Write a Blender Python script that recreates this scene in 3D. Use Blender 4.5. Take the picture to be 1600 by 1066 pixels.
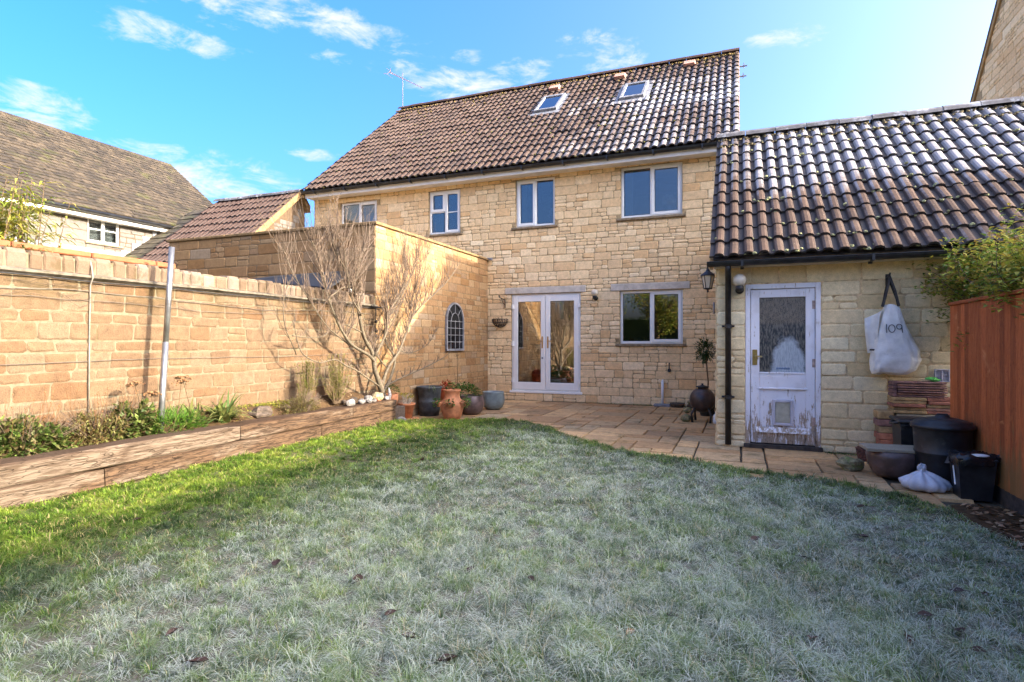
import bpy, bmesh, math, random
import numpy as np
from mathutils import Vector, Matrix, Euler, noise as mnoise

SC = bpy.context.scene
COL = SC.collection
for o in list(bpy.data.objects): bpy.data.objects.remove(o)

# ------------------------------------------------------------------ camera, world, sun, exposure
YAW = math.radians(21.47)
CAM_H = 1.3
cam_d = bpy.data.cameras.new('camera'); cam = bpy.data.objects.new('camera', cam_d); COL.objects.link(cam)
cam.location = (0, 0, CAM_H)
cam.rotation_euler = (math.radians(90), 0, YAW)
cam_d.sensor_width = 36.0; cam_d.lens = 36.0*900/1600
cam_d.shift_y = 2.0/1600
cam_d.clip_start = 0.05; cam_d.clip_end = 2000
SC.camera = cam
SC.render.resolution_x, SC.render.resolution_y = 1024, 682

SUN_E, SUN_B = math.radians(22.0), math.radians(1.5)
sdir = Vector((math.cos(SUN_E)*math.cos(SUN_B), math.cos(SUN_E)*math.sin(SUN_B), math.sin(SUN_E)))
sun_d = bpy.data.lights.new('sun', 'SUN'); sun_d.energy = 2.0; sun_d.angle = math.radians(0.5); sun_d.color = (1.0, 0.88, 0.70)
sun = bpy.data.objects.new('sun', sun_d); COL.objects.link(sun)
sun.rotation_euler = sdir.to_track_quat('Z', 'Y').to_euler(); sun.location = (20, 0, 20)

SC.view_settings.view_transform = 'Standard'; SC.view_settings.look = 'None'
SC.view_settings.exposure = 2.87; SC.view_settings.gamma = 1.0
try: SC.view_settings.use_curve_mapping = False
except Exception: pass
SC.render.engine = 'CYCLES'
SC.cycles.max_bounces = 8; SC.cycles.transparent_max_bounces = 12

W = bpy.data.worlds.new('World'); SC.world = W; W.use_nodes = True

class NT:
    """small node tree helper"""
    def __init__(s, nt): s.nt = nt; s.n = nt.nodes; s.l = nt.links
    def new(s, t, **kw):
        nd = s.n.new(t)
        for k, v in kw.items(): setattr(nd, k, v)
        return nd
    def put(s, sock, v):
        if isinstance(v, bpy.types.NodeSocket): s.l.new(v, sock)
        elif v is not None:
            if isinstance(v, (tuple, list)) and len(v) == 3 and sock.type == 'RGBA': v = (*v, 1)
            sock.default_value = v
    def math(s, op, a, b=None, c=None, clamp=False):
        nd = s.new('ShaderNodeMath', operation=op); nd.use_clamp = clamp
        s.put(nd.inputs[0], a)
        if b is not None: s.put(nd.inputs[1], b)
        if c is not None: s.put(nd.inputs[2], c)
        return nd.outputs[0]
    def vmath(s, op, a, b=None):
        nd = s.new('ShaderNodeVectorMath', operation=op); s.put(nd.inputs[0], a)
        if b is not None: s.put(nd.inputs[1], b)
        return nd.outputs['Value'] if op in ('DOT_PRODUCT', 'LENGTH') else nd.outputs[0]
    def maprange(s, v, a, b, c=0.0, d=1.0, smooth=True):
        nd = s.new('ShaderNodeMapRange'); nd.interpolation_type = 'SMOOTHSTEP' if smooth else 'LINEAR'
        s.put(nd.inputs[0], v)
        for i, x in enumerate((a, b, c, d)): s.put(nd.inputs[i+1], x)
        return nd.outputs[0]
    def mix(s, f, a, b, blend='MIX'):
        nd = s.new('ShaderNodeMix', data_type='RGBA', blend_type=blend); nd.clamp_factor = True
        s.put(nd.inputs[0], f); s.put(nd.inputs[6], a); s.put(nd.inputs[7], b)
        return nd.outputs[2]
    def noise(s, vec, scale, detail=4.0, rough=0.55, dist=0.0, out='Fac'):
        nd = s.new('ShaderNodeTexNoise'); s.put(nd.inputs['Vector'], vec)
        nd.inputs['Scale'].default_value = scale; nd.inputs['Detail'].default_value = detail
        nd.inputs['Roughness'].default_value = rough; nd.inputs['Distortion'].default_value = dist
        return nd.outputs[out]
    def ramp(s, f, stops, interp='LINEAR'):
        nd = s.new('ShaderNodeValToRGB'); r = nd.color_ramp; r.interpolation = interp
        while len(r.elements) < len(stops): r.elements.new(0.5)
        for e, (p, c) in zip(r.elements, stops): e.position = p; e.color = (*c, 1) if len(c) == 3 else c
        s.put(nd.inputs[0], f); return nd.outputs[0]
    def scalevec(s, v, sc):
        nd = s.new('ShaderNodeVectorMath', operation='MULTIPLY'); s.put(nd.inputs[0], v); nd.inputs[1].default_value = sc
        return nd.outputs[0]

def build_world():
    t = NT(W.node_tree); t.n.clear()
    out = t.new('ShaderNodeOutputWorld'); bg = t.new('ShaderNodeBackground'); t.l.new(bg.outputs[0], out.inputs[0])
    sky = t.new('ShaderNodeTexSky', sky_type='NISHITA'); sky.sun_disc = False
    sky.sun_elevation = SUN_E; sky.sun_rotation = math.radians(90) - SUN_B
    sky.altitude = 100; sky.air_density = 0.6; sky.dust_density = 9.2; sky.ozone_density = 3.2
    hs = t.new('ShaderNodeHueSaturation'); hs.inputs['Hue'].default_value = 0.506; hs.inputs['Saturation'].default_value = 1.38; t.l.new(sky.outputs[0], hs.inputs['Color'])
    tc = t.new('ShaderNodeTexCoord'); d = tc.outputs['Generated']
    # broken fair-weather cloud: patches placed within the view by direction, broken up with noise
    F = Vector((-math.sin(YAW), math.cos(YAW), 0)); R = Vector((math.cos(YAW), math.sin(YAW), 0)); U = Vector((0, 0, 1))
    def dirpx(px, py): return (F + R*((px-800)/900) - U*((py-535)/900)).normalized()
    patches = [(350, -5, 330, 32, 1.0), (255, 55, 120, 26, .85), (335, 35, 60, 16, .6), (35, 165, 95, 38, 1.0), (230, 250, 95, 34, 1.0), (330, 280, 150, 42, 1.0),
               (495, 243, 42, 12, 1.0), (600, 62, 80, 20, .7), (735, 90, 32, 14, .85), (720, 135, 90, 26, 1.0), (830, 108, 70, 26, .65),
               (930, 75, 80, 26, 1.0), (945, 97, 80, 18, .8), (1235, 57, 72, 18, .95), (520, 90, 40, 12, .5), (625, 110, 60, 16, .55), (660, 15, 50, 10, .4)]
    msk = None
    extra = []
    for p in patches:
        v = dirpx(p[0], p[1]); k = (F.dot(v))**1.0
        extra.append((v, p[2]/900*k, p[3]/900*k, p[4]))
    for v, a, b, amp in extra:
        r = v.cross(U).normalized(); u = r.cross(v).normalized()
        x = t.math('DIVIDE', t.vmath('DOT_PRODUCT', d, tuple(r)), a)
        y = t.math('DIVIDE', t.vmath('DOT_PRODUCT', d, tuple(u)), b)
        q = t.math('ADD', t.math('MULTIPLY', x, x), t.math('MULTIPLY', y, y))
        front = t.math('GREATER_THAN', t.vmath('DOT_PRODUCT', d, tuple(v)), 0.2)
        e = t.math('MULTIPLY', t.maprange(q, 0.0, 1.7, amp, 0.0), front)
        msk = e if msk is None else t.math('MAXIMUM', msk, e)
    st = t.scalevec(d, (1.0, 1.0, 2.6))
    n1 = t.noise(st, 11.0, 10.0, 0.66, 0.5); n2 = t.noise(st, 28.0, 6.0, 0.6)
    nn = t.math('ADD', t.math('MULTIPLY', n1, 0.75), t.math('MULTIPLY', n2, 0.25))
    c = t.math('ADD', msk, t.math('MULTIPLY', t.math('SUBTRACT', nn, 0.5), 4.6))
    cov = t.math('MULTIPLY', t.maprange(c, 0.45, 1.55, 0.0, 0.9), t.maprange(msk, 0.0, 0.35, 0.0, 1.0))
    # denser cloud added outside the view to brighten the shaded walls
    b1 = t.noise(t.scalevec(d, (1.0, 1.0, 2.2)), 2.3, 8.0, 0.58, 0.3); side = t.maprange(t.vmath('DOT_PRODUCT', d, tuple(F)), .62, .35, 0.0, 1.0)
    up_ = t.maprange(t.vmath('DOT_PRODUCT', d, (0, 0, 1)), .03, .12, 0.0, 1.0)
    cov = t.math('MAXIMUM', cov, t.math('MULTIPLY', t.math('MULTIPLY', t.maprange(b1, .50, .63, 0.0, .9), side), up_))
    col = t.mix(t.noise(st, 12.0, 4.0), (.92, .96, 1.0), (1.12, 1.12, 1.11))
    t.put(bg.inputs['Color'], t.mix(cov, hs.outputs[0], col)); bg.inputs['Strength'].default_value = 0.15
build_world()

# ------------------------------------------------------------------ object helpers
WL = {}      # world location of every object that may be a parent
def T(name, label=None, cat=None, loc=(0, 0, 0), group=None, kind=None):
    o = bpy.data.objects.new(name, None); COL.objects.link(o); o.location = loc; WL[o] = Vector(loc)
    o.empty_display_size = 0.1
    tag(o, label, cat, group, kind); return o
def tag(o, label=None, cat=None, group=None, kind=None):
    if label: o['label'] = label
    if cat: o['category'] = cat
    if group: o['group'] = group
    if kind: o['kind'] = kind
    return o
def adopt(o, parent, loc):
    if parent is not None:
        o.parent = parent; o.location = Vector(loc) - WL[parent]
    else: o.location = loc
    WL[o] = Vector(loc); return o

class MB:
    """collects geometry in world coordinates and links it as one mesh object"""
    def __init__(s): s.v = []; s.f = []; s.a = []; s.tint = 0.5
    def add(s, vs, fs, tint=None):
        b = len(s.v); s.v.extend(tuple(x) for x in vs); s.f.extend(tuple(i+b for i in f) for f in fs)
        s.a.extend([s.tint if tint is None else tint]*len(vs)); return s
    def box(s, x0, x1, y0, y1, z0, z1, tint=None, M=None):
        vs = [Vector((x, y, z)) for z in (z0, z1) for y in (y0, y1) for x in (x0, x1)]
        if M is not None: vs = [M @ v for v in vs]
        return s.add(vs, [(0, 2, 3, 1), (4, 5, 7, 6), (0, 1, 5, 4), (2, 6, 7, 3), (0, 4, 6, 2), (1, 3, 7, 5)], tint)
    def bbox(s, x0, x1, y0, y1, z0, z1, b=0.006, tint=None, M=None):
        """box with chamfered edges"""
        b = min(b, (x1-x0)*.45, (y1-y0)*.45, (z1-z0)*.45)
        X, Y, Z = (x0, x1), (y0, y1), (z0, z1); vs = []; idx = {}
        for i in (0, 1):
            for j in (0, 1):
                for k in (0, 1):
                    for ax in range(3):
                        p = [X[i], Y[j], Z[k]]; sg = [1-2*i, 1-2*j, 1-2*k]
                        for q in range(3):
                            if q != ax: p[q] += sg[q]*b
                        idx[i, j, k, ax] = len(vs); vs.append(Vector(p))
        fs = []
        for ax in range(3):
            o1, o2 = (ax+1) % 3, (ax+2) % 3
            for e in (0, 1):
                q = []
                for (m, n) in ((0, 0), (1, 0), (1, 1), (0, 1)):
                    c = [0, 0, 0]; c[ax] = e; c[o1] = m; c[o2] = n; q.append(idx[c[0], c[1], c[2], ax])
                fs.append(q if e else q[::-1])
        for ax in range(3):
            o1, o2 = (ax+1) % 3, (ax+2) % 3
            for m in (0, 1):
                for n in (0, 1):
                    def cc(e, face):
                        c = [0, 0, 0]; c[ax] = e; c[o1] = m; c[o2] = n; return idx[c[0], c[1], c[2], face]
                    q = [cc(0, o1), cc(1, o1), cc(1, o2), cc(0, o2)]
                    fs.append(q if (m ^ n) else q[::-1])
        for i in (0, 1):
            for j in (0, 1):
                for k in (0, 1):
                    q = [idx[i, j, k, a] for a in range(3)]
                    fs.append(q if (i ^ j ^ k) else q[::-1])
        if M is not None: vs = [M @ v for v in vs]
        return s.add(vs, fs, tint)
    def tube(s, pts, rad, n=8, cap=True, tint=None):
        pts = [Vector(p) for p in pts]; m = len(pts)
        if not hasattr(rad, '__len__'): rad = [rad]*m
        vs = []; fs = []; ref = None
        for i, p in enumerate(pts):
            t = (pts[min(i+1, m-1)] - pts[max(i-1, 0)])
            t = t.normalized() if t.length > 1e-9 else Vector((0, 0, 1))
            if ref is None: ref = Vector((1, 0, 0)) if abs(t.x) < .8 else Vector((0, 1, 0))
            a = (ref - t*ref.dot(t)); a = a.normalized() if a.length > 1e-6 else t.orthogonal().normalized(); ref = a
            b = t.cross(a)
            for k in range(n):
                th = 2*math.pi*k/n; vs.append(p + (a*math.cos(th) + b*math.sin(th))*rad[i])
        for i in range(m-1):
            for k in range(n):
                fs.append((i*n+k, i*n+(k+1) % n, (i+1)*n+(k+1) % n, (i+1)*n+k))
        if cap: fs.append(tuple(range(n))[::-1]); fs.append(tuple((m-1)*n+k for k in range(n)))
        return s.add(vs, fs, tint)
    def lathe(s, c, prof, n=24, sx=1.0, sy=1.0, tint=None, wob=0.0):
        """prof: (radius, z) from bottom to top, closed at an end when its radius is 0"""
        vs = []; fs = []; m = len(prof)
        for i, (r, z) in enumerate(prof):
            for k in range(n):
                th = 2*math.pi*k/n; w = 1+wob*math.sin(3*th+z*20)
                vs.append((c[0]+r*sx*w*math.cos(th), c[1]+r*sy*w*math.sin(th), c[2]+z))
        for i in range(m-1):
            for k in range(n): fs.append((i*n+k, i*n+(k+1) % n, (i+1)*n+(k+1) % n, (i+1)*n+k))
        if prof[0][0] > 0: fs.append(tuple(range(n))[::-1])
        if prof[-1][0] > 0: fs.append(tuple((m-1)*n+k for k in range(n)))
        return s.add(vs, fs, tint)
    def blob(s, c, r, seed=0, n=10, m=7, amp=0.22, flat=1.0, tint=None, freq=1.3):
        """rough stone: a sphere pushed about by noise"""
        rx, ry, rz = r if hasattr(r, '__len__') else (r, r, r); vs = []; fs = []
        for i in range(m+1):
            ph = math.pi*i/m
            for k in range(n):
                th = 2*math.pi*k/n
                d = Vector((math.sin(ph)*math.cos(th), math.sin(ph)*math.sin(th), math.cos(ph)))
                q = 1 + amp*mnoise.noise(d*freq + Vector((seed*7.13, seed*3.7, seed*1.9)))*1.6
                vs.append((c[0]+d.x*rx*q, c[1]+d.y*ry*q, c[2]+d.z*rz*q*flat))
        for i in range(m):
            for k in range(n): fs.append((i*n+k, (i+1)*n+k, (i+1)*n+(k+1) % n, i*n+(k+1) % n))
        return s.add(vs, fs, tint)
    def build(s, name, mat, parent=None, org=None, smooth=False, label=None, cat=None, group=None, kind=None):
        if org is None: org = WL[parent] if parent is not None else Vector((0, 0, 0))
        org = Vector(org)
        me = bpy.data.meshes.new(name)
        A = np.array(s.v, dtype=np.float64).reshape(-1, 3) - np.array(org)
        me.from_pydata(A.tolist(), [], s.f)
        at = me.attributes.new('tint', 'FLOAT', 'POINT'); at.data.foreach_set('value', np.array(s.a, dtype=np.float32))
        if mat is not None: me.materials.append(mat)
        if smooth: me.polygons.foreach_set('use_smooth', np.ones(len(me.polygons), dtype=bool))
        me.update()
        o = bpy.data.objects.new(name, me); COL.objects.link(o)
        adopt(o, parent, org); tag(o, label, cat, group, kind)
        return o

def mesh_np(name, V, Fidx, loops_per, mat, attrs=None, parent=None, smooth=False):
    """fast mesh from numpy: V (n,3), Fidx (m,loops_per)"""
    me = bpy.data.meshes.new(name); V = np.asarray(V, dtype=np.float32)
    if parent is not None: V = V - np.array(WL[parent], dtype=np.float32)
    me.vertices.add(len(V)); me.vertices.foreach_set('co', V.ravel())
    m = len(Fidx); me.loops.add(m*loops_per); me.loops.foreach_set('vertex_index', np.asarray(Fidx, dtype=np.int32).ravel())
    me.polygons.add(m); me.polygons.foreach_set('loop_start', np.arange(0, m*loops_per, loops_per, dtype=np.int32))
    me.polygons.foreach_set('loop_total', np.full(m, loops_per, dtype=np.int32))
    if smooth: me.polygons.foreach_set('use_smooth', np.ones(m, dtype=bool))
    for k, a in (attrs or {}).items():
        at = me.attributes.new(k, 'FLOAT', 'POINT'); at.data.foreach_set('value', np.asarray(a, dtype=np.float32))
    me.materials.append(mat); me.update(); me.validate()
    o = bpy.data.objects.new(name, me); COL.objects.link(o)
    if parent is not None: o.parent = parent; WL[o] = WL[parent].copy()
    else: WL[o] = Vector((0, 0, 0))
    return o

# ------------------------------------------------------------------ materials
def newmat(name):
    m = bpy.data.materials.new(name); m.use_nodes = True; t = NT(m.node_tree); t.n.clear()
    out = t.new('ShaderNodeOutputMaterial'); b = t.new('ShaderNodeBsdfPrincipled'); t.l.new(b.outputs[0], out.inputs[0])
    t.b = b; t.out = out; t.pos = t.new('ShaderNodeNewGeometry').outputs['Position']
    return m, t
def attr(t, n='tint'):
    a = t.new('ShaderNodeAttribute'); a.attribute_name = n; return a.outputs['Fac']
def bump(t, h, strength=0.4, dist=0.01):
    b = t.new('ShaderNodeBump'); b.inputs['Strength'].default_value = strength; b.inputs['Distance'].default_value = dist
    t.put(b.inputs['Height'], h); t.l.new(b.outputs[0], t.b.inputs['Normal'])
def simple(name, col, rough=0.6, var=0.12, scale=12.0, bmp=0.0, metal=0.0, spec=0.5, col2=None, stain=None, tintamp=0.0):
    m, t = newmat(name)
    n = t.noise(t.pos, scale, 5.0, 0.6)
    c2 = col2 or tuple(max(0, c*(1-var*2)) for c in col); c1 = tuple(min(1, c*(1+var)) for c in col) if col2 is None else col
    c = t.mix(t.maprange(n, 0.3, 0.7), c1, c2)
    if stain:
        sn = t.noise(t.pos, stain[1], 6.0, 0.65); c = t.mix(t.maprange(sn, stain[2], stain[2]+0.15), c, stain[0])
    if tintamp:
        f = t.maprange(attr(t), 0, 1, 1-tintamp, 1+tintamp, smooth=False)
        v = t.new('ShaderNodeCombineXYZ')
        for i in range(3): t.put(v.inputs[i], f)
        c = t.mix(1.0, c, v.outputs[0], 'MULTIPLY')
    t.put(t.b.inputs['Base Color'], c); t.b.inputs['Roughness'].default_value = rough; t.b.inputs['Metallic'].default_value = metal
    t.b.inputs['Specular IOR Level'].default_value = spec
    if bmp: bump(t, t.noise(t.pos, scale*6, 5.0, 0.65), bmp, 0.004)
    return m
def stone_mat(name, pal, contrast=1.0, dirt=(0.12, 0.09, 0.05), dirt_lo=0.62, grain=90.0, bmp=0.55, stainscale=1.6, zs=None):
    m, t = newmat(name)
    base = t.ramp(attr(t), [(i/(len(pal)-1), c) for i, c in enumerate(pal)])
    n1 = t.noise(t.pos, 14.0, 6.0, 0.65); n2 = t.noise(t.pos, grain, 4.0, 0.7)
    f = t.math('ADD', t.maprange(n1, 0.25, 0.75, 1-.20*contrast, 1+.20*contrast, smooth=False), t.maprange(n2, 0.3, 0.7, -0.16*contrast, 0.16*contrast, smooth=False))
    v = t.new('ShaderNodeCombineXYZ')
    for i in range(3): t.put(v.inputs[i], f)
    c = t.mix(1.0, base, v.outputs[0], 'MULTIPLY')
    st = t.noise(t.pos, stainscale, 7.0, 0.7)
    c = t.mix(t.maprange(st, dirt_lo, dirt_lo+0.13, 0.0, 0.6), c, dirt)
    if zs:       # algae below the coping
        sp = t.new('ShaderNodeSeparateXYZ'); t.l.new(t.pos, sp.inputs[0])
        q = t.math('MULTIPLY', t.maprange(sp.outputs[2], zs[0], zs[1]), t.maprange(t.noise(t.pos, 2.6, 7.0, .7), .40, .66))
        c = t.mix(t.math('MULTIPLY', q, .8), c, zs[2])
    # pores and small pits in the face
    pit = t.noise(t.pos, 45.0, 3.0, 0.5)
    c = t.mix(t.maprange(pit, 0.66, 0.74, 0.0, 0.40), c, tuple(x*0.8 for x in dirt))
    t.put(t.b.inputs['Base Color'], c); t.b.inputs['Roughness'].default_value = 0.92; t.b.inputs['Specular IOR Level'].default_value = 0.2
    h = t.math('ADD', t.math('MULTIPLY', n1, 0.6), t.math('MULTIPLY', n2, 0.5))
    bump(t, h, bmp, 0.012)
    return m

M = {}
M['facade'] = stone_mat('facade_limestone', [(.692, .481, .256), (.803, .585, .320), (.748, .527, .282), (.858, .654, .383), (.819, .606, .337), (.692, .438, .206), (.873, .691, .419)], dirt=(.276, .195, .094), dirt_lo=.64)
M['facade_mortar'] = simple('facade_mortar', (.437, .318, .171), .95, .2, 25, .5, spec=.1, stain=((.243, .168, .082), 5, .56))
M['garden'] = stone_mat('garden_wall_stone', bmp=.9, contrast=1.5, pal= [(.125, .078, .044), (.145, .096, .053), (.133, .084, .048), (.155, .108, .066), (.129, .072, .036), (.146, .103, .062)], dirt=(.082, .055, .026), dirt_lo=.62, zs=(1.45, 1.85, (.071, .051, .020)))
M['garden_mortar'] = simple('garden_wall_mortar', (.168, .141, .090), .95, .12, 20, .5, spec=.1, stain=((.109, .077, .037), 3, .56))
M['outh'] = stone_mat('outhouse_stone', [(.279, .158, .072), (.320, .194, .093), (.298, .177, .079), (.350, .235, .124), (.279, .152, .060), (.234, .129, .057), (.329, .244, .154)], dirt=(.116, .074, .036), dirt_lo=.60, stainscale=1.1)
M['outh_mortar'] = simple('outhouse_mortar', (.239, .167, .094), .95, .15, 18, .5, spec=.1, stain=((.114, .072, .035), 2, .58))
M['shedst'] = stone_mat('shed_limestone', [(.66, .50, .27), (.77, .61, .355), (.71, .555, .31), (.80, .665, .41), (.62, .45, .225), (.76, .60, .36)], dirt=(.32, .23, .11), dirt_lo=.66)
M['shed_mortar'] = simple('shed_mortar', (.705, .504, .279), .95, .18, 22, .5, spec=.1, stain=((.273, .184, .079), 4, .55))
M['pale'] = stone_mat('pale_painted_stone', [(.122, .108, .094), (.136, .125, .111), (.128, .114, .099), (.144, .133, .120)], dirt=(.125, .099, .070), dirt_lo=.68)
M['pale_mortar'] = simple('pale_mortar', (.112, .078, .049), .95, .1, 20, .4, spec=.1)
M['cope'] = stone_mat('coping_stone', [(.124, .081, .047), (.159, .112, .077), (.135, .091, .057), (.184, .141, .110), (.110, .069, .038)], dirt=(.069, .050, .020), dirt_lo=.52, stainscale=6)
M['lintel'] = simple('lintel_stone', (.575, .512, .416), .9, .1, 9, .4, spec=.2, stain=((.350, .288, .202), 4, .6))
M['sill'] = simple('sill_stone', (.26, .20, .125), .9, .2, 12, .4, spec=.2)
M['upvc'] = simple('white_upvc', (.800, .788, .738), .28, .02, 3, 0)
M['fascia'] = simple('fascia_paint', (.78, .75, .70), .45, .05, 4, 0, stain=((.60, .54, .45), 3, .66))
M['black_plastic'] = simple('black_gutter_plastic', (.018, .018, .019), .38, .3, 10, .05)
M['iron'] = simple('black_iron', (.02, .019, .018), .55, .3, 30, .2)
M['lead'] = simple('lead_flashing', (.22, .22, .23), .6, .2, 8, .2)
M['brass'] = simple('brass', (.55, .36, .12), .3, .1, 20, 0, metal=1.0)
M['steel'] = simple('galvanised_steel', (.350, .350, .350), .42, .15, 8, .05, metal=.85)
M['wire'] = simple('wire', (.14, .11, .08), .6, .2, 20)
M['whiteplastic'] = simple('white_plastic', (.72, .71, .68), .4, .06, 6)
M['room'] = simple('room_plaster', (.62, .57, .50), .9, .1, 2)
M['curtain'] = simple('white_curtain', (.74, .73, .71), .9, .04, 6)
M['soil'] = simple('bed_soil', (.049, .030, .016), .95, .35, 18, .8, col2=(.099, .060, .029), spec=.1)
M['terracotta'] = simple('terracotta', (.473, .189, .081), .8, .15, 14, .2, stain=((.520, .312, .189), 6, .62))
M['redglaze'] = simple('red_glazed_clay', (.42, .09, .03), .45, .2, 10, .1)
M['purpleglaze'] = simple('purple_brown_glaze', (.13, .085, .075), .4, .25, 7, .15, stain=((.22, .14, .10), 4, .58))
M['blueglaze'] = simple('grey_blue_glaze', (.19, .23, .22), .4, .15, 8, .15, stain=((.30, .31, .27), 5, .62))
M['darkpot'] = simple('dark_slate_pot', (.045, .05, .052), .55, .3, 10, .2, stain=((.10, .10, .09), 6, .6))
M['limestone_white'] = simple('white_pebble', (.181, .165, .146), .8, .3, 20, .5, tintamp=.35)
M['rock'] = simple('brown_rock', (.088, .063, .044), .9, .25, 20, .6, tintamp=.3)
M['cable'] = simple('dirty_cable', (.26, .22, .17), .7, .2, 20)
M['mossrock'] = simple('mossy_rock', (.22, .19, .10), .95, .3, 22, .8, stain=((.12, .16, .04), 9, .5))
M['driftwood'] = simple('bleached_driftwood', (.465, .420, .360), .85, .2, 40, .6)
M['bark'] = simple('fig_bark', (.126, .098, .060), .85, .2, 30, .5, stain=((.069, .050, .029), 12, .55))
M['twig'] = simple('fig_twig', (.135, .091, .058), .8, .25, 20, 0)
M['sleeper'] = None
def leafmat(name, cols, rough=.55, trans=0.35):
    m, t = newmat(name)
    c = t.ramp(attr(t), [(i/max(1, len(cols)-1), q) for i, q in enumerate(cols)])
    t.put(t.b.inputs['Base Color'], c); t.b.inputs['Roughness'].default_value = rough; t.b.inputs['Specular IOR Level'].default_value = .3
    if trans:
        tr = t.new('ShaderNodeBsdfTranslucent'); t.put(tr.inputs[0], c); mx = t.new('ShaderNodeMixShader'); mx.inputs[0].default_value = trans
        t.l.new(t.b.outputs[0], mx.inputs[1]); t.l.new(tr.outputs[0], mx.inputs[2]); t.l.new(mx.outputs[0], t.out.inputs[0])
    return m
def wood_mat(name, c1, c2, dark, axis='Y', rough=.85, knots=True, blot=None, algae=None):
    m, t = newmat(name)
    sc = {'X': (.6, 9, 9), 'Y': (9, .6, 9), 'Z': (9, 9, .6)}[axis]
    p = t.scalevec(t.pos, sc)
    n = t.noise(p, 6.0, 6.0, 0.6, 0.6); n2 = t.noise(t.scalevec(p, (3, 3, 3)), 9.0, 3.0, 0.6)
    c = t.mix(t.maprange(n, .3, .7), c1, c2)
    c = t.mix(t.maprange(n2, .54, .70, 0, .8), c, dark)
    ck = t.noise(t.scalevec(p, (1.6, 1.3, 1.6)), 4.0, 2.0, .5, 1.2); c = t.mix(t.maprange(t.math('ABSOLUTE', t.math('SUBTRACT', ck, .5)), .0, .012, .85, 0), c, dark)
    f = t.maprange(attr(t), 0, 1, .62, 1.25, smooth=False); v = t.new('ShaderNodeCombineXYZ')
    for i in range(3): t.put(v.inputs[i], f)
    c = t.mix(1.0, c, v.outputs[0], 'MULTIPLY')
    if blot:
        b = t.noise(t.pos, blot[1], 5.0, .6, .5); c = t.mix(t.maprange(b, blot[2], blot[2]+.14, 0, .85), c, blot[0])
    if algae:
        sp = t.new('ShaderNodeSeparateXYZ'); t.l.new(t.pos, sp.inputs[0]); q = t.math('ADD', t.maprange(sp.outputs[2], .9, .1, -.1, .3), t.noise(t.scalevec(t.pos, (6, 6, 1)), 2.2, 6.0, .65))
        c = t.mix(t.maprange(q, .56, .8, 0, .7), c, algae)
    t.put(t.b.inputs['Base Color'], c); t.b.inputs['Roughness'].default_value = rough; t.b.inputs['Specular IOR Level'].default_value = .25
    bump(t, t.math('ADD', n, t.math('MULTIPLY', n2, .6)), .5, .006)
    return m
def sleeper_mat():
    m, t = newmat('weathered_sleeper_timber'); p = t.scalevec(t.pos, (1.0, .07, 1.0))
    n = t.noise(p, 55.0, 5.0, .6, .5); n2 = t.noise(p, 150.0, 3.0, .6); big = t.noise(t.scalevec(t.pos, (1.0, .45, 1.6)), 3.2, 6.0, .65, .4)
    g = t.math('ADD', t.math('MULTIPLY', n, .62), t.math('MULTIPLY', n2, .38))
    pale = t.mix(t.maprange(g, .42, .56), (.080, .054, .035), (.165, .124, .088)); dark = t.mix(t.maprange(g, .40, .58), (.036, .022, .014), (.115, .070, .040))
    w = t.math('ADD', t.maprange(attr(t), .3, 1.0, -.22, .16, smooth=False), big); c = t.mix(t.maprange(w, .44, .60), dark, pale)
    sp = t.new('ShaderNodeSeparateXYZ'); gg = t.new('ShaderNodeNewGeometry'); t.l.new(gg.outputs['True Normal'], sp.inputs[0]); c = t.mix(t.maprange(sp.outputs[2], .5, .8, 0, .75), c, (.05, .028, .016))   # top faces painted darker, standing in for grazing light
    ck = t.noise(t.scalevec(t.pos, (1.0, .12, 1.0)), 26.0, 2.0, .5, .8); crack = t.maprange(t.math('ABSOLUTE', t.math('SUBTRACT', ck, .5)), 0, .014, 1, 0); c = t.mix(t.math('MULTIPLY', crack, .5), c, (.02, .013, .008))
    t.put(t.b.inputs['Base Color'], c); t.b.inputs['Roughness'].default_value = .9; t.b.inputs['Specular IOR Level'].default_value = .15
    bump(t, t.math('SUBTRACT', g, crack), .9, .008); return m
M['sleeper'] = sleeper_mat()
M['fence'] = wood_mat('stained_fence_board', (.487, .137, .041), (.360, .088, .024), (.158, .038, .012), 'Z', rough=.75, algae=(.163, .111, .041), blot=((.574, .221, .080), 4.0, .60))
M['board'] = wood_mat('weathered_board', (.36, .31, .23), (.27, .23, .16), (.13, .11, .08), 'X')
M['barge'] = wood_mat('barge_board', (.50, .33, .15), (.42, .26, .11), (.25, .15, .07), 'Y')
def glass_mat(name, refl=.22, tint=(.55, .58, .58)):
    m, t = newmat(name); t.n.remove(t.b)
    tr = t.new('ShaderNodeBsdfTransparent'); tr.inputs[0].default_value = (*tint, 1)
    gl = t.new('ShaderNodeBsdfGlossy'); gl.inputs['Roughness'].default_value = .005; gl.inputs[0].default_value = (.86, .84, .80, 1)
    lw = t.new('ShaderNodeLayerWeight'); lw.inputs[0].default_value = .35
    f = t.math('ADD', t.math('MULTIPLY', lw.outputs['Fresnel'], .9), refl, clamp=True)
    mx = t.new('ShaderNodeMixShader'); t.put(mx.inputs[0], f)
    t.l.new(tr.outputs[0], mx.inputs[1]); t.l.new(gl.outputs[0], mx.inputs[2]); t.l.new(mx.outputs[0], t.out.inputs[0])
    return m
M['glass'] = glass_mat('window_glass', .10); M['kglass'] = glass_mat('kitchen_glass', .16)
M['doorglass'] = glass_mat('door_glass', .30)
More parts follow.
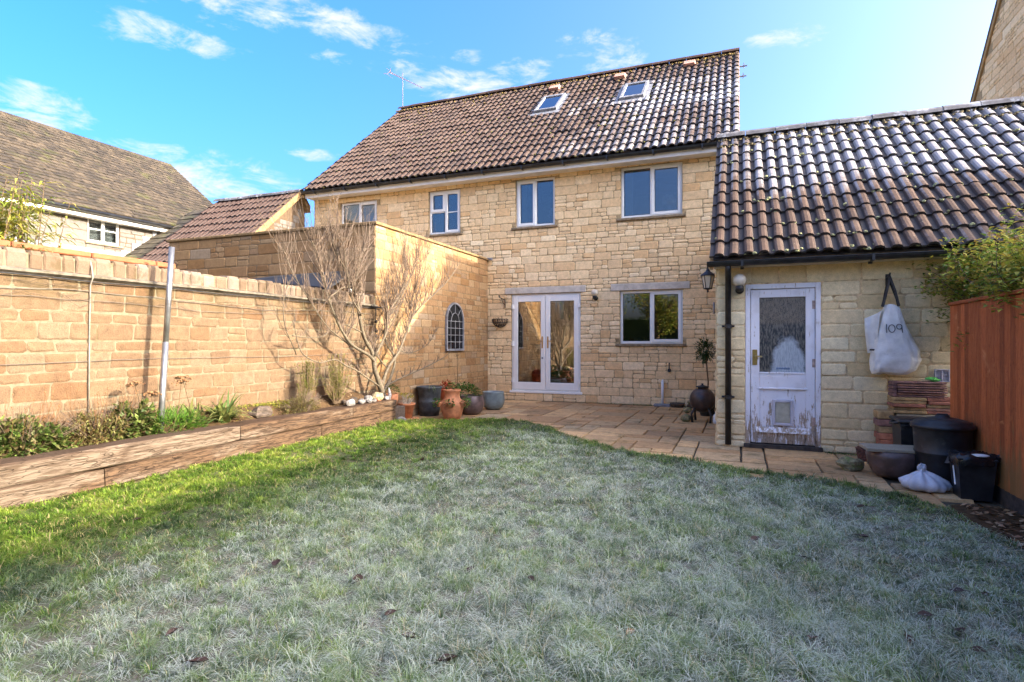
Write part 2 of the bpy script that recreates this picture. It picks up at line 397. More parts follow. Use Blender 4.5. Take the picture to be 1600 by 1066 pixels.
def globe_mat():
    m, t = newmat('globe_glass'); t.n.remove(t.b)
    tr = t.new('ShaderNodeBsdfTransparent'); tr.inputs[0].default_value = (.9, .85, .76, 1)
    gl = t.new('ShaderNodeBsdfPrincipled'); gl.inputs['Base Color'].default_value = (.74, .66, .52, 1); gl.inputs['Roughness'].default_value = .12
    mx = t.new('ShaderNodeMixShader'); mx.inputs[0].default_value = .8
    t.l.new(tr.outputs[0], mx.inputs[1]); t.l.new(gl.outputs[0], mx.inputs[2]); t.l.new(mx.outputs[0], t.out.inputs[0]); return m
M['globe'] = globe_mat()
def tile_mat(name, pal, frost_fn=None, moss=.70):
    m, t = newmat(name)
    c = t.ramp(attr(t), [(i/(len(pal)-1), q) for i, q in enumerate(pal)])
    n1 = t.noise(t.pos, 7.0, 6.0, .65); n2 = t.noise(t.pos, 40.0, 4.0, .7)
    f = t.math('ADD', t.maprange(n1, .25, .75, .72, 1.2, smooth=False), t.maprange(n2, .3, .7, -.2, .2, smooth=False)); v = t.new('ShaderNodeCombineXYZ')
    for i in range(3): t.put(v.inputs[i], f)
    c = t.mix(1.0, c, v.outputs[0], 'MULTIPLY')
    # dark lichen with painted shading in the channels, painted shadow on front edges
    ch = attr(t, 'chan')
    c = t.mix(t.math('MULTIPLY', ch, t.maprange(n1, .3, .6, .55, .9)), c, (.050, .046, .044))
    lich = t.noise(t.pos, 22.0, 3.0, .6)
    c = t.mix(t.maprange(lich, moss, moss+.05, 0, .8), c, (.34, .30, .20))
    if frost_fn:
        g = t.new('ShaderNodeNewGeometry'); sp = t.new('ShaderNodeSeparateXYZ'); t.l.new(g.outputs['Position'], sp.inputs[0])
        sn = t.new('ShaderNodeSeparateXYZ'); t.l.new(g.outputs['True Normal'], sn.inputs[0])
        fr = frost_fn(t, sp.outputs, sn.outputs, n1, n2, ch)
        c = t.mix(fr, c, (.60, .60, .62))
    t.put(t.b.inputs['Base Color'], c); t.b.inputs['Roughness'].default_value = .85; t.b.inputs['Specular IOR Level'].default_value = .25
    bump(t, n2, .35, .006)
    return m
def frost_main(t, P, N, n1, n2, ch):
    big = t.noise(t.scalevec(t.pos, (1, 1, 1)), .75, 3.0, .5)
    gx = t.maprange(P[0], -6.8, -1.0, -.35, .62)
    gz = t.math('MULTIPLY', t.maprange(P[2], 7.7, 8.7, 0, -.75), 1.0)
    a = t.math('ADD', t.math('ADD', gx, gz), t.math('MULTIPLY', t.math('SUBTRACT', big, .5), 1.7))
    a = t.math('ADD', a, t.math('MULTIPLY', t.math('SUBTRACT', n1, .5), .9))
    a = t.math('SUBTRACT', a, t.math('MULTIPLY', ch, .45))
    a = t.math('ADD', a, t.math('MULTIPLY', t.math('SUBTRACT', n2, .5), .5))
    flank = t.math('MULTIPLY', t.maprange(N[0], -.05, -.3, 0, .35), t.maprange(P[0], -9, -5, 0, 1))
    return t.math('MULTIPLY', t.maprange(t.math('ADD', t.math('ADD', a, flank), t.math('MULTIPLY', t.math('SUBTRACT', attr(t), .5), .35)), .18, 1.0, 0, 1), .44)
def frost_shed(t, P, N, n1, n2, ch):
    big = t.noise(t.pos, .9, 3.0, .5)
    gz = t.maprange(P[2], 2.9, 3.75, -.25, .95)
    gx = t.maprange(P[0], -.25, .7, -.55, .1)
    a = t.math('ADD', t.math('ADD', gz, gx), t.math('MULTIPLY', t.math('SUBTRACT', big, .5), .7))
    a = t.math('ADD', a, t.math('MULTIPLY', t.math('SUBTRACT', n1, .5), .7))
    a = t.math('SUBTRACT', a, t.math('MULTIPLY', ch, .62))
    a = t.math('ADD', a, t.math('MULTIPLY', t.math('SUBTRACT', n2, .5), .5))
    flank = t.maprange(N[0], -.05, -.35, 0, .55)
    return t.math('MULTIPLY', t.maprange(t.math('ADD', t.math('ADD', a, flank), t.math('MULTIPLY', t.math('SUBTRACT', attr(t), .5), .3)), .26, 1.05, 0, 1), .42)
BR = [(.068, .041, .029), (.088, .052, .036), (.060, .036, .027), (.100, .063, .045), (.078, .045, .032)]
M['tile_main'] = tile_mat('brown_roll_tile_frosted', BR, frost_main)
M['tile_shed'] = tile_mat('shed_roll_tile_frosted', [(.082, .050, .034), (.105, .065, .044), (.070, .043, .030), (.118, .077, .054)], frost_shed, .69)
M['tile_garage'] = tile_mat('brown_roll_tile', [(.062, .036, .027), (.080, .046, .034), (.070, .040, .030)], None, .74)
M['tile_moss'] = simple('mossy_old_tile', (.087, .068, .041), .95, .3, 6, .6, stain=((.082, .087, .024), 2.5, .5), tintamp=.3)
M['tile_far'] = simple('weathered_stone_slate', (.047, .034, .020), .95, .3, 9, .6, stain=((.047, .044, .012), 2.2, .54), tintamp=.45)
M['moss'] = simple('roof_moss', (.165, .150, .041), .95, .3, 30, .5)
M['mossgold'] = simple('ridge_lichen', (.209, .143, .033), .95, .3, 30, .5)
M['underroof'] = simple('roof_underlay', (.05, .04, .035), .9, .2, 5)
M['orange'] = simple('clay_strip', (.286, .087, .030), .8, .1, 8, .2, stain=((.153, .061, .030), 5, .66))
M['slab'] = stone_mat('riven_sandstone', [(.356, .206, .095), (.516, .316, .147), (.379, .260, .138), (.606, .388, .184), (.304, .197, .105), (.470, .276, .124), (.425, .316, .178)], contrast=1.4, dirt=(.136, .107, .043), dirt_lo=.52, bmp=.5, stainscale=3.0)
M['joint'] = simple('slab_joint', (.076, .062, .035), .95, .3, 20, .5)
M['ground'] = simple('ground_soil', (.19, .18, .10), .95, .3, 6, .5, spec=.1)
# ------------------------------------------------------------------ masonry
CAMV = Vector((0, 0, CAM_H)); FWD = Vector((-math.sin(YAW), math.cos(YAW), 0)); RGT = Vector((math.cos(YAW), math.sin(YAW), 0))
def inview(p, m=1.05):
    d = Vector(p)-CAMV; z = d.dot(FWD)
    return z > .3 and abs(d.dot(RGT)/z) < .889*m and abs(d.z/z) < .592*m
def seen_size(p, area, nrm):
    d = Vector(p)-CAMV; L = d.length
    return area*abs(d.normalized().dot(nrm))/(L*L) * (1.0 if inview(p) else .02)
def ashlar(W, levels, bh, bw, rng, openings=(), split=.33, joint=.012):
    """random squared rubble: bands between the given levels, each cut into stones; returns (u0, v0, u1, v1)"""
    out = []
    lv = []
    for a, b in zip(levels[:-1], levels[1:]):
        n = max(1, round((b-a)/((bh[0]+bh[1])/2))); ws = [rng.uniform(bh[0], bh[1]) for _ in range(n)]; s = (b-a)/sum(ws); z = a
        for w in ws: lv.append((z, z+w*s)); z += w*s
    for (v0, v1) in lv:
        cuts = [(0.0, W)]
        for (a, b, c, d) in openings:
            if c < v1-.004 and d > v0+.004:
                nc = []
                for (p, q) in cuts:
                    if b <= p or a >= q: nc.append((p, q)); continue
                    if a > p: nc.append((p, a))
                    if b < q: nc.append((b, q))
                cuts = nc
        for (p, q) in cuts:
            u = p
            while q-u > .02:
                w = rng.uniform(*bw)*(.8+.5*(v1-v0)/bh[1])
                if q-u-w < bw[0]*.7: w = q-u
                h = v1-v0
                if rng.random() < split and h > .11:
                    k = rng.uniform(.38, .62)*h
                    if w > .3:
                        for (a, b) in ((v0, v0+k), (v0+k, v1)):
                            s = u + w*rng.uniform(.35, .65); out.append((u, a, s, b)); out.append((s, a, u+w, b))
                    else: out.append((u, v0, u+w, v0+k)); out.append((u, v0+k, u+w, v1))
                else: out.append((u, v0, u+w, v1))
                u += w
    j = joint/2
    return [(a+j, b+j, c-j, d-j) for a, b, c, d in out if c-a > .03 and d-b > .03]
def stone_geo(mb, rect, O, U, V, N, rng, proud=.012, rnd=.018, tint=None, jit=.005):
    u0, v0, u1, v1 = rect; r = min(rnd, (u1-u0)*.3, (v1-v0)*.3)
    c = [(u0+r, v0), (u1-r, v0), (u1, v0+r), (u1, v1-r), (u1-r, v1), (u0+r, v1), (u0, v1-r), (u0, v0+r)]
    c = [(a+rng.uniform(-jit, jit), b+rng.uniform(-jit, jit)) for a, b in c]
    cx, cy = (u0+u1)/2, (v0+v1)/2; p = proud*rng.uniform(.55, 1.25); be = min(.014, (v1-v0)*.22)
    ring0 = [O+U*a+V*b-N*.012 for a, b in c]; ring1 = [O+U*a+V*b+N*(p*.45) for a, b in c]
    ring2 = []
    tu, tv = rng.uniform(-.25, .25)*p, rng.uniform(-.25, .25)*p
    for a, b in c:
        a2 = a+(be if a < cx else -be)*min(1, abs(a-cx)/(u1-u0)*2.4); b2 = b+(be if b < cy else -be)*min(1, abs(b-cy)/(v1-v0)*2.4)
        ring2.append(O+U*a2+V*b2+N*(p+(tu if a > cx else -tu)+(tv if b > cy else -tv)))
    fs = []
    for k in range(8):
        n = (k+1) % 8; fs.append((k, n, 8+n, 8+k)); fs.append((8+k, 8+n, 16+n, 16+k))
    fs.append(tuple(16+k for k in range(8)))
    if U.cross(V).dot(N) < 0: fs = [f[::-1] for f in fs]
    mb.add(ring0+ring1+ring2, fs, rng.random() if tint is None else tint)
def lay_stones(rects, O, U, V, N, mat, parent, rng, name='stone', budget=None, proud=.012, tints=None, rnd=.018, jit=.005):
    """the stones that show largest become one object each, the rest one joined part"""
    O, U, V, N = map(Vector, (O, U, V, N)); items = []
    for r in rects:
        ctr = O+U*((r[0]+r[2])/2)+V*((r[1]+r[3])/2)
        items.append((seen_size(ctr, (r[2]-r[0])*(r[3]-r[1]), N), r, ctr))
    items.sort(key=lambda q: -q[0]); rest = MB(); nrest = 0
    for i, (s, r, ctr) in enumerate(items):
        if budget[0] > 0 and s > 1.2e-5:
            mb = MB(); stone_geo(mb, r, O, U, V, N, rng, proud, rnd, None if tints is None else tints(r), jit); mb.build(name, mat, parent, org=ctr); budget[0] -= 1
        else: stone_geo(rest, r, O, U, V, N, rng, proud, rnd, None if tints is None else tints(r), jit); nrest += 1
    if nrest: rest.build(name+'work', mat, parent, kind='stuff')

# ------------------------------------------------------------------ roofs of roll tiles
def tile_mesh(name, w, L, mat, tint, rolls=2, hgt=.038, thick=.030):
    prof = [(0, .0), (.05, .0)]
    pts = []
    for k in range(rolls):
        b = k/rolls; q = 1.0/rolls
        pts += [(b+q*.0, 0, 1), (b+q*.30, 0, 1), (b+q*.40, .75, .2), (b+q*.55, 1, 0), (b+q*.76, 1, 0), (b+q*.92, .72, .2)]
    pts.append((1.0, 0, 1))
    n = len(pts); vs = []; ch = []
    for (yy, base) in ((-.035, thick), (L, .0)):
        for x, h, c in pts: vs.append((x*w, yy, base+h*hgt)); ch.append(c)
    for x, h, c in pts: vs.append((x*w, -.036, thick+h*hgt-.001)); ch.append(1.0)      # cut front edge, painted dark like the shadow gap under each tile
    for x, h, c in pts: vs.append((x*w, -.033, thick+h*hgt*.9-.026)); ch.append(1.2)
    fs = []
    for i in range(n-1):
        fs.append((i, i+1, n+i+1, n+i)); fs.append((3*n+i, 3*n+i+1, 2*n+i+1, 2*n+i))
    me = bpy.data.meshes.new(name); me.from_pydata(vs, [], fs); me.materials.append(mat)
    a = me.attributes.new('tint', 'FLOAT', 'POINT'); a.data.foreach_set('value', [tint]*len(vs))
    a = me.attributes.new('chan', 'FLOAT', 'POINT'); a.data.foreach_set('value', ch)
    me.polygons.foreach_set('use_smooth', [False]*len(me.polygons)); me.update(); return me
def tiled_roof(parent, x0, x1, ye, ze, yr, zr, mat, rng, budget, gauge_n, w=.33, skip=None, slip=.007):
    """front slope: eaves line (y=ye, z=ze) up to ridge (y=yr, z=zr)"""
    S = Vector((0, yr-ye, zr-ze)); L = S.length; S.normalize(); X = Vector((1, 0, 0)); N = X.cross(S); g = L/gauge_n
    nc = max(1, round((x1-x0)/w)); w = (x1-x0)/nc
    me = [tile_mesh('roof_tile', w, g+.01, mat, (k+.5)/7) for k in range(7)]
    items = []
    for r in range(gauge_n):
        for c in range(nc):
            p = Vector((x0+c*w, ye, ze))+S*(r*g)
            if skip and skip(p.x+w/2, r*g+g/2): continue
            items.append((seen_size(p+S*g/2+X*w/2, w*g, N), p))
    items.sort(key=lambda q: -q[0])
    base = Matrix((X, S, N)).transposed()
    rv = []; rf = []; rt = []; rc = []
    for s, p in items:
        q = p + N*(rng.uniform(-slip, slip)+.012) + S*(rng.uniform(-.009, .009)+(rng.uniform(-.05, -.02) if rng.random() < .012 else 0))
        R = base @ Euler((rng.uniform(-.018, .006), rng.uniform(-.018, .018), rng.uniform(-.02, .02))).to_matrix()
        k = rng.randrange(7)
        if budget[0] > 0 and s > 1e-6:
            o = bpy.data.objects.new('roof_tile', me[k]); COL.objects.link(o); o.parent = parent
            o.matrix_basis = Matrix.Translation(q-WL[parent]) @ R.to_4x4(); budget[0] -= 1
        else:
            b = len(rv); Mx = Matrix.Translation(q) @ R.to_4x4(); m = me[k]
            rv += [tuple(Mx @ v.co) for v in m.vertices]; rf += [tuple(i+b for i in f.vertices) for f in m.polygons]
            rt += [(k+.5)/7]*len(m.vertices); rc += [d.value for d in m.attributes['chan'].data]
    if rv:
        mm = bpy.data.meshes.new('roof_tiling'); mm.from_pydata([tuple(Vector(v)-WL[parent]) for v in rv], [], rf); mm.materials.append(mat)
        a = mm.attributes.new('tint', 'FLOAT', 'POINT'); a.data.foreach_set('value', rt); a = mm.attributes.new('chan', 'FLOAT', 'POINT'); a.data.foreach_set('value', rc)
        o = bpy.data.objects.new('roof_tiling', mm); COL.objects.link(o); o.parent = parent; o['kind'] = 'stuff'
    return S, N, L
def ridge_tiles(parent, x0, x1, y, z, mat, rng, r=.13, step=.45, budget=60):
    n = round((x1-x0)/step); step = (x1-x0)/n
    for i in range(n):
        mb = MB(); a, b = x0+i*step+.004, x0+(i+1)*step-.004; vs = []; K = 7; tw = rng.uniform(-.008, .008)
        for xx in (a, b):
            for k in range(K):
                th = math.pi*(k/(K-1))*.9+.05*math.pi; vs.append((xx, y+r*math.cos(th), z-.06+r*.95*math.sin(th)+tw))
        for xx in (a, b):
            for k in range(K):
                th = math.pi*(k/(K-1))*.9+.05*math.pi; vs.append((xx, y+(r-.018)*math.cos(th), z-.06+(r-.018)*.95*math.sin(th)+tw))
        fs = [(k, k+1, K+k+1, K+k)[::-1] for k in range(K-1)] + [(k, k+1, 2*K+k+1, 2*K+k) for k in range(K-1)] + [(K+k, K+k+1, 3*K+k+1, 3*K+k)[::-1] for k in range(K-1)]
        mb.add(vs, fs, rng.random()); mb.build('ridge_tile', mat, parent, org=((a+b)/2, y, z))
def moss_on_roof(parent, x0, x1, ye, ze, yr, zr, rng, n, mat, size=(.012, .035), rows=18, fn=None):
    S = Vector((0, yr-ye, zr-ze)); L = S.length; S.normalize(); N = Vector((1, 0, 0)).cross(S); mb = MB(); g = L/rows
    for i in range(n):
        x = rng.uniform(x0, x1); r = rng.randrange(rows)
        if fn and rng.random() > fn(x, r/rows): continue
        p = Vector((x, ye, ze))+S*(r*g+rng.uniform(-.045, .03))+N*(.03+rng.uniform(0, .025)); s = rng.uniform(*size)
        mb.blob(p, (s*1.4, s, s*.8), seed=i, n=5, m=3, amp=.3, tint=rng.random())
    mb.build('moss', mat, parent, kind='stuff')
def gutter(parent, x0, x1, y, z, r=.055, step=.95, rng=None, brk=True):
    mb = MB(); K = 8; vs = []; 
    for x in (x0, x1):
        for rr in (r, r-.006):
            for k in range(K+1):
                th = math.pi + math.pi*k/K; vs.append((x, y+rr*math.cos(th), z+rr*math.sin(th)))
    m = K+1; fs = []
    for k in range(K):
        fs.append((k, k+1, 2*m+k+1, 2*m+k)); fs.append((m+k, m+k+1, 3*m+k+1, 3*m+k)[::-1])
    for q in (0, 2*m): fs += [(q+k, q+m+k, q+m+k+1, q+k+1) for k in range(K)]
    fs += [(0, 2*m, 3*m, m), (K, m+K, 3*m+K, 2*m+K)]
    mb.add(vs, fs)
    mb.tube([(x0, y-r, z), (x1, y-r, z)], .007, 6); g = mb.build('gutter', M['black_plastic'], parent)
    if brk:
        x = x0+.4
        while x < x1:
            b = MB(); b.box(x-.014, x+.014, y-r-.006, y+r+.08, z-r-.012, z-r+.002); b.box(x-.014, x+.014, y-r-.008, y-r+.002, z-r, z+.01); b.box(x-.02, x+.02, y+r+.05, y+r+.085, z-r-.03, z+.02)
            b.build('gutter_bracket', M['black_plastic'], parent); x += step

# ------------------------------------------------------------------ windows (plane y = const, seen from -y)
def frame_bars(mb, x0, x1, z0, z1, t, y0, y1):
    mb.bbox(x0, x0+t, y0, y1, z0, z1, .005); mb.bbox(x1-t, x1, y0, y1, z0, z1, .005)
    mb.bbox(x0+t, x1-t, y0+.001, y1, z0, z0+t, .005); mb.bbox(x0+t, x1-t, y0+.001, y1, z1-t, z1, .005)
def window(parent, x0, x1, z0, z1, y, lights, sill=True, glass='glass', inset=.05, curtain=None, matf='upvc', depth=.07):
    """lights: list of (fx0, fx1, fz0, fz1, opening, bars) in fractions of the frame"""
    f = MB(); t = .052; frame_bars(f, x0, x1, z0, z1, t, y+inset, y+inset+depth)
    w = f; W_, H_ = x1-x0, z1-z0
    for (a, b, c, d, op, bars) in lights:      # mullions and transoms
        if b < .99: w.bbox(x0+b*W_-.024, x0+b*W_+.024, y+inset+.002, y+inset+depth, z0+t, z1-t, .004)
        if d < .99: w.bbox(x0+a*W_+.02, x0+b*W_-.02, y+inset+.003, y+inset+depth, z0+d*H_-.022, z0+d*H_+.022, .004)
    o = f.build('window', M[matf], parent)
    for (a, b, c, d, op, bars) in lights:
        ax = x0+a*W_+(t if a < .01 else .024); bx = x0+b*W_-(t if b > .99 else .024); cz = z0+c*H_+(t if c < .01 else .022); dz = z0+d*H_-(t if d > .99 else .022)
        if op:
            cs = MB(); frame_bars(cs, ax-.022, bx+.022, cz-.022, dz+.022, .062, y+inset-.014, y+inset+.05)
            cs.build('casement', M[matf], o); ax += .042; bx -= .042; cz += .042; dz -= .042
        p = MB(); p.box(ax-.008, bx+.008, y+inset+.026, y+inset+.032, cz-.008, dz+.008); p.build('pane', M[glass], o)
        g = MB(); 
        for (q0, q1, q2, q3) in ((ax-.004, ax+.008, cz, dz), (bx-.008, bx+.004, cz, dz), (ax, bx, cz-.004, cz+.008), (ax, bx, dz-.008, dz+.004)): g.box(q0, q1, y+inset+.019, y+inset+.0255, q2, q3)
        g.build('gasket', M['black_plastic'], o)
        for bz in bars:
            bb = MB(); bb.bbox(ax, bx, y+inset+.012, y+inset+.025, cz+bz*(dz-cz)-.011, cz+bz*(dz-cz)+.011, .003); bb.build('glazing_bar', M[matf], o)
    if sill:
        s = MB(); s.bbox(x0-.09, x1+.07, y-.05, y+inset+.05, z0-.055, z0-.004, .008); s.build('sill', M['sill'], o)
    if curtain:
        for (a, b) in curtain:
            c = MB(); vs = []; K = 26
            for zz in (z0+.02, z1-.03):
                for k in range(K+1):
                    u = k/K; vs.append((x0+(a+(b-a)*u)*W_, y+inset+.2+.025*math.sin(u*34)+.01*math.sin(u*13), zz))
            c.add(vs, [(k, k+1, K+2+k, K+1+k) for k in range(K)]); c.build('curtain', M['curtain'], o, smooth=True)
    return o
def room(parent, x0, x1, z0, z1, y, d=2.2):
    """inside walls, floor and ceiling behind an opening"""
    m = MB(); y0 = y+.16
    m.add([(x0, y0, z0), (x1, y0, z0), (x1, y0+d, z0), (x0, y0+d, z0), (x0, y0, z1), (x1, y0, z1), (x1, y0+d, z1), (x0, y0+d, z1)],
          [(0, 1, 2, 3), (4, 7, 6, 5), (0, 3, 7, 4), (1, 5, 6, 2), (3, 2, 6, 7)])
    m.build('interior', M['room'], parent)
def holed_wall(mb, O, U, V, N, W, H, openings, th):
    """flat wall with rectangular openings and reveals; O is the lower left of the outer face, N points out"""
    us = sorted({0, W, *[q for o in openings for q in o[:2]]}); vs_ = sorted({0, H, *[q for o in openings for q in o[2:]]})
    O, U, V, N = map(Vector, (O, U, V, N)); flip = U.cross(V).dot(N) < 0
    def quad(a, b, c, d): mb.add([a, b, c, d], [(3, 2, 1, 0) if flip else (0, 1, 2, 3)])
    for a, b in zip(us[:-1], us[1:]):
        for c, d in zip(vs_[:-1], vs_[1:]):
            mu, mv = (a+b)/2, (c+d)/2
            if any(o[0] < mu < o[1] and o[2] < mv < o[3] for o in openings): continue
            P = lambda u, v, k=0: O+U*u+V*v-N*k
            quad(P(a, c), P(b, c), P(b, d), P(a, d)); quad(P(a, c, th), P(a, d, th), P(b, d, th), P(b, c, th))
    for (a, b, c, d) in openings:
        P = lambda u, v, k=0: O+U*u+V*v-N*k
        quad(P(a, c), P(a, c, th), P(b, c, th), P(b, c)); quad(P(a, d), P(b, d), P(b, d, th), P(a, d, th))
        quad(P(a, c), P(a, d), P(a, d, th), P(a, c, th)); quad(P(b, c), P(b, c, th), P(b, d, th), P(b, d))

X_, Y_, Z_ = Vector((1, 0, 0)), Vector((0, 1, 0)), Vector((0, 0, 1))
# ================================================================== ground
g = MB(); 
g.add([(-300, -300, -.08), (300, -300, -.08), (300, 400, -.08), (-300, 400, -.08)], [(0, 1, 2, 3)]); g.build('ground', M['ground'], kind='structure')

# ================================================================== main house
def build_house():
    H = T('semi_detached_house', 'large stone house across the back of the garden with patio doors and frosted brown roof', 'house', (-5.2, 12.1, 0))
    rng = random.Random(11); FY = 12.1; X0, X1 = -10.3, -.05
    op = [(-4.77, -3.17, .17, 2.375), (-2.32, -1.05, 1.27, 2.375), (-2.3, -1.06, 3.9, 4.965), (-4.67, -3.75, 3.88, 4.945), (-6.9, -6.06, 3.87, 4.9), (-9.47, -8.37, 3.95, 4.85)]
    opl = [(a-X0, b-X0, c, d) for a, b, c, d in op]
    w = MB(); holed_wall(w, (X0, FY, 0), X_, Z_, -Y_, X1-X0, 5.15, opl, .16)
    # gables and back
    for x, s in ((X0, 1), (X1, -1)):
        vs = [(x, FY+.001, 0), (x, 20.5, 0), (x, 20.5, 5.15), (x, 16.3, 8.78), (x, FY+.001, 5.32)]
        w.add(vs, [(0, 1, 2, 3, 4) if s < 0 else (4, 3, 2, 1, 0)])
    w.add([(X0, 20.5, 0), (X1, 20.5, 0), (X1, 20.5, 5.15), (X0, 20.5, 5.15)], [(3, 2, 1, 0)])
    w.build('wall', M['facade_mortar'], H)
    lint = [(-4.92, -3.05, 2.38, 2.53), (-2.51, -.91, 2.38, 2.53)]
    heads = [(-2.42, -.94, 4.968, 5.06), (-4.78, -3.65, 4.95, 5.045), (-7.0, -5.96, 4.905, 5.0), (-9.57, -8.27, 4.855, 4.96)]
    sills = [(-2.41, -.98, 1.213, 1.27), (-2.39, -.99, 3.843, 3.9), (-4.76, -3.68, 3.823, 3.88), (-6.99, -5.99, 3.813, 3.87), (-9.56, -8.3, 3.893, 3.95)]
    blk = opl + [(a-X0, b-X0, c, d) for a, b, c, d in lint+sills+heads]
    rects = ashlar(X1-X0, [0, .17, 1.213, 2.38, 2.53, 3.815, 4.9, 5.05, 5.14], (.135, .205), (.15, .40), rng, blk, split=.42, joint=.011)
    rects = [r for r in rects if not (r[2] < -5.36-X0 and r[3] < 2.9)]     # behind the outhouse
    bud = [285]
    lay_stones(rects, (X0, FY, 0), X_, Z_, -Y_, M['facade'], H, rng, budget=bud, proud=.009, jit=.006)
    for (a, b, c, d) in lint:
        m = MB(); m.bbox(a, b, FY-.03, FY+.1, c+.003, d-.003, .008); m.build('lintel', M['lintel'], H)
    hd = MB()
    for (a, b, c, d) in heads: # flat row of header stones above the upper windows
        u = a
        while u < b-.05:
            v = min(b, u+rng.uniform(.24, .34))
            if b-v < .1: v = b
            stone_geo(hd, (u+.004-X0, c+.003, v-.004-X0, d-.003), Vector((X0, FY, 0)), X_, Z_, -Y_, rng, .016); u = v
            hd.build('head_stone', M['facade'], H, org=(u-.1, FY, c)); hd = MB()
    # soffit box and fascia, gutter
    m = MB(); m.box(X0-.02, X1+.03, 11.80, 12.098, 4.99, 5.012); m.bbox(X0-.02, X1+.03, 11.775, 11.80, 4.975, 5.17, .004); m.build('fascia', M['fascia'], H)
    gutter(H, X0-.05, X1+.05, 11.705, 5.115, .058, .93)
    # roof
    ye, ze, yr, zr = 11.70, 5.155, 16.3, 8.93
    r = MB(); r.add([(X0-.06, ye+.02, ze-.03), (X1+.06, ye+.02, ze-.03), (X1+.06, yr, zr-.03), (X0-.06, yr, zr-.03)], [(0, 1, 2, 3)])
    r.add([(X0-.06, yr, zr), (X1+.06, yr, zr), (X1+.06, 20.9, ze), (X0-.06, 20.9, ze)], [(0, 1, 2, 3)])
    r.add([(X0-.06, ye+.04, ze-.09), (X1+.06, ye+.04, ze-.09), (X1+.06, yr, zr-.09), (X0-.06, yr, zr-.09)], [(3, 2, 1, 0)])
    r.build('roof', M['underroof'], H)
    sk = [(-4.98, -4.36, 14.25, 15.15), (-2.74, -2.14, 14.22, 15.1)]
    S0 = Vector((0, yr-ye, zr-ze)).normalized()
    def skip(x, s):
        y = ye+s*S0.y
        return any(a-.02 < x < b+.02 and c < y < d for a, b, c, d in sk)
    S, N, L = tiled_roof(H, X0-.06, X1+.06, ye, ze, yr, zr-.01, M['tile_main'], rng, [292], 18, skip=skip)
    ridge_tiles(H, X0-.08, X1+.08, yr, zr+.05, M['tile_main'], rng)
    moss_on_roof(H, X0, X1, ye, ze, yr, zr, rng, 900, M['moss'], (.010, .026))
    moss_on_roof(H, X0-.05, X1+.05, yr-.75, zr-.60, yr+.02, zr+.06, rng, 1100, M['mossgold'], (.012, .03), rows=3, fn=lambda x, f: .25+.75*(f > .6) if (x < -9 or x > -1.6) else .35*(f > .6)+.05)
    for x in (X0-.05, X1+.05):       # verge boards
        m = MB(); a = Vector((x, ye+.03, ze-.06)); b = Vector((x, yr, zr-.05)); 
        for (p, q) in ((a, b), (b, Vector((x, 20.9, ze)))):
            m.add([p+Vector((-.022, 0, -.11)), p+Vector((.022, 0, -.11)), p+Vector((.022, 0, .045)), p+Vector((-.022, 0, .045)), q+Vector((-.022, 0, -.11)), q+Vector((.022, 0, -.11)), q+Vector((.022, 0, .045)), q+Vector((-.022, 0, .045))],
              [(0, 1, 2, 3)[::-1], (4, 5, 6, 7), (0, 1, 5, 4), (2, 3, 7, 6), (1, 2, 6, 5), (3, 0, 4, 7)])
        m.build('verge', M['barge'], H)
    # roof lights
    for (a, b, c, d) in sk:
        s0 = (c-ye)/S.y; s1 = (d-ye)/S.y; O = Vector((a, ye, ze))
        Mx = Matrix.Translation(O+S*s0+N*.035) @ Matrix((X_, S, N)).transposed().to_4x4(); w_, l_ = b-a, s1-s0
        sl = MB(); t = .07
        for q in ((0, t, 0, l_), (w_-t, w_, 0, l_), (t, w_-t, 0, t+.02), (t, w_-t, l_-t-.03, l_)): sl.bbox(q[0], q[1], q[2], q[3], -.03, .085, .006, M=Mx)
        so = sl.build('roof_light', M['lead'], H)
        p = MB(); p.box(t-.01, w_-t+.01, t, l_-t-.01, .05, .06, M=Mx); p.build('pane', M['skyglass'], so)
        ib = MB(); 
        for q in ((t-.005, t+.03, t, l_-t), (w_-t-.03, w_-t+.005, t, l_-t), (t, w_-t, t, t+.05), (t, w_-t, l_-t-.06, l_-t)): ib.box(q[0], q[1], q[2], q[3], .02, .049, M=Mx)
        ib.build('inner_frame', M['fascia'], so)
        fl = MB(); fl.box(-.13, w_+.13, -.20, .0, .012, .022, M=Mx); fl.box(-.12, 0, -.0, l_+.1, .012, .022, M=Mx); fl.box(w_, w_+.12, 0, l_+.1, .012, .022, M=Mx); fl.box(-.12, w_+.12, l_, l_+.13, .012, .022, M=Mx)
        fl.build('flashing', M['lead'], so)
        ba = MB(); ba.box(0, w_, t, l_-t, -.12, -.1, M=Mx); ba.build('blind', M['curtain'], so)
    for (x, y) in ((-4.86, 15.72), (-3.01, 15.77), (-1.2, 15.85)):   # tile vents near the ridge
        s = (y-ye)/S.y; Mx = Matrix.Translation(Vector((x, ye, ze))+S*s+N*.05) @ Matrix((X_, S, N)).transposed().to_4x4()
        v = MB(); v.add([Mx @ Vector(q) for q in ((-.15, -.1, 0), (.15, -.1, 0), (.15, .16, 0), (-.15, .16, 0), (-.14, -.12, .09), (.14, -.12, .09), (.13, .10, .10), (-.13, .10, .10))],
                        [(0, 1, 5, 4), (1, 2, 6, 5), (2, 3, 7, 6), (3, 0, 4, 7), (4, 5, 6, 7)]); v.build('roof_vent', M['ventpink'], H)
    # windows
    window(H, -2.32, -1.05, 1.27, 2.375, FY, [(0, .50, 0, 1, 0, []), (.50, 1, 0, 1, 1, [])], curtain=None, glass='kglass')
    window(H, -2.3, -1.06, 3.9, 4.965, FY, [(0, .50, 0, 1, 0, []), (.50, 1, 0, 1, 1, [])], curtain=[(.05, .17)])
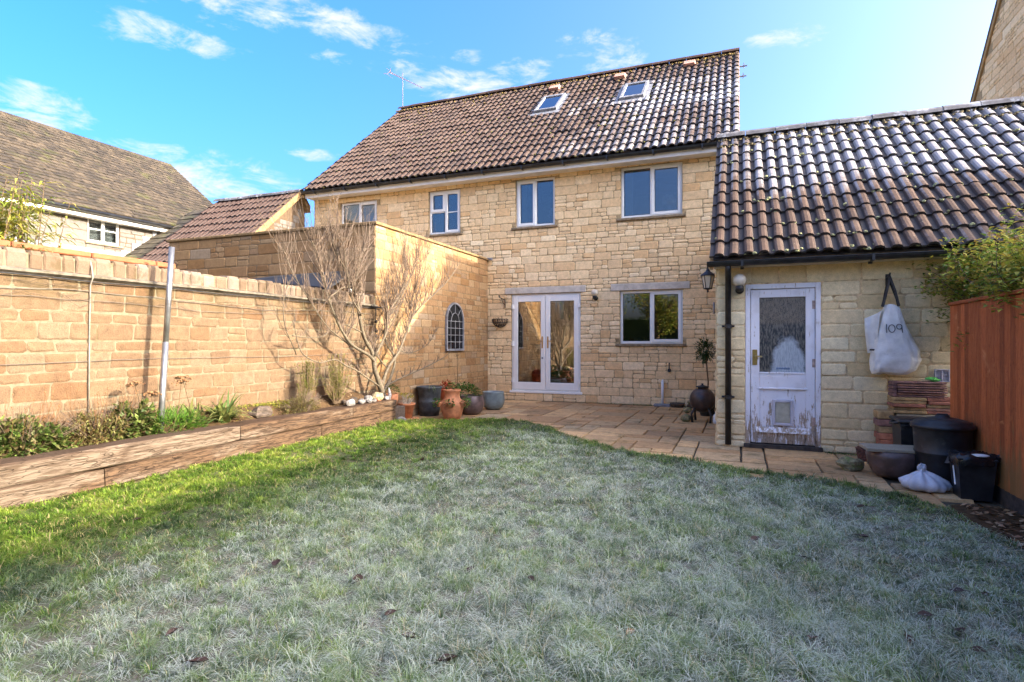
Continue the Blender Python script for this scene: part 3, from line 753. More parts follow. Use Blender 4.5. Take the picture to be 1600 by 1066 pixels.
    window(H, -4.67, -3.75, 3.88, 4.945, FY, [(0, .50, 0, 1, 1, []), (.50, 1, 0, 1, 0, [])], curtain=[(.06, .2)])
    window(H, -6.9, -6.06, 3.87, 4.9, FY, [(0, .5, 0, .52, 0, []), (0, .5, .52, 1, 1, []), (.5, 1, 0, 1, 1, [.5])], curtain=[(.05, .3)])
    window(H, -9.47, -8.37, 3.95, 4.85, FY, [(0, .5, 0, 1, 0, []), (.5, 1, 0, 1, 1, [])], curtain=[(.05, .25)])
    room(H, -10.1, -7.3, 2.9, 5.0, FY); room(H, -7.25, -5.6, 2.9, 5.0, FY); room(H, -5.5, -3.0, 2.9, 5.02, FY, 2.6); room(H, -2.9, -.3, 2.9, 5.03, FY, 2.6)
    room(H, -5.2, -2.72, .17, 2.5, FY, 3.5); room(H, -2.68, -.3, .17, 2.5, FY, 2.6)
    m = MB(); m.box(-9.6, -8.2, FY+.02, FY+.14, 2.95, 3.94); 
    # patio doors
    x0, x1, z0, z1 = -4.77, -3.17, .19, 2.375; f = MB(); frame_bars(f, x0, x1, z0+.03, z1, .055, FY+.03, FY+.11); f.bbox(x0-.04, x1+.04, FY-.03, FY+.12, z0-.02, z0+.032, .006)
    D = f.build('patio_door', M['upvc'], H)
    mid = (x0+x1)/2
    for (a, b) in ((x0+.045, mid-.004), (mid+.004, x1-.045)):
        lf = MB(); t = .105; y0, y1 = FY+.005, FY+.075
        lf.bbox(a, a+t, y0, y1, z0+.06, z1-.04, .006); lf.bbox(b-t, b, y0, y1, z0+.06, z1-.04, .006); lf.bbox(a+t, b-t, y0+.001, y1, z0+.06, z0+.22, .006); lf.bbox(a+t, b-t, y0+.001, y1, z1-.17, z1-.04, .006)
        lf.build('door_leaf', M['upvc'], D)
        p = MB(); p.box(a+t-.01, b-t+.01, FY+.036, FY+.042, z0+.21, z1-.16); p.build('pane', M['doorglass'], D)
        gk = MB(); 
        for q in ((a+t-.002, a+t+.008, z0+.22, z1-.17), (b-t-.008, b-t+.002, z0+.22, z1-.17), (a+t, b-t, z0+.218, z0+.228), (a+t, b-t, z1-.178, z1-.168)): gk.box(q[0], q[1], FY+.026, FY+.0355, q[2], q[3])
        gk.build('gasket', M['black_plastic'], D)
    for x in (mid-.07, mid+.06):
        h = MB(); h.bbox(x-.016, x+.016, FY-.008, FY+.004, 1.17, 1.43, .004); h.tube([(x, FY-.005, 1.33), (x, FY-.05, 1.33), (x+(-.1 if x < mid else .1), FY-.055, 1.325)], .010, 8); h.tube([(x, FY-.004, 1.24), (x, FY-.014, 1.24)], .013, 10)
        h.build('handle', M['brass'], D, smooth=False)
    for x in (x0+.035, x1-.035):
        for z in (.45, 1.27, 2.1):
            h = MB(); h.bbox(x-.03, x+.03, FY-.012, FY+.004, z-.05, z+.05, .006); h.tube([(x, FY-.012, z-.055), (x, FY-.012, z+.055)], .011, 8); h.build('hinge', M['upvc'], D)
    lb = MB(); lb.box(mid-.088, mid-.05, FY+.0015, FY+.004, .93, .975); lb.build('sticker', M['lead'], D)
    c = MB(); K = 20; vs = []
    for zz in (.25, 2.35):
        for k in range(K+1): u = k/K; vs.append((x0+.11+.19*u, FY+.3+.03*math.sin(u*30), zz))
    c.add(vs, [(k, k+1, K+2+k, K+1+k) for k in range(K)]); c.build('curtain', M['curtain'], D, smooth=True)
    # overflow arms on the far gable
    for z, ln in ((8.53, .26), (8.27, .24)):
        m = MB(); m.tube([(X1-.05, 16.25, z), (X1+ln, 16.25, z)], .018, 6); m.tube([(X1+ln-.08, 16.1, z+.01), (X1+ln-.08, 16.4, z+.01)], .012, 5); m.build('gable_bracket', M['lead'], H)
    return H
M['skyglass'] = glass_mat('roof_light_glass', .26, (.8, .82, .85))
M['ventpink'] = simple('pink_clay_vent', (.50, .26, .19), .8, .15, 8)
HOUSE = build_house()

# ================================================================== outhouse and garden wall (one wall line, x = -5.35)
def build_outhouse():
    O = T('flat_roofed_outhouse', 'flat roofed golden stone outhouse joining the garden wall to the house', 'outhouse', (-5.35, 9.9, 0))
    rng = random.Random(21)
    w = MB(); w.add([(-5.35, 7.7, 0), (-5.35, 12.09, 0), (-5.35, 12.09, 3.17), (-5.35, 7.7, 3.17)], [(0, 1, 2, 3)])
    w.add([(-9.93, 7.7, 0), (-5.35, 7.7, 0), (-5.35, 7.7, 3.17), (-9.93, 7.7, 3.17)], [(0, 1, 2, 3)])
    w.add([(-9.93, 7.7, 0), (-9.93, 12.09, 0), (-9.93, 12.09, 3.17), (-9.93, 7.7, 3.17)], [(3, 2, 1, 0)])
    w.add([(-9.93, 7.7, 3.16), (-5.35, 7.7, 3.16), (-5.35, 12.09, 3.16), (-9.93, 12.09, 3.16)], [(0, 1, 2, 3)])
    w.build('wall', M['outh_mortar'], O)
    r1 = ashlar(4.39, [0, 3.165], (.10, .165), (.15, .36), rng, (), split=.22, joint=.012)
    lay_stones(r1, (-5.35, 7.7, 0), Y_, Z_, X_, M['outh'], O, rng, budget=[215], proud=.007, jit=.004)
    r2 = [r for r in ashlar(4.58, [0, 3.165], (.13, .2), (.2, .44), rng, (), split=.2, joint=.012) if r[3] > 1.6]
    lay_stones(r2, (-9.93, 7.7, 0), X_, Z_, -Y_, M['outh'], O, rng, budget=[70], proud=.009, jit=.005)
    for (a, b, c, d) in ((-5.6, -5.31, 7.66, 12.08), (-9.97, -5.602, 7.66, 7.95)):
        n = 6; 
        for i in range(n):
            m = MB()
            if d-c > 1: m.bbox(a, b, c+(d-c)*i/n+.002, c+(d-c)*(i+1)/n-.002, 3.168, 3.215, .008)
            else: m.bbox(a+(b-a)*i/n+.002, a+(b-a)*(i+1)/n-.002, c, d, 3.168, 3.215, .008)
            m.build('coping_stone', M['copeflat'], O)
    m = MB(); m.tube([(-5.36, 12.03, 3.20), (-5.22, 12.03, 3.19)], .03, 8); m.build('spout', M['lead'], O)
M['copeflat'] = simple('tan_coping', (.235, .148, .061), .9, .2, 12, .4, stain=((.112, .082, .036), 5, .6))
build_outhouse()

def build_garden_wall():
    G = T('garden_wall', 'sunlit golden stone garden wall with a rounded coping along the left side', 'wall', (-5.48, 3.2, 0))
    rng = random.Random(31); y0, y1 = -2.0, 7.69
    w = MB(); w.box(-5.60, -5.35, y0, y1, .0, 1.885); w.build('wall', M['garden_mortar'], G)
    lev = [.3]; z = .3; k = 0
    while z < 1.80:
        z += (.165, .095)[k % 2]*rng.uniform(.93, 1.08); lev.append(min(z, 1.855)); k += 1
    lev[-1] = 1.855
    rects = []
    for a, b in zip(lev[:-1], lev[1:]):
        u = 0; tall = b-a > .13
        while u < y1-y0-.02:
            ww = rng.uniform(.22, .36) if tall else rng.uniform(.20, .34)
            if y1-y0-u-ww < .12: ww = y1-y0-u
            if tall and u+y0 > 4.4 and rng.random() < .3: rects += [(u, a, u+ww, (a+b)/2), (u, (a+b)/2, u+ww, b)]
            else: rects.append((u, a, u+ww, b))
            u += ww
    far = lambda r: .015 if r[0]+y0 < 4.2 else .010
    rects = [(a+far((a,))/2, b+far((a,))/2, c-far((a,))/2, d-far((a,))/2) for a, b, c, d in rects]
    rects = [r for r in rects if r[3]-r[1] > .025 and r[2]-r[0] > .03]
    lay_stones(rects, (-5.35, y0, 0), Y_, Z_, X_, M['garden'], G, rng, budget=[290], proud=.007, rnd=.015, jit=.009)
    m = MB(); n = 60; prev = None      # mortar ledge under the coping
    vs = []
    for i in range(n+1):
        y = y0+(y1-y0)*i/n; q = mnoise.noise(Vector((y*2.3, 3, 1)))*.008
        vs += [(-5.345, y, 1.845+q), (-5.30+q, y, 1.868+q), (-5.30+q, y, 1.885+q), (-5.36, y, 1.905)]
    fs = []
    for i in range(n):
        for k in range(3): fs.append((i*4+k, (i+1)*4+k, (i+1)*4+k+1, i*4+k+1))
    m.add(vs, fs); m.build('mortar_ledge', M['ledge'], G)
    cm = MB(); cm.box(-5.60, -5.349, y0, y1-.002, 1.89, 2.026); cm.build('coping_mortar', M['garden_mortar'], G)
    y = y0
    while y < y1-.05:
        p = rng.choice((rng.uniform(.095, .125), rng.uniform(.12, .175)))
        if y+p > y1: p = y1-y
        mb = MB(); h = rng.uniform(2.038, 2.064); K = 6; vs = []; g_ = .006
        fx = rng.uniform(-.008, .007); prof = [(-5.62, 1.90), (-5.338+fx, 1.90), (-5.328+fx+rng.uniform(-.008, .008), h-.045), (-5.352+fx, h-.008), (-5.46, h+rng.uniform(-.004, .008)), (-5.58, h-.01), (-5.62, h-.06)]
        for (yy, sh) in ((y+g_, .012), (y+g_+.012, 0), (y+p-g_-.012, 0), (y+p-g_, .012)):
            vs += [(px+(sh if px < -5.5 else -sh), yy, pz-(sh if pz > 2 else 0)) for px, pz in prof]
        fs = []; n_ = len(prof)
        for i in range(3):
            for k in range(n_): fs.append((i*n_+k, i*n_+(k+1) % n_, (i+1)*n_+(k+1) % n_, (i+1)*n_+k)[::-1])
        fs += [tuple(range(n_)), tuple(3*n_+k for k in range(n_))[::-1]]
        mb.add(vs, fs, rng.random()); mb.build('coping_stone', M['cope'], G, org=(-5.47, y+p/2, 1.98)); y += p
    y = -1.5
    while y < 4.25:                   # terracotta strip laid along the back of the coping
        mb = MB(); e = min(y+.62, 4.3); mb.bbox(-5.66, -5.44, y+.004, e-.004, 2.062+rng.uniform(-.003, .003), 2.115, .01); mb.build('clay_capping', M['orange'], G, org=(-5.55, y+.3, 2.09)); y += .62
    return G
M['ledge'] = simple('ledge_mortar', (.145, .121, .086), .95, .2, 16, .5, stain=((.052, .042, .018), 5, .55))
build_garden_wall()

# ================================================================== shed (tiled outbuilding on the right)
def build_shed():
    S = T('stone_shed', 'stone shed with frosted tiled roof and peeling white door on the right', 'shed', (2.0, 7.72, 0))
    rng = random.Random(41); X0, X1, FY = -.26, 5.0, 7.72
    w = MB(); holed_wall(w, (X0, FY, 0), X_, Z_, -Y_, X1-X0, 2.36, [(.08-X0, .91-X0, .0, 2.015)], .2)
    w.add([(X0, FY+.001, 0), (X0, 12.08, 0), (X0, 12.08, 2.9), (X0, 10.2, 4.5), (X0, FY+.001, 2.42)], [(4, 3, 2, 1, 0)])
    w.add([(X1, FY+.001, 0), (X1, 12.7, 0), (X1, 12.7, 2.36), (X1, 10.2, 4.5), (X1, FY+.001, 2.42)], [(0, 1, 2, 3, 4)])
    w.build('wall', M['shed_mortar'], S)
    rects = ashlar(2.75, [0, 2.02, 2.24], (.125, .19), (.2, .42), rng, [(.08-X0, .91-X0, 0, 2.02)], split=.22, joint=.012)
    lay_stones(rects, (X0, FY, 0), X_, Z_, -Y_, M['shedst'], S, rng, budget=[260], proud=.010, rnd=.020, jit=.006)
    r2 = ashlar(4.3, [0, 2.3], (.12, .19), (.2, .42), rng, (), split=.2, joint=.014)
    lay_stones(r2, (X0, FY, 0), Y_, Z_, -X_, M['shedst'], S, rng, budget=[0], proud=.012)
    m = MB(); m.box(X0-.03, X1, 7.55, 7.718, 2.225, 2.24); m.bbox(X0-.03, X1, 7.52, 7.55, 2.215, 2.36, .004); m.build('fascia', M['shedfascia'], S)
    gutter(S, X0-.1, X1, 7.445, 2.275, .055, 1.35)
    ye, ze, yr, zr = 7.44, 2.335, 10.2, 4.66
    r = MB(); r.add([(X0-.05, ye+.02, ze-.03), (X1, ye+.02, ze-.03), (X1, yr, zr-.03), (X0-.05, yr, zr-.03)], [(0, 1, 2, 3)])
    r.add([(X0-.05, yr, zr), (X1, yr, zr), (X1, 12.9, 2.35), (X0-.05, 12.9, 2.35)], [(0, 1, 2, 3)])
    r.add([(X0-.05, ye+.04, ze-.09), (X1, ye+.04, ze-.09), (X1, yr, zr-.09), (X0-.05, yr, zr-.09)], [(3, 2, 1, 0)]); r.build('roof', M['underroof'], S)
    tiled_roof(S, X0-.07, X1, ye, ze, yr, zr-.01, M['tile_shed'], rng, [300], 11, w=.332)
    ridge_tiles(S, X0-.08, X1, yr, zr+.045, M['lead_ridge'], rng)
    moss_on_roof(S, X0, X1, ye, ze, yr, zr, rng, 420, M['mosspale'], (.010, .026), rows=11)
    moss_on_roof(S, X0-.05, X1, yr-.3, zr-.24, yr+.02, zr+.05, rng, 330, M['mossdark'], (.010, .022), rows=2)
    for x in (X0-.05,):
        m = MB(); a = Vector((x, ye+.03, ze-.05)); b = Vector((x, yr, zr-.04))
        for (p, q) in ((a, b), (b, Vector((x, 12.9, 2.32)))):
            m.add([p+Vector((-.02, 0, -.1)), p+Vector((.02, 0, -.1)), p+Vector((.02, 0, .03)), p+Vector((-.02, 0, .03)), q+Vector((-.02, 0, -.1)), q+Vector((.02, 0, -.1)), q+Vector((.02, 0, .03)), q+Vector((-.02, 0, .03))],
              [(0, 1, 2, 3)[::-1], (4, 5, 6, 7), (0, 1, 5, 4), (2, 3, 7, 6), (1, 2, 6, 5), (3, 0, 4, 7)])
        m.build('verge', M['barge'], S)
    # downpipe
    dp = MB(); dp.tube([(-.12, 7.46, 2.24), (-.12, 7.50, 2.16), (-.12, 7.655, 2.06), (-.12, 7.655, .03)], .036, 12); dpo = dp.build('downpipe', M['black_plastic'], S, smooth=True)
    for z in (1.50, .62):
        b = MB(); b.tube([(-.12, 7.655, z-.025), (-.12, 7.655, z+.025)], .043, 12); b.bbox(-.195, -.045, 7.66, 7.70, z-.012, z+.012, .004); b.build('pipe_clip', M['black_plastic'], dpo)
    # door
    x0, x1, z0, z1 = .08, .91, .05, 2.015; f = MB()
    f.bbox(x0, x0+.055, FY-.01, FY+.1, z0, z1, .005); f.bbox(x1-.055, x1, FY-.01, FY+.1, z0, z1, .005); f.bbox(x0+.055, x1-.055, FY-.009, FY+.1, z1-.06, z1, .005)
    D = f.build('door_frame', M['peel'], S)
    a, b, c, d = x0+.06, x1-.06, z0+.012, z1-.066; L = MB(); y0, y1 = FY+.012, FY+.055
    L.bbox(a, a+.10, y0, y1, c, d, .004); L.bbox(b-.10, b, y0, y1, c, d, .004); L.bbox(a+.10, b-.10, y0+.001, y1, d-.10, d, .004)
    L.bbox(a+.10, b-.10, y0+.001, y1, .735, .93, .004); L.bbox(a+.10, b-.10, y0+.001, y1, c, .25, .004)
    L.box(a+.10, b-.10, y0+.016, y1-.01, .25, .735)
    L.bbox(a+.10, b-.10, y0-.006, y0+.016, .915, .935, .003); L.bbox(a+.08, b-.08, y0-.010, y0+.016, .725, .745, .003)
    L.build('door_leaf', M['peel'], D)
    wb = MB(); wb.add([(a+.06, y0-.002, .21), (b-.06, y0-.002, .21), (b-.06, y0-.002, .265), (a+.06, y0-.002, .265), (a+.06, y0-.05, .20), (b-.06, y0-.05, .20)], [(0, 1, 5, 4)[::-1], (4, 5, 2, 3)[::1], (0, 4, 3), (1, 2, 5)]); wb.build('weather_bar', M['peel'], D)
    p = MB(); p.box(a+.098, b-.098, y0+.02, y0+.026, .93, d-.098); p.build('frosted_pane', M['frostpane'], D)
    k = MB(); k.bbox(a+.02, a+.075, y0-.012, y0+.004, 1.02, 1.21, .004); k.tube([(a+.05, y0-.008, 1.13), (a+.05, y0-.05, 1.13), (a+.13, y0-.055, 1.125)], .010, 8); k.build('handle', M['brass'], D)
    for z in (.35, 1.05, 1.75):
        h = MB(); h.tube([(b+.004, y0-.008, z-.05), (b+.004, y0-.008, z+.05)], .008, 8); h.box(b-.03, b+.03, y0-.004, y0+.003, z-.05, z+.05); h.build('hinge', M['rustpaint'], D)
    cf = MB(); cx = (a+b)/2+.005; frame_bars(cf, cx-.115, cx+.115, .285, .60, .032, y0-.014, y0+.02); cfo = cf.build('cat_flap', M['catgrey'], D)
    th = MB(); th.bbox(x0-.02, x1+.02, FY-.05, FY+.1, .0, .052, .006); th.build('threshold', M['darkwood'], S)
    fl = MB(); fl.bbox(cx-.082, cx+.082, y0+.0, y0+.008, .318, .568, .01); fl.build('flap', M['flapcream'], D)
    bs = MB()
    rr = random.Random(3)
    for i in range(5):
        xx = cx+.0-.07+i*.032; bs.tube([(xx, y0+.016, .968), (xx+.008, y0+.014, .995), (xx+.018, y0+.014, .972), (xx+.024, y0+.014, .99)], .003, 4)
    bs.build('blue_scribble', M['bluemark'], D)
    it = MB(); it.add([(x0-.1, FY+.2, 0), (x1+.4, FY+.2, 0), (x1+.4, FY+1.8, 0), (x0-.1, FY+1.8, 0), (x0-.1, FY+.2, 2.3), (x1+.4, FY+.2, 2.3), (x1+.4, FY+1.8, 2.3), (x0-.1, FY+1.8, 2.3)], [(0, 1, 2, 3), (4, 7, 6, 5), (0, 3, 7, 4), (1, 5, 6, 2), (3, 2, 6, 7)]); it.build('interior', M['room'], S)
    return S
def peel_mat():
    m, t = newmat('peeling_white_paint')
    n = t.noise(t.scalevec(t.pos, (5, 5, 1.0)), 6.0, 7.0, .7); n2 = t.noise(t.pos, 60, 4, .6)
    sp = t.new('ShaderNodeSeparateXYZ'); t.l.new(t.pos, sp.inputs[0])
    low = t.maprange(sp.outputs[2], .75, .1, 0, .17); q = t.math('ADD', n, t.math('ADD', low, t.math('MULTIPLY', t.math('SUBTRACT', n2, .5), .14)))
    c = t.mix(t.maprange(q, .60, .66), (.74, .72, .74), (.36, .27, .19))
    c = t.mix(t.maprange(q, .74, .80), c, (.12, .08, .05)); c = t.mix(t.maprange(t.noise(t.pos, 7, 5), .5, .7, 0, .35), c, (.52, .47, .44))
    t.put(t.b.inputs['Base Color'], c); t.b.inputs['Roughness'].default_value = .65
    bump(t, t.math('ADD', t.maprange(q, .58, .66, 1, 0), t.math('MULTIPLY', n2, .3)), .5, .003); return m
def frostpane_mat():
    """obscured glass with a patch of frozen condensation on its lower half"""
    m, t = newmat('obscured_frosted_glass')
    sp = t.new('ShaderNodeSeparateXYZ'); t.l.new(t.pos, sp.inputs[0])
    n = t.noise(t.pos, 9, 6, .65); n2 = t.noise(t.pos, 160, 2, .5); n3 = t.noise(t.scalevec(t.pos, (1, 1, .25)), 60, 4, .6)
    dx = t.math('DIVIDE', t.math('SUBTRACT', sp.outputs[0], .56), .21); dz = t.math('DIVIDE', t.math('SUBTRACT', sp.outputs[2], .93), .46)
    r = t.math('ADD', t.math('MULTIPLY', dx, dx), t.math('MULTIPLY', dz, dz))
    f = t.maprange(t.math('ADD', r, t.math('MULTIPLY', t.math('SUBTRACT', n, .5), 1.1)), 1.05, .6)
    c = t.mix(t.maprange(n3, .42, .62), (.018, .02, .022), (.13, .115, .09))
    up = t.maprange(sp.outputs[2], 1.5, 1.56); c = t.mix(t.math('MULTIPLY', up, t.maprange(n2, .4, .55, 0, .75)), c, (.20, .155, .10))
    c = t.mix(f, c, t.mix(t.maprange(n3, .35, .65), (.42, .46, .49), (.30, .34, .36)))
    t.put(t.b.inputs['Base Color'], c); t.b.inputs['Roughness'].default_value = .22; t.b.inputs['Specular IOR Level'].default_value = .6
    bump(t, n2, .6, .004); return m
M['peel'] = peel_mat(); M['frostpane'] = frostpane_mat()
M['catgrey'] = simple('cat_flap_frame', (.50, .48, .52), .5, .08, 8); M['flapcream'] = simple('cat_flap_door', (.42, .39, .30), .35, .1, 14)
M['rustpaint'] = simple('rusty_hinge', (.45, .32, .26), .7, .2, 30); M['darkwood'] = simple('dark_threshold', (.045, .035, .028), .8, .3, 20, .4)
M['bluemark'] = simple('blue_ink', (.05, .16, .42), .6, .05, 5)
M['shedfascia'] = simple('shed_fascia_paint', (.62, .54, .44), .6, .12, 5, .1, stain=((.42, .33, .24), 3, .6))
M['lead_ridge'] = simple('grey_ridge_tile', (.15, .14, .14), .85, .25, 8, .4, stain=((.40, .41, .43), 4, .52), tintamp=.2)
M['mosspale'] = simple('pale_moss', (.36, .36, .17), .95, .25, 30, .5)
M['mossdark'] = simple('dark_ridge_moss', (.16, .125, .06), .95, .35, 30, .5)
build_shed()
# ================================================================== houses beyond the wall and at the right
def slate_roof(parent, O, U, S, nc, nr, L, Wd, mat, rng, name='roof_slating', smax=None):
    """courses of small slates as one joined part: far too many to count"""
    O, U, S = Vector(O), Vector(U), Vector(S).normalized(); N = U.cross(S); mb = MB(); g = L/nr; w = Wd/nc
    for r in range(nr):
        off = (r % 2)*w*.5
        for c in range(nc+1):
            a = max(0, c*w-off); b = min(Wd, (c+1)*w-off)
            if b-a < .02: continue
            h = .014+rng.uniform(0, .012); dy = rng.uniform(-.02, .012); p = O+S*(r*g+dy)
            q = [p+U*(a+.004)+N*h, p+U*(b-.004)+N*h, p+U*(b-.004)+S*(g*1.05)+N*.002, p+U*(a+.004)+S*(g*1.05)+N*.002, p+U*(a+.004)-N*.01, p+U*(b-.004)-N*.01]
            mb.add(q, [(0, 1, 2, 3), (4, 5, 1, 0)], rng.random())
    return mb.build(name, mat, parent, kind='stuff')
def build_far_house():
    H = T('pale_stone_house', 'pale stone house with long mossy slate roof beyond the garden wall at left', 'house', (-14.5, 7, 0))
    rng = random.Random(51); X = -14.5; Yn, Yf = -3.0, 13.9
    ez, rx, rz = 4.45, -17.85, 7.25
    op = [(9.11-Yn, 9.88-Yn, 3.72, 4.33)]
    w = MB(); holed_wall(w, (X, Yn, 0), Y_, Z_, X_, Yf-.2-Yn, ez+.1, op, .15)
    w.add([(X-.001, Yf-.2, 0), (-21.2, Yf-.2, 0), (-21.2, Yf-.2, ez), (rx, Yf-.2, rz-.2), (X-.001, Yf-.2, ez+.1)], [(0, 1, 2, 3, 4)]); w.build('wall', M['pale_mortar'], H)
    rects = [r for r in ashlar(Yf-.2-Yn, [0, 3.72, 4.33, ez+.05], (.17, .30), (.3, .62), rng, op, split=.25, joint=.018) if r[3] > 2.7]
    lay_stones(rects, (X, Yn, 0), Y_, Z_, X_, M['pale'], H, rng, budget=[150], proud=.012, rnd=.02)
    r = MB(); e = (X+.3, ez-.03); r.add([(e[0], Yn, e[1]), (e[0], Yf, e[1]), (rx, Yf, rz), (rx, Yn, rz)], [(0, 1, 2, 3)])
    r.add([(rx, Yn, rz), (rx, Yf, rz), (-21.4, Yf, ez-.1), (-21.4, Yn, ez-.1)], [(0, 1, 2, 3)]); r.add([(e[0], Yf, e[1]-.14), (rx, Yf, rz-.14), (rx, Yf, rz), (e[0], Yf, e[1])], [(0, 1, 2, 3)])
    r.build('roof', M['underroof'], H)
    S = Vector((rx-e[0], 0, rz-e[1])); L = S.length
    slate_roof(H, (e[0], Yn, e[1]+.03), Y_, S, 74, 26, L, Yf-Yn, M['tile_far'], rng)
    m = MB(); n = 36
    for i in range(n):
        a, b = Yn+(Yf-Yn)*i/n, Yn+(Yf-Yn)*(i+1)/n; mm = MB(); mm.add([(rx+.17, a+.004, rz-.09), (rx+.17, b-.004, rz-.09), (rx, b-.004, rz+.07), (rx, a+.004, rz+.07), (rx-.17, a, rz-.09), (rx-.17, b, rz-.09)], [(0, 1, 2, 3), (3, 2, 5, 4)], rng.random())
        mm.build('ridge_tile', M['tile_far'], H, org=(rx, a, rz))
    m = MB(); m.bbox(X-.0+.01, X+.22, Yn, Yf-.1, ez-.2, ez-.185, .002); m.bbox(X+.2, X+.225, Yn, Yf-.1, ez-.2, ez-.04, .004); m.build('fascia', M['fascia'], H)
    gm = MB(); gm.tube([(X+.30, Yn, ez-.06), (X+.30, Yf-.1, ez-.06)], .045, 8); gm.build('gutter', M['black_plastic'], H, smooth=True)
    # window in the x = const wall
    f = MB(); y0, y1, z0, z1 = 9.11, 9.88, 3.72, 4.33; t = .055
    def b_(a, b, c, d, p=0.0, q=.05): f.bbox(X-.03-q, X-.03+p, a, b, c, d, .005)
    b_(y0, y0+t, z0, z1); b_(y1-t, y1, z0, z1); b_(y0+t, y1-t, z0, z0+t, -.001); b_(y0+t, y1-t, z1-t, z1, -.001); ym = (y0+y1)/2; b_(ym-.035, ym+.035, z0+t, z1-t, .004); zm = (z0+z1)/2+.02
    wo = f.build('window', M['upvc'], H)
    for (a, b) in ((y0+t, ym-.035), (ym+.035, y1-t)):
        gb = MB(); gb.bbox(X-.05, X-.028, a, b, zm-.012, zm+.012, .003); gb.build('glazing_bar', M['upvc'], wo)
        p = MB(); p.box(X-.058, X-.052, a-.005, b+.005, z0+t-.005, z1-t+.005); p.build('pane', M['glass'], wo)
    s = MB(); s.bbox(X-.06, X+.05, y0-.07, y1+.07, z0-.05, z0-.003, .006); s.build('sill', M['sill'], wo)
    cu = MB(); cu.box(X-.20, X-.19, y0, y1, z0, z1); cu.build('blind', M['curtain'], wo)
    it = MB(); it.add([(X-.16, 8.6, 3), (X-.16, 10.4, 3), (X-2, 10.4, 3), (X-2, 8.6, 3), (X-.16, 8.6, 4.5), (X-.16, 10.4, 4.5), (X-2, 10.4, 4.5), (X-2, 8.6, 4.5)], [(3, 2, 1, 0), (4, 5, 6, 7), (0, 4, 7, 3), (1, 2, 6, 5), (2, 3, 7, 6)]); it.build('interior', M['room'], H)
    # lean-to roof below, with lead flashing up the wall
    fl = MB(); fl.bbox(X+.004, X+.03, Yn, 9.9, 3.42, 3.56, .003); fl.build('flashing', M['lead'], H)
    for i in range(4):
        q = MB(); q.bbox(X+.004, X+.028, 9.9+i*.28, 9.9+(i+1)*.28-.003, 3.40+i*.226, 3.62+i*.226, .003); q.build('stepped_flashing', M['lead'], H)
    S2 = Vector((3.2, 0, -1.5)); 
    lt = MB(); lt.add([(X+.02, Yn, 3.44), (X+.02, 9.85, 3.44), (X+3.2, 9.85, 1.94), (X+3.2, Yn, 1.94)], [(3, 2, 1, 0)]); lt.add([(X+3.0, Yn, 0), (X+3.0, 9.7, 0), (X+3.0, 9.7, 2.03), (X+3.0, Yn, 2.03)], [(0, 1, 2, 3)])
    lt.build('lean_to', M['pale_mortar'], H)
    slate_roof(H, (X+3.2, Yn, 1.96), Y_, (-3.18, 0, 1.5), 56, 14, 3.5, 9.85-Yn, M['tile_moss'], rng, 'lean_to_slating')
build_far_house()

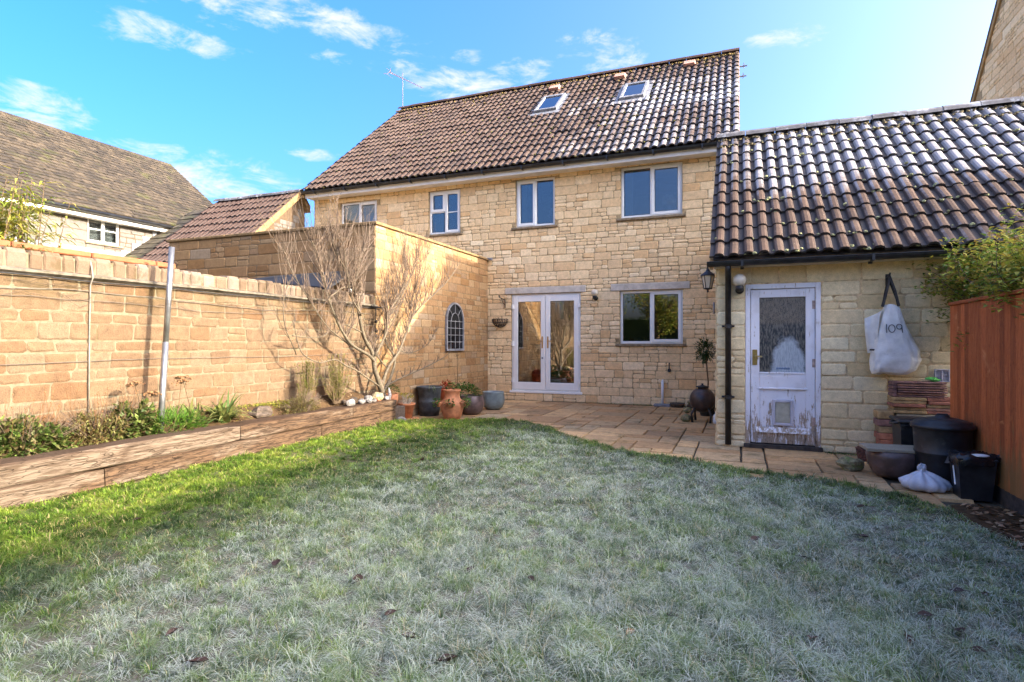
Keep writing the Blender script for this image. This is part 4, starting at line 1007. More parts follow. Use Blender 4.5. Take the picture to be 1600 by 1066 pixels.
def build_garage():
    G = T('gabled_garage', 'brown tiled garage with a pale sunlit gable behind the outhouse', 'garage', (-11.8, 11.0, 0))
    rng = random.Random(61); x0, x1 = -13.35, -10.42; yr, zr = 11.76, 5.13; ye, ze = 9.2, 2.92
    w = MB(); w.add([(x1-.15, ye+.2, 0), (x1-.15, 12.05, 0), (x1-.15, 12.05, 4.86), (x1-.15, yr, 5.05), (x1-.15, ye+.2, 3.02)], [(0, 1, 2, 3, 4)])
    w.add([(x0, ye+.2, 0), (x1-.15, ye+.2, 0), (x1-.15, ye+.2, 3.0), (x0, ye+.2, 3.0)], [(0, 1, 2, 3)]); w.build('wall', M['pale_mortar'], G)
    rects = []
    for r in ashlar(2.7, [0, 5.1], (.14, .22), (.22, .45), rng, (), split=.2, joint=.014):
        yc = ye+.2+r[2] if True else 0
        zt = min(3.0+(r[0])*.82, 5.1-.72*max(0, r[2]-2.36)*1.0)
        if r[3] < zt-.02 and r[3] > 2.6 and r[2] < 2.66: rects.append(r)
    lay_stones(rects, (x1-.15, ye+.2, 0), Y_, Z_, X_, M['pale'], G, rng, budget=[60], proud=.01)
    r = MB(); r.add([(x0, ye, ze-.03), (x1, ye, ze-.03), (x1, yr, zr-.03), (x0, yr, zr-.03)], [(0, 1, 2, 3)]); r.add([(x0, yr, zr), (x1, yr, zr), (x1, 12.06, 4.84), (x0, 12.06, 4.84)], [(0, 1, 2, 3)]); r.build('roof', M['underroof'], G)
    tiled_roof(G, x0, x1, ye, ze, yr, zr-.01, M['tile_garage'], rng, [130], 10)
    ridge_tiles(G, x0, x1+.02, yr, zr+.04, M['lead_ridge'], rng, r=.12)
    m = MB()
    for (p, q) in (((ye, ze-.02), (yr, zr+.02)), ((yr, zr+.02), (12.07, 4.80))):
        P0, P1 = Vector((x1, p[0], p[1])), Vector((x1, q[0], q[1])); u = Vector((0, 0, 1))
        m.add([P0+Vector((-.16, 0, -.12)), P0+Vector((.02, 0, -.12)), P0+Vector((.02, 0, .05)), P0+Vector((-.16, 0, .05)), P1+Vector((-.16, 0, -.12)), P1+Vector((.02, 0, -.12)), P1+Vector((.02, 0, .05)), P1+Vector((-.16, 0, .05))],
              [(0, 1, 2, 3)[::-1], (4, 5, 6, 7), (0, 1, 5, 4), (2, 3, 7, 6), (1, 2, 6, 5), (3, 0, 4, 7)])
    m.build('verge', M['copeflat'], G)
    K = T('linking_outbuilding', 'old mossy tiled roof linking the brown garage to the pale house', 'outbuilding', (-14.0, 10.6, 0))
    rng = random.Random(62)
    rr = MB(); rr.add([(-14.48, 9.0, 2.66), (-13.36, 9.0, 2.66), (-13.36, 11.9, 5.0), (-14.48, 11.9, 5.0)], [(0, 1, 2, 3)]); rr.add([(-14.48, 9.2, 0), (-13.36, 9.2, 0), (-13.36, 9.2, 2.8), (-14.48, 9.2, 2.8)], [(0, 1, 2, 3)])
    rr.add([(-14.48, 11.9, 5.0), (-13.36, 11.9, 5.0), (-13.36, 14.5, 2.9), (-14.48, 14.5, 2.9)], [(0, 1, 2, 3)]); rr.build('roof', M['underroof'], K)
    slate_roof(K, (-14.48, 9.0, 2.68), X_, (0, 2.9, 2.34), 5, 14, 3.72, 1.12, M['tile_moss'], rng, 'roof_tiling')
build_garage()

def build_right_house():
    H = T('gabled_neighbour_house', 'tall stone gable of the neighbouring house rising above the shed roof', 'house', (6.0, 17, 0))
    rng = random.Random(71); X = 6.0
    # gable wall facing -x, verge rising towards the camera
    a = Vector((X, 20.9, 6.3)); b = Vector((X, 16.4, 11.05)); c = Vector((X, 11.9, 6.3))
    w = MB(); w.add([(X+.001, 20.9, 0), (X+.001, 20.9, 6.2), b+Vector((.001, 0, -.1)), (X+.001, 11.9, 6.2), (X+.001, 11.9, 0)], [(0, 1, 2, 3, 4)])
    w.add([(X+.001, 11.9, 0), (X+9, 11.9, 0), (X+9, 11.9, 6.2), (X+.001, 11.9, 6.2)], [(0, 1, 2, 3)]); w.build('wall', M['facade_mortar'], H)
    rects = []
    for r in ashlar(9.0, [5.0, 10.9], (.16, .24), (.25, .5), rng, (), split=.25, joint=.014):
        zt = lambda u: 6.3+4.75*(1-abs(u-4.5)/4.5)
        if r[3] < min(zt(r[0]), zt(r[2]))-.1: rects.append(r)
    lay_stones(rects, (X, 11.9, 0), Y_, Z_, -X_, M['facade'], H, rng, budget=[110], proud=.013)
    r = MB()
    for (p, q) in ((a, b), (b, c)):
        r.add([p+Vector((-.06, 0, .06)), p+Vector((9, 0, .06)), q+Vector((9, 0, .06)), q+Vector((-.06, 0, .06)), p+Vector((-.06, 0, -.04)), q+Vector((-.06, 0, -.04))], [(0, 1, 2, 3), (0, 3, 5, 4)])
    r.build('roof', M['tile_moss'], H)
    wg = MB(); wg.box(6.3, 14.0, 10.35, 12.6, 0, 7.75); wg.build('shade_block', M['facade_mortar'], H)  # unseen box added to keep the sun off the outhouse wall
    m = MB()
    for (p, q) in ((a, b), (b, c)):
        m.add([p+Vector((-.05, 0, -.2)), p+Vector((-.01, 0, -.2)), p+Vector((-.01, 0, .05)), p+Vector((-.05, 0, .05)), q+Vector((-.05, 0, -.2)), q+Vector((-.01, 0, -.2)), q+Vector((-.01, 0, .05)), q+Vector((-.05, 0, .05))], [(0, 1, 2, 3), (4, 7, 6, 5), (0, 4, 5, 1), (2, 6, 7, 3), (1, 5, 6, 2), (3, 7, 4, 0)])
    m.build('verge', M['barge'], H)
build_right_house()
def build_shade_house():
    # unseen house added on the sunny side, sized so its ridge shades the lawn
    H = T('added_shade_house', 'unseen long house added beyond the right hand fence to shade the lawn', 'house', (15, -1, 0)); x0, x1, y0, y1, e, rz = 11.5, 18.5, -14.0, 8.0, 4.9, 7.78; xm = 15.0
    w = MB(); w.box(x0, x1, y0, y1, 0, e); w.add([(x0, y0, e), (x1, y0, e), (xm, y0, rz-.12)], [(0, 1, 2)]); w.add([(x0, y1, e), (x1, y1, e), (xm, y1, rz-.12)], [(2, 1, 0)]); w.build('wall', M['pale'], H)
    r = MB(); r.add([(x0-.3, y0, e-.2), (xm, y0, rz), (xm, y1, rz), (x0-.3, y1, e-.2), (x1+.3, y0, e-.2), (x1+.3, y1, e-.2)], [(0, 1, 2, 3), (1, 4, 5, 2)]); r.build('roof', M['tile_moss'], H)
build_shade_house()

# ================================================================== patio
LAWN = [(-4.74, -8), (-4.74, 7.62), (-4.62, 8.25), (-4.2, 8.70), (-3.75, 8.88), (-3.26, 8.80), (-2.6, 8.20), (-2.06, 7.55), (-1.39, 6.85), (-.75, 6.53), (-.03, 6.32), (.55, 6.14), (1.2, 5.82), (1.48, 5.45), (1.62, 4.7), (1.66, 3.0), (1.7, -8)]
LP = np.array(LAWN)
def in_lawn(x, y, grow=0.0):
    x = np.asarray(x, float); y = np.asarray(y, float); ins = np.zeros(x.shape, bool); n = len(LP)
    for i in range(n):
        x1, y1 = LP[i]; x2, y2 = LP[(i+1) % n]
        cond = ((y1 > y) != (y2 > y)); xi = (x2-x1)*(y-y1)/((y2-y1) if y2 != y1 else 1e-9)+x1
        ins ^= cond & (x < xi)
    return ins
def edge_dist(x, y, segs=None):
    x = np.asarray(x, float); y = np.asarray(y, float); d = np.full(x.shape, 1e9); n = len(LP)
    for i in (segs if segs is not None else range(n)):
        a = LP[i]; b = LP[(i+1) % n]; ab = b-a; t = np.clip(((x-a[0])*ab[0]+(y-a[1])*ab[1])/(ab@ab), 0, 1)
        d = np.minimum(d, np.hypot(x-a[0]-t*ab[0], y-a[1]-t*ab[1]))
    return d
def sm(t): t = np.clip(t, 0, 1); return t*t*(3-2*t)
def vnoise(x, y, s, seed=0):
    """value noise on arrays"""
    x = np.asarray(x)*s+seed*17.3+1000; y = np.asarray(y)*s+seed*9.7+1000
    xi = np.floor(x).astype(int); yi = np.floor(y).astype(int); fx = sm(x-xi); fy = sm(y-yi)
    def h(a, b):
        n = (a*374761393+b*668265263+seed*982451653) & 0xffffffff; n = ((n ^ (n >> 13))*1274126177) & 0xffffffff; return ((n ^ (n >> 16)) & 0xffff)/65535.0
    return (h(xi, yi)*(1-fx)+h(xi+1, yi)*fx)*(1-fy)+(h(xi, yi+1)*(1-fx)+h(xi+1, yi+1)*fx)*fy
def lawn_h(x, y):
    x = np.asarray(x, float); y = np.asarray(y, float)
    h = .022+.105*sm((-x-2.2)/2.4)*sm((8.6-y)/1.6)
    return h+.028*(vnoise(x, y, 1.3, 3)-.5)+.018*(vnoise(x, y, 3.7, 5)-.5)
def build_patio():
    P = T('patio', None, None, (-2.0, 9.5, 0), kind='structure')
    rng = random.Random(81)
    b = MB(); b.add([(-5.6, 5.0, -.022), (2.0, 5.0, -.022), (2.0, 12.11, -.022), (-5.6, 12.11, -.022)], [(0, 1, 2, 3)]); b.build('joint_bed', M['joint'], P)
    u = .30; nx, ny = 31, 30; x0, y0 = -5.55, 12.07; occ = [[0]*ny for _ in range(nx)]; opts = [(2, 2), (3, 2), (2, 1), (2, 3), (1, 1), (3, 2), (2, 2), (2, 1), (1, 2)]
    ux = .2535; uy = .243
    for j in range(ny):
        for i in range(nx):
            if occ[i][j]: continue
            sh = opts[:]; rng.shuffle(sh)
            for (a, c) in sh+[(1, 1)]:
                if i+a <= nx and j+c <= ny and all(not occ[p][q] for p in range(i, i+a) for q in range(j, j+c)): break
            for p in range(i, i+a):
                for q in range(j, j+c): occ[p][q] = 1
            xa, xb = x0+i*ux+.005, x0+(i+a)*ux-.005; yb, ya = y0-j*uy-.005, y0-(j+c)*uy+.005
            xs = np.array([xa, xb, xa, xb, (xa+xb)/2]); ysv = np.array([ya, ya, yb, yb, (ya+yb)/2])
            if in_lawn(xs, ysv).all() or ya < 5.0 or (xa > 0-.2 and ya > 7.7): continue
            if yb < 5.0 or xb > 2.05: continue
            m = MB(); z = rng.uniform(-.004, .004); tl = [rng.uniform(-.004, .004) for _ in range(4)]; bv = .008
            K = 5; vs = []; j_ = lambda: rng.uniform(-.005, .005)
            top = [(xa+bv, ya+bv), ((xa+xb)/2, ya+bv), (xb-bv, ya+bv), (xb-bv, (ya+yb)/2), (xb-bv, yb-bv), ((xa+xb)/2, yb-bv), (xa+bv, yb-bv), (xa+bv, (ya+yb)/2)]
            top = [(p+j_(), q+j_()) for p, q in top]; cx, cy = (xa+xb)/2, (ya+yb)/2
            vs = [(p+(bv if p > cx else -bv)*.8*(abs(p-cx) > .02), q+(bv if q > cy else -bv)*.8*(abs(q-cy) > .02), -.03) for p, q in top] + [(p, q, z+.002*rng.uniform(-1, 1)) for p, q in top] + [(cx, cy, z+rng.uniform(0, .004))]
            fs = [(k, (k+1) % 8, 8+(k+1) % 8, 8+k) for k in range(8)] + [(8+k, 8+(k+1) % 8, 16) for k in range(8)]
            m.add(vs, fs, rng.random()); m.build('paving_slab', M['slab'], P, org=(cx, cy, 0))
build_patio()

# ================================================================== lawn
def grass_mat():
    m, t = newmat('frosted_grass_blades')
    base = t.ramp(attr(t), [(0, (.04, .085, .012)), (.3, (.10, .18, .022)), (.6, (.19, .30, .034)), (.85, (.33, .40, .05)), (.93, (.46, .38, .15)), (1, (.50, .38, .20))])
    c = t.mix(attr(t, 'frost'), base, (.95, .96, .82))
    t.put(t.b.inputs['Base Color'], c); t.b.inputs['Roughness'].default_value = .6; t.b.inputs['Specular IOR Level'].default_value = .25
    tr = t.new('ShaderNodeBsdfTranslucent'); t.put(tr.inputs[0], c); mx = t.new('ShaderNodeMixShader'); mx.inputs[0].default_value = .42
    t.l.new(t.b.outputs[0], mx.inputs[1]); t.l.new(tr.outputs[0], mx.inputs[2]); t.l.new(mx.outputs[0], t.out.inputs[0]); return m
M['grass'] = grass_mat()
def turf_mat():
    m, t = newmat('turf_thatch'); n = t.noise(t.pos, 16, 6, .65); c = t.mix(t.maprange(n, .35, .65), (.055, .075, .02), (.075, .05, .028))
    c = t.mix(t.math('MULTIPLY', attr(t, 'frost'), t.maprange(t.noise(t.pos, 70, 4, .6), .35, .6, .0, .22)), c, (.62, .62, .52))
    t.put(t.b.inputs['Base Color'], c); t.b.inputs['Roughness'].default_value = .95; bump(t, t.noise(t.pos, 90, 4), .6, .006); return m
M['turf'] = turf_mat()
def frost_amount(x, y):
    """frost still lies on the middle and right of the lawn, thinning to the thawed left side and the patio edge"""
    f = sm((x+3.85)/2.1)*sm(edge_dist(x, y, range(1, 13))/.85+.05)
    f = f*(.50+.95*vnoise(x, y, .9, 11))*(.50+.85*vnoise(x, y, 4.0, 12)) + .06*sm((x+3.8)/1.5)
    return np.clip(f, 0, 1)
def build_lawn():
    st = .07; gx = np.arange(-4.80, 1.84, st); gy = np.arange(-8, 9.05, st)
    X, Y = np.meshgrid(gx, gy, indexing='ij'); Zh = lawn_h(X, Y); nx, ny = X.shape
    ins = in_lawn(X, Y) ; V = np.stack([X, Y, Zh], -1).reshape(-1, 3)
    idx = np.arange(nx*ny).reshape(nx, ny); ok = ins[:-1, :-1] & ins[1:, :-1] & ins[1:, 1:] & ins[:-1, 1:]
    F_ = np.stack([idx[:-1, :-1], idx[1:, :-1], idx[1:, 1:], idx[:-1, 1:]], -1)[ok]
    used = np.zeros(nx*ny, int)-1; u = np.unique(F_); used[u] = np.arange(len(u))
    o = mesh_np('lawn', V[u], used[F_], 4, M['turf'], {'frost': np.where(V[u][:, 1] < .5, 2.4, 1.0)*frost_amount(V[u][:, 0], V[u][:, 1])}, smooth=True); o['kind'] = 'structure'  # extra frost behind the camera, added to bounce light onto the walls
    # blades
    rs = np.random.RandomState(7)
    parts = []
    def scatter(n, y0, y1, x0=-4.8, x1=1.78):
        x = rs.uniform(x0, x1, n); y = rs.uniform(y0, y1, n); return x, y
    # tussocks: blades spray outwards from each centre; short fill grass lies between them
    cx, cy, cr = [], [], []
    X0, Y0, KIND, TU = [], [], [], []
    def vis(x, y):
        zz = x*FWD.x+y*FWD.y; rr = x*RGT.x+y*RGT.y; return in_lawn(x, y) & (zz > .9) & (np.abs(rr) < zz*.95+1.1)
    AX, AY, ATH, ASZ = [], [], [], []
    for (y0, y1, dt, nb, df) in ((.6, 2.2, 260, 38, 8500), (2.2, 3.4, 270, 38, 8500), (3.4, 4.8, 240, 34, 7000), (4.8, 6.6, 200, 28, 5600), (6.6, 8.95, 175, 24, 4800)):
        n = int((y1-y0)*6.6*dt); x, y = scatter(n, y0, y1); k = vis(x, y) & (rs.rand(n) < .35+.9*vnoise(x, y, 2.1, 21)); x, y = x[k], y[k]
        size = .45+.75*vnoise(x, y, 1.4, 22)+.35*rs.rand(len(x)); m = (nb*(.5+size)).astype(int)
        id_ = np.repeat(np.arange(len(x)), m); th = rs.uniform(0, 6.283, len(id_)); rad = np.abs(rs.normal(0, .020, len(id_)))*size[id_]
        AX.append(x[id_]+np.cos(th)*rad); AY.append(y[id_]+np.sin(th)*rad); ATH.append(th+rs.normal(0, .45, len(id_))); ASZ.append(size[id_])
        n = int((y1-y0)*6.6*df); x, y = scatter(n, y0, y1); k = vis(x, y); x, y = x[k], y[k]
        AX.append(x); AY.append(y); ATH.append(rs.uniform(0, 6.283, len(x))); ASZ.append(np.zeros(len(x)))
    x = np.concatenate(AX); y = np.concatenate(AY); th0 = np.concatenate(ATH); size = np.concatenate(ASZ)
    k = in_lawn(x, y); x, y, th0, size = x[k], y[k], th0[k], size[k]; n = len(x); fill = size == 0; tuft = size
    dist = np.hypot(x, y); fr = frost_amount(x, y)
    L = np.where(fill, .018+.022*rs.rand(n), (.028+.042*size)*(.6+.7*rs.rand(n))); L *= np.where(x < -3.9, .9, 1.0)
    long_ = rs.rand(n) < .05; L = np.where(long_, L*1.5, L)
    wd = (.0021+.0016*rs.rand(n))*np.clip(dist/3.2, .95, 2.2)
    th = th0; lean = np.where(fill, .35+.9*rs.rand(n), .15+.75*rs.rand(n)); curl = .7+2.2*rs.rand(n)**1.5
    dx, dy = np.cos(th), np.sin(th); px, py = -dy, dx; z0 = lawn_h(x, y)-.006
    t1, t2 = .42, .78
    def pt(t):
        a = lean*(.35+.65*t)+curl*t*t*.65
        return np.sin(a)*L*t, np.cos(a)*L*t
    clump = vnoise(x, y, 13.0, 44); g = np.clip(.28+.75*(clump-.5)+.35*(vnoise(x, y, 2.2, 41)-.5)+rs.normal(0, .13, n)-np.where(fill, .16, 0)+.28*sm((-x-3.4)/.8), 0, .86); dead = rs.rand(n) < .085+.10*(vnoise(x, y, 3.1, 42) > .68); g = np.where(dead, rs.uniform(.9, 1, n), g)  # grass along the left strip tinted brighter, sunlight painted into the colour
    fb = np.clip(fr*np.where(rs.rand(n) < -.12+1.05*vnoise(x, y, 11.0, 45), 1.5+.6*rs.rand(n), .7*rs.rand(n))*np.where(fill, .5, 1.12), 0, 1)
    VV, FF, TT, FR = [], [], [], []; off = 0
    def strip(sel, levels, widths, frosts):
        # ribbons of the blades in sel: one quad per level pair and a pointed tip
        nonlocal off
        q = np.nonzero(sel)[0]; m = len(q); nl = len(levels); nv = nl*2+1; V = np.zeros((m, nv, 3))
        for i, (t, wv) in enumerate(zip(list(levels)+[1.0], list(widths)+[0])):
            a = lean[q]*(.35+.65*t)+curl[q]*t*t*.65; h = np.sin(a)*L[q]*t; v = np.maximum(np.cos(a)*L[q]*t, .004*i)
            for s_, c in (((-1, 0), (1, 1)) if i < nl else ((0, 0),)):
                k_ = i*2+c; V[:, k_, 0] = x[q]+dx[q]*h+px[q]*wd[q]*wv*s_*.5; V[:, k_, 1] = y[q]+dy[q]*h+py[q]*wd[q]*wv*s_*.5; V[:, k_, 2] = z0[q]+v
        tri = []
        for i in range(nl-1): tri += [(2*i, 2*i+1, 2*i+3), (2*i, 2*i+3, 2*i+2)]
        tri.append((2*nl-2, 2*nl-1, 2*nl))
        b = (np.arange(m)*nv)[:, None]+off; FF.append(np.concatenate([b+np.array(r)[None] for r in tri])); off += m*nv
        VV.append(V.reshape(-1, 3)); TT.append(np.repeat(g[q], nv)); FR.append((fb[q][:, None]*np.array(frosts)[None]).ravel())
    near = (dist < 2.7) & ~fill
    strip(near, (0, .42, .78), (1, .85, .55), (.04, .04, .36, .36, .72, .72, 1.0)); strip(~near, (0, .55), (1, .75), (.06, .06, .5, .5, 1.0))
    o = mesh_np('grass', np.concatenate(VV), np.concatenate(FF), 3, M['grass'], {'tint': np.concatenate(TT), 'frost': np.concatenate(FR)}); o['kind'] = 'stuff'
    print('grass blades', n)
build_lawn()

# ================================================================== raised bed
def build_bed():
    B = T('raised_bed', 'raised flower bed edged with two courses of weathered timber sleepers', 'flower bed', (-5.0, 4.0, .1))
    rng = random.Random(91)
    def sl(y0, y1, z0, z1, x0, x1, tint):
        m = MB(); n = 14; vs = []; 
        for i in range(n+1):
            y = y0+.004+(y1-y0-.008)*i/n; w = [mnoise.noise(Vector((y*1.7, k*5.1, z0*9)))*.010 for k in range(4)]; b = .014; e = .010 if i in (0, n) else 0
            vs += [(x1-b-e, y, z0+e), (x1+w[0]-e, y, z0+b), (x1+w[1]-e, y, z1-b), (x1-b-e, y, z1+w[2]-e), (x0+e, y, z1+w[3]-e), (x0+e, y, z0)]
        fs = [tuple(range(6)), tuple(n*6+k for k in range(6))[::-1]]
        for i in range(n):
            for k in range(6): fs.append((i*6+k, i*6+(k+1) % 6, (i+1)*6+(k+1) % 6, (i+1)*6+k)[::-1])
        m.add(vs, fs, tint); return m.build('sleeper', M['sleeper'], B, org=((x0+x1)/2, (y0+y1)/2, (z0+z1)/2))
    for (a, b, t) in ((.6, 2.0, .8), (2.0, 4.47, .95), (4.47, 6.32, .62), (6.32, 7.36, .56)): sl(a, b, .292, .452, -4.985, -4.735, t)
    for (a, b, t) in ((.4, 3.12, .85), (3.12, 5.72, .62), (5.72, 6.95, .34), (6.95, 7.36, .12)): sl(a, b, .125, .290, -4.985, -4.745, t)
    for (a, b, t) in ((.3, 3.6, 1.0), (3.6, 6.6, .8)): sl(a, b, .02, .128, -4.985, -4.705, t)
    sl2 = MB(); sl2.bbox(-5.34, -4.99, 7.15, 7.345, .13, .29, .012, .3); sl2.build('sleeper', M['sleeper'], B, org=(-5.17, 7.25, .2))
    sl3 = MB(); sl3.bbox(-5.34, -4.99, 7.15, 7.345, .293, .45, .012, .5); sl3.build('sleeper', M['sleeper'], B, org=(-5.17, 7.25, .37))
    gx = np.linspace(-5.352, -4.97, 9); gy = np.arange(.3, 7.17, .06); X, Y = np.meshgrid(gx, gy, indexing='ij'); Zs = .41+.14*sm((-X-4.97)/.33)+.05*(vnoise(X, Y, 6, 51)-.5)+.03*(vnoise(X, Y, 17, 52)-.5)
    idx = np.arange(X.size).reshape(X.shape); F_ = np.stack([idx[:-1, :-1], idx[1:, :-1], idx[1:, 1:], idx[:-1, 1:]], -1).reshape(-1, 4)
    mesh_np('bed_soil', np.stack([X, Y, Zs], -1).reshape(-1, 3), F_, 4, M['soil'], parent=B)
    lt = leaf_bits(700, (-5.34, -4.97, .4, 7.1), lambda x, y: .43+.14*sm((-x-4.97)/.33), .014, M['litter'], rng); lt.parent = B; lt.location = -WL[B]; lt.name = 'leaf_litter'; lt['kind'] = 'stuff'
    return B
M['litter'] = leafmat('dry_leaf_litter', [(.10, .05, .025), (.22, .12, .06), (.32, .20, .10), (.42, .30, .18)], trans=.1)
def leaf_bits(n, box, zf, size, mat, rng, lift=.01):
    V = []; Fc = []; A = []
    for i in range(n):
        x, y = rng.uniform(box[0], box[1]), rng.uniform(box[2], box[3]); z = float(zf(np.array(x), np.array(y)))+rng.uniform(0, lift); s = size*rng.uniform(.5, 1.5); th = rng.uniform(0, 6.28); R = Euler((rng.uniform(-.5, .5), rng.uniform(-.5, .5), th)).to_matrix()
        b = len(V)
        for p in ((-1, 0, 0), (0, -.5, .15), (1, 0, .05), (0, .5, .15)): V.append(tuple(Vector((x, y, z))+R @ (Vector(p)*s)))
        Fc.append((b, b+1, b+2, b+3)); A += [rng.random()]*4
    return mesh_np('leaf_bits', np.array(V), np.array(Fc), 4, mat, {'tint': A})
build_bed()

# ================================================================== fence
def build_fence():
    Fn = T('garden_fence', 'reddish brown vertical board fence along the right side of the garden', 'fence', (2.02, 4.5, 0))
    rng = random.Random(101); y = 7.0
    while y > -2.5:
        w = .098; m = MB(); z1 = 1.665+rng.uniform(-.004, .004); z0 = .115; off = rng.uniform(0, .004)
        x = 2.0+off; vs = [(x-.021, y, z0), (x-.003, y-w-.012, z0), (x+.012, y-w-.012, z0), (x+.012, y, z0)]; vs += [(a, b, z1) for a, b, c in vs]
        m.add(vs, [(0, 1, 2, 3)[::-1], (4, 5, 6, 7), (0, 4, 5, 1)[::-1], (1, 5, 6, 2)[::-1], (2, 6, 7, 3)[::-1], (3, 7, 4, 0)[::-1]][0:6], rng.random())
        m.build('fence_board', M['fence'], Fn, org=(2.0, y-w/2, .9)); y -= w
    y = 6.99
    m = MB(); m.bbox(1.965, 2.05, -2.5, 7.02, 1.668, 1.70, .006, .35); m.build('capping_rail', M['fence'], Fn)
    for z in (.35, .95, 1.5): m = MB(); m.bbox(2.017, 2.06, -2.5, 7.0, z-.04, z+.04, .005, .3); m.build('rail', M['fence'], Fn)
    gb = MB(); gb.bbox(1.985, 2.015, -2.5, 7.0, -.05, .112, .006, .02); gb.build('gravel_board', M['darkwood'], Fn)
    for yy in (6.95, 5.1, 3.25, 1.4, -.45): m = MB(); m.bbox(2.062, 2.16, yy-.05, yy+.05, -.05, 1.66, .006, .25); m.build('fence_post', M['fence'], Fn)
build_fence()
# ================================================================== leaves and plants
class Leaves:
    """many small folded leaves in one mesh"""
    def __init__(s): s.V = []; s.F = []; s.A = []
    def leaf(s, p, d, up, L, w, tint, droop=.15):
        d = d.normalized(); r = d.cross(up); r = r.normalized() if r.length > 1e-5 else d.orthogonal().normalized(); n = r.cross(d); b = len(s.V)
        for q in (p, p+d*L*.45+r*w*.5+n*w*.12, p+d*L-n*L*droop, p+d*L*.45-r*w*.5+n*w*.12): s.V.append(tuple(q))
        s.F += [(b, b+1, b+2), (b, b+2, b+3)]; s.A += [tint]*4
    def blade(s, p, d, L, w, tint, curve=.5, n=5, up=Vector((0, 0, 1))):
        """long arching strap leaf"""
        d = d.normalized(); side = d.cross(up); side = side.normalized() if side.length > 1e-5 else Vector((1, 0, 0)); b = len(s.V)
        h = Vector((d.x, d.y, 0)); h = h.normalized() if h.length > 1e-5 else Vector((1, 0, 0))
        q = Vector(p); cur = d.copy()
        for i in range(n+1):
            t = i/n; ww = w*(.7+.6*t if t < .4 else (1-t)/.6*.94+.02)
            s.V += [tuple(q-side*ww*.5), tuple(q+side*ww*.5)]; s.A += [tint, tint]
            q = q+cur*(L/n); cur = (cur+(h*.35-up)*curve/n).normalized()
        for i in range(n):
            k = b+i*2; s.F += [(k, k+1, k+3), (k, k+3, k+2)]
    def build(s, name, mat, parent=None):
        return mesh_np(name, np.array(s.V), np.array(s.F), 3, mat, {'tint': s.A}, parent=parent)
def rdir(rng, zmin=-1, zmax=1):
    z = rng.uniform(zmin, zmax); a = rng.uniform(0, 2*math.pi); r = math.sqrt(max(0, 1-z*z)); return Vector((r*math.cos(a), r*math.sin(a), z))
UPV = Vector((0, 0, 1))
M['rosemary'] = leafmat('rosemary_leaf', [(.09, .13, .02), (.20, .24, .04), (.30, .31, .06), (.32, .25, .09)])
M['heather'] = leafmat('heather_twig', [(.12, .08, .03), (.20, .13, .05), (.19, .19, .05), (.30, .23, .10), (.14, .18, .04)])
M['shrubdark'] = leafmat('small_shrub_leaf', [(.04, .07, .015), (.08, .13, .022), (.12, .15, .04), (.15, .09, .05), (.19, .27, .05)])
M['brightgreen'] = leafmat('bright_green_leaf', [(.06, .15, .02), (.12, .27, .03), (.20, .36, .04)])
M['strap'] = leafmat('strap_leaf', [(.05, .10, .03), (.11, .17, .04), (.20, .22, .06), (.30, .30, .10)])
M['seed'] = leafmat('dry_seedhead', [(.13, .06, .025), (.22, .11, .045), (.28, .16, .07)], trans=.1)
M['bay'] = leafmat('bay_leaf', [(.02, .045, .012), (.045, .08, .02), (.09, .12, .03)], rough=.4, trans=.2)
M['ivy'] = leafmat('climber_leaf', [(.07, .13, .02), (.15, .24, .03), (.28, .35, .05), (.46, .44, .07), (.46, .34, .06), (.22, .13, .04)])
M['bamboo'] = leafmat('bamboo_leaf', [(.12, .17, .02), (.24, .28, .03), (.38, .36, .05), (.30, .24, .06)])
M['hedge'] = leafmat('hedge_leaf', [(.015, .03, .01), (.04, .065, .015), (.08, .10, .025)])
M['redplant'] = leafmat('red_succulent', [(.22, .02, .01), (.40, .05, .02), (.45, .12, .04)])
M['yellowplant'] = leafmat('yellow_sedum', [(.30, .28, .03), (.45, .38, .03), (.22, .26, .04)])
M['palestalk'] = simple('pale_dry_stalk', (.42, .36, .27), .9, .15, 30)
M['deadleaf'] = leafmat('dead_leaf', [(.035, .018, .012), (.07, .035, .02), (.14, .07, .03), (.30, .17, .07)], trans=.05)
M['greenstem'] = simple('brown_stem', (.14, .09, .045), .85, .2, 20)

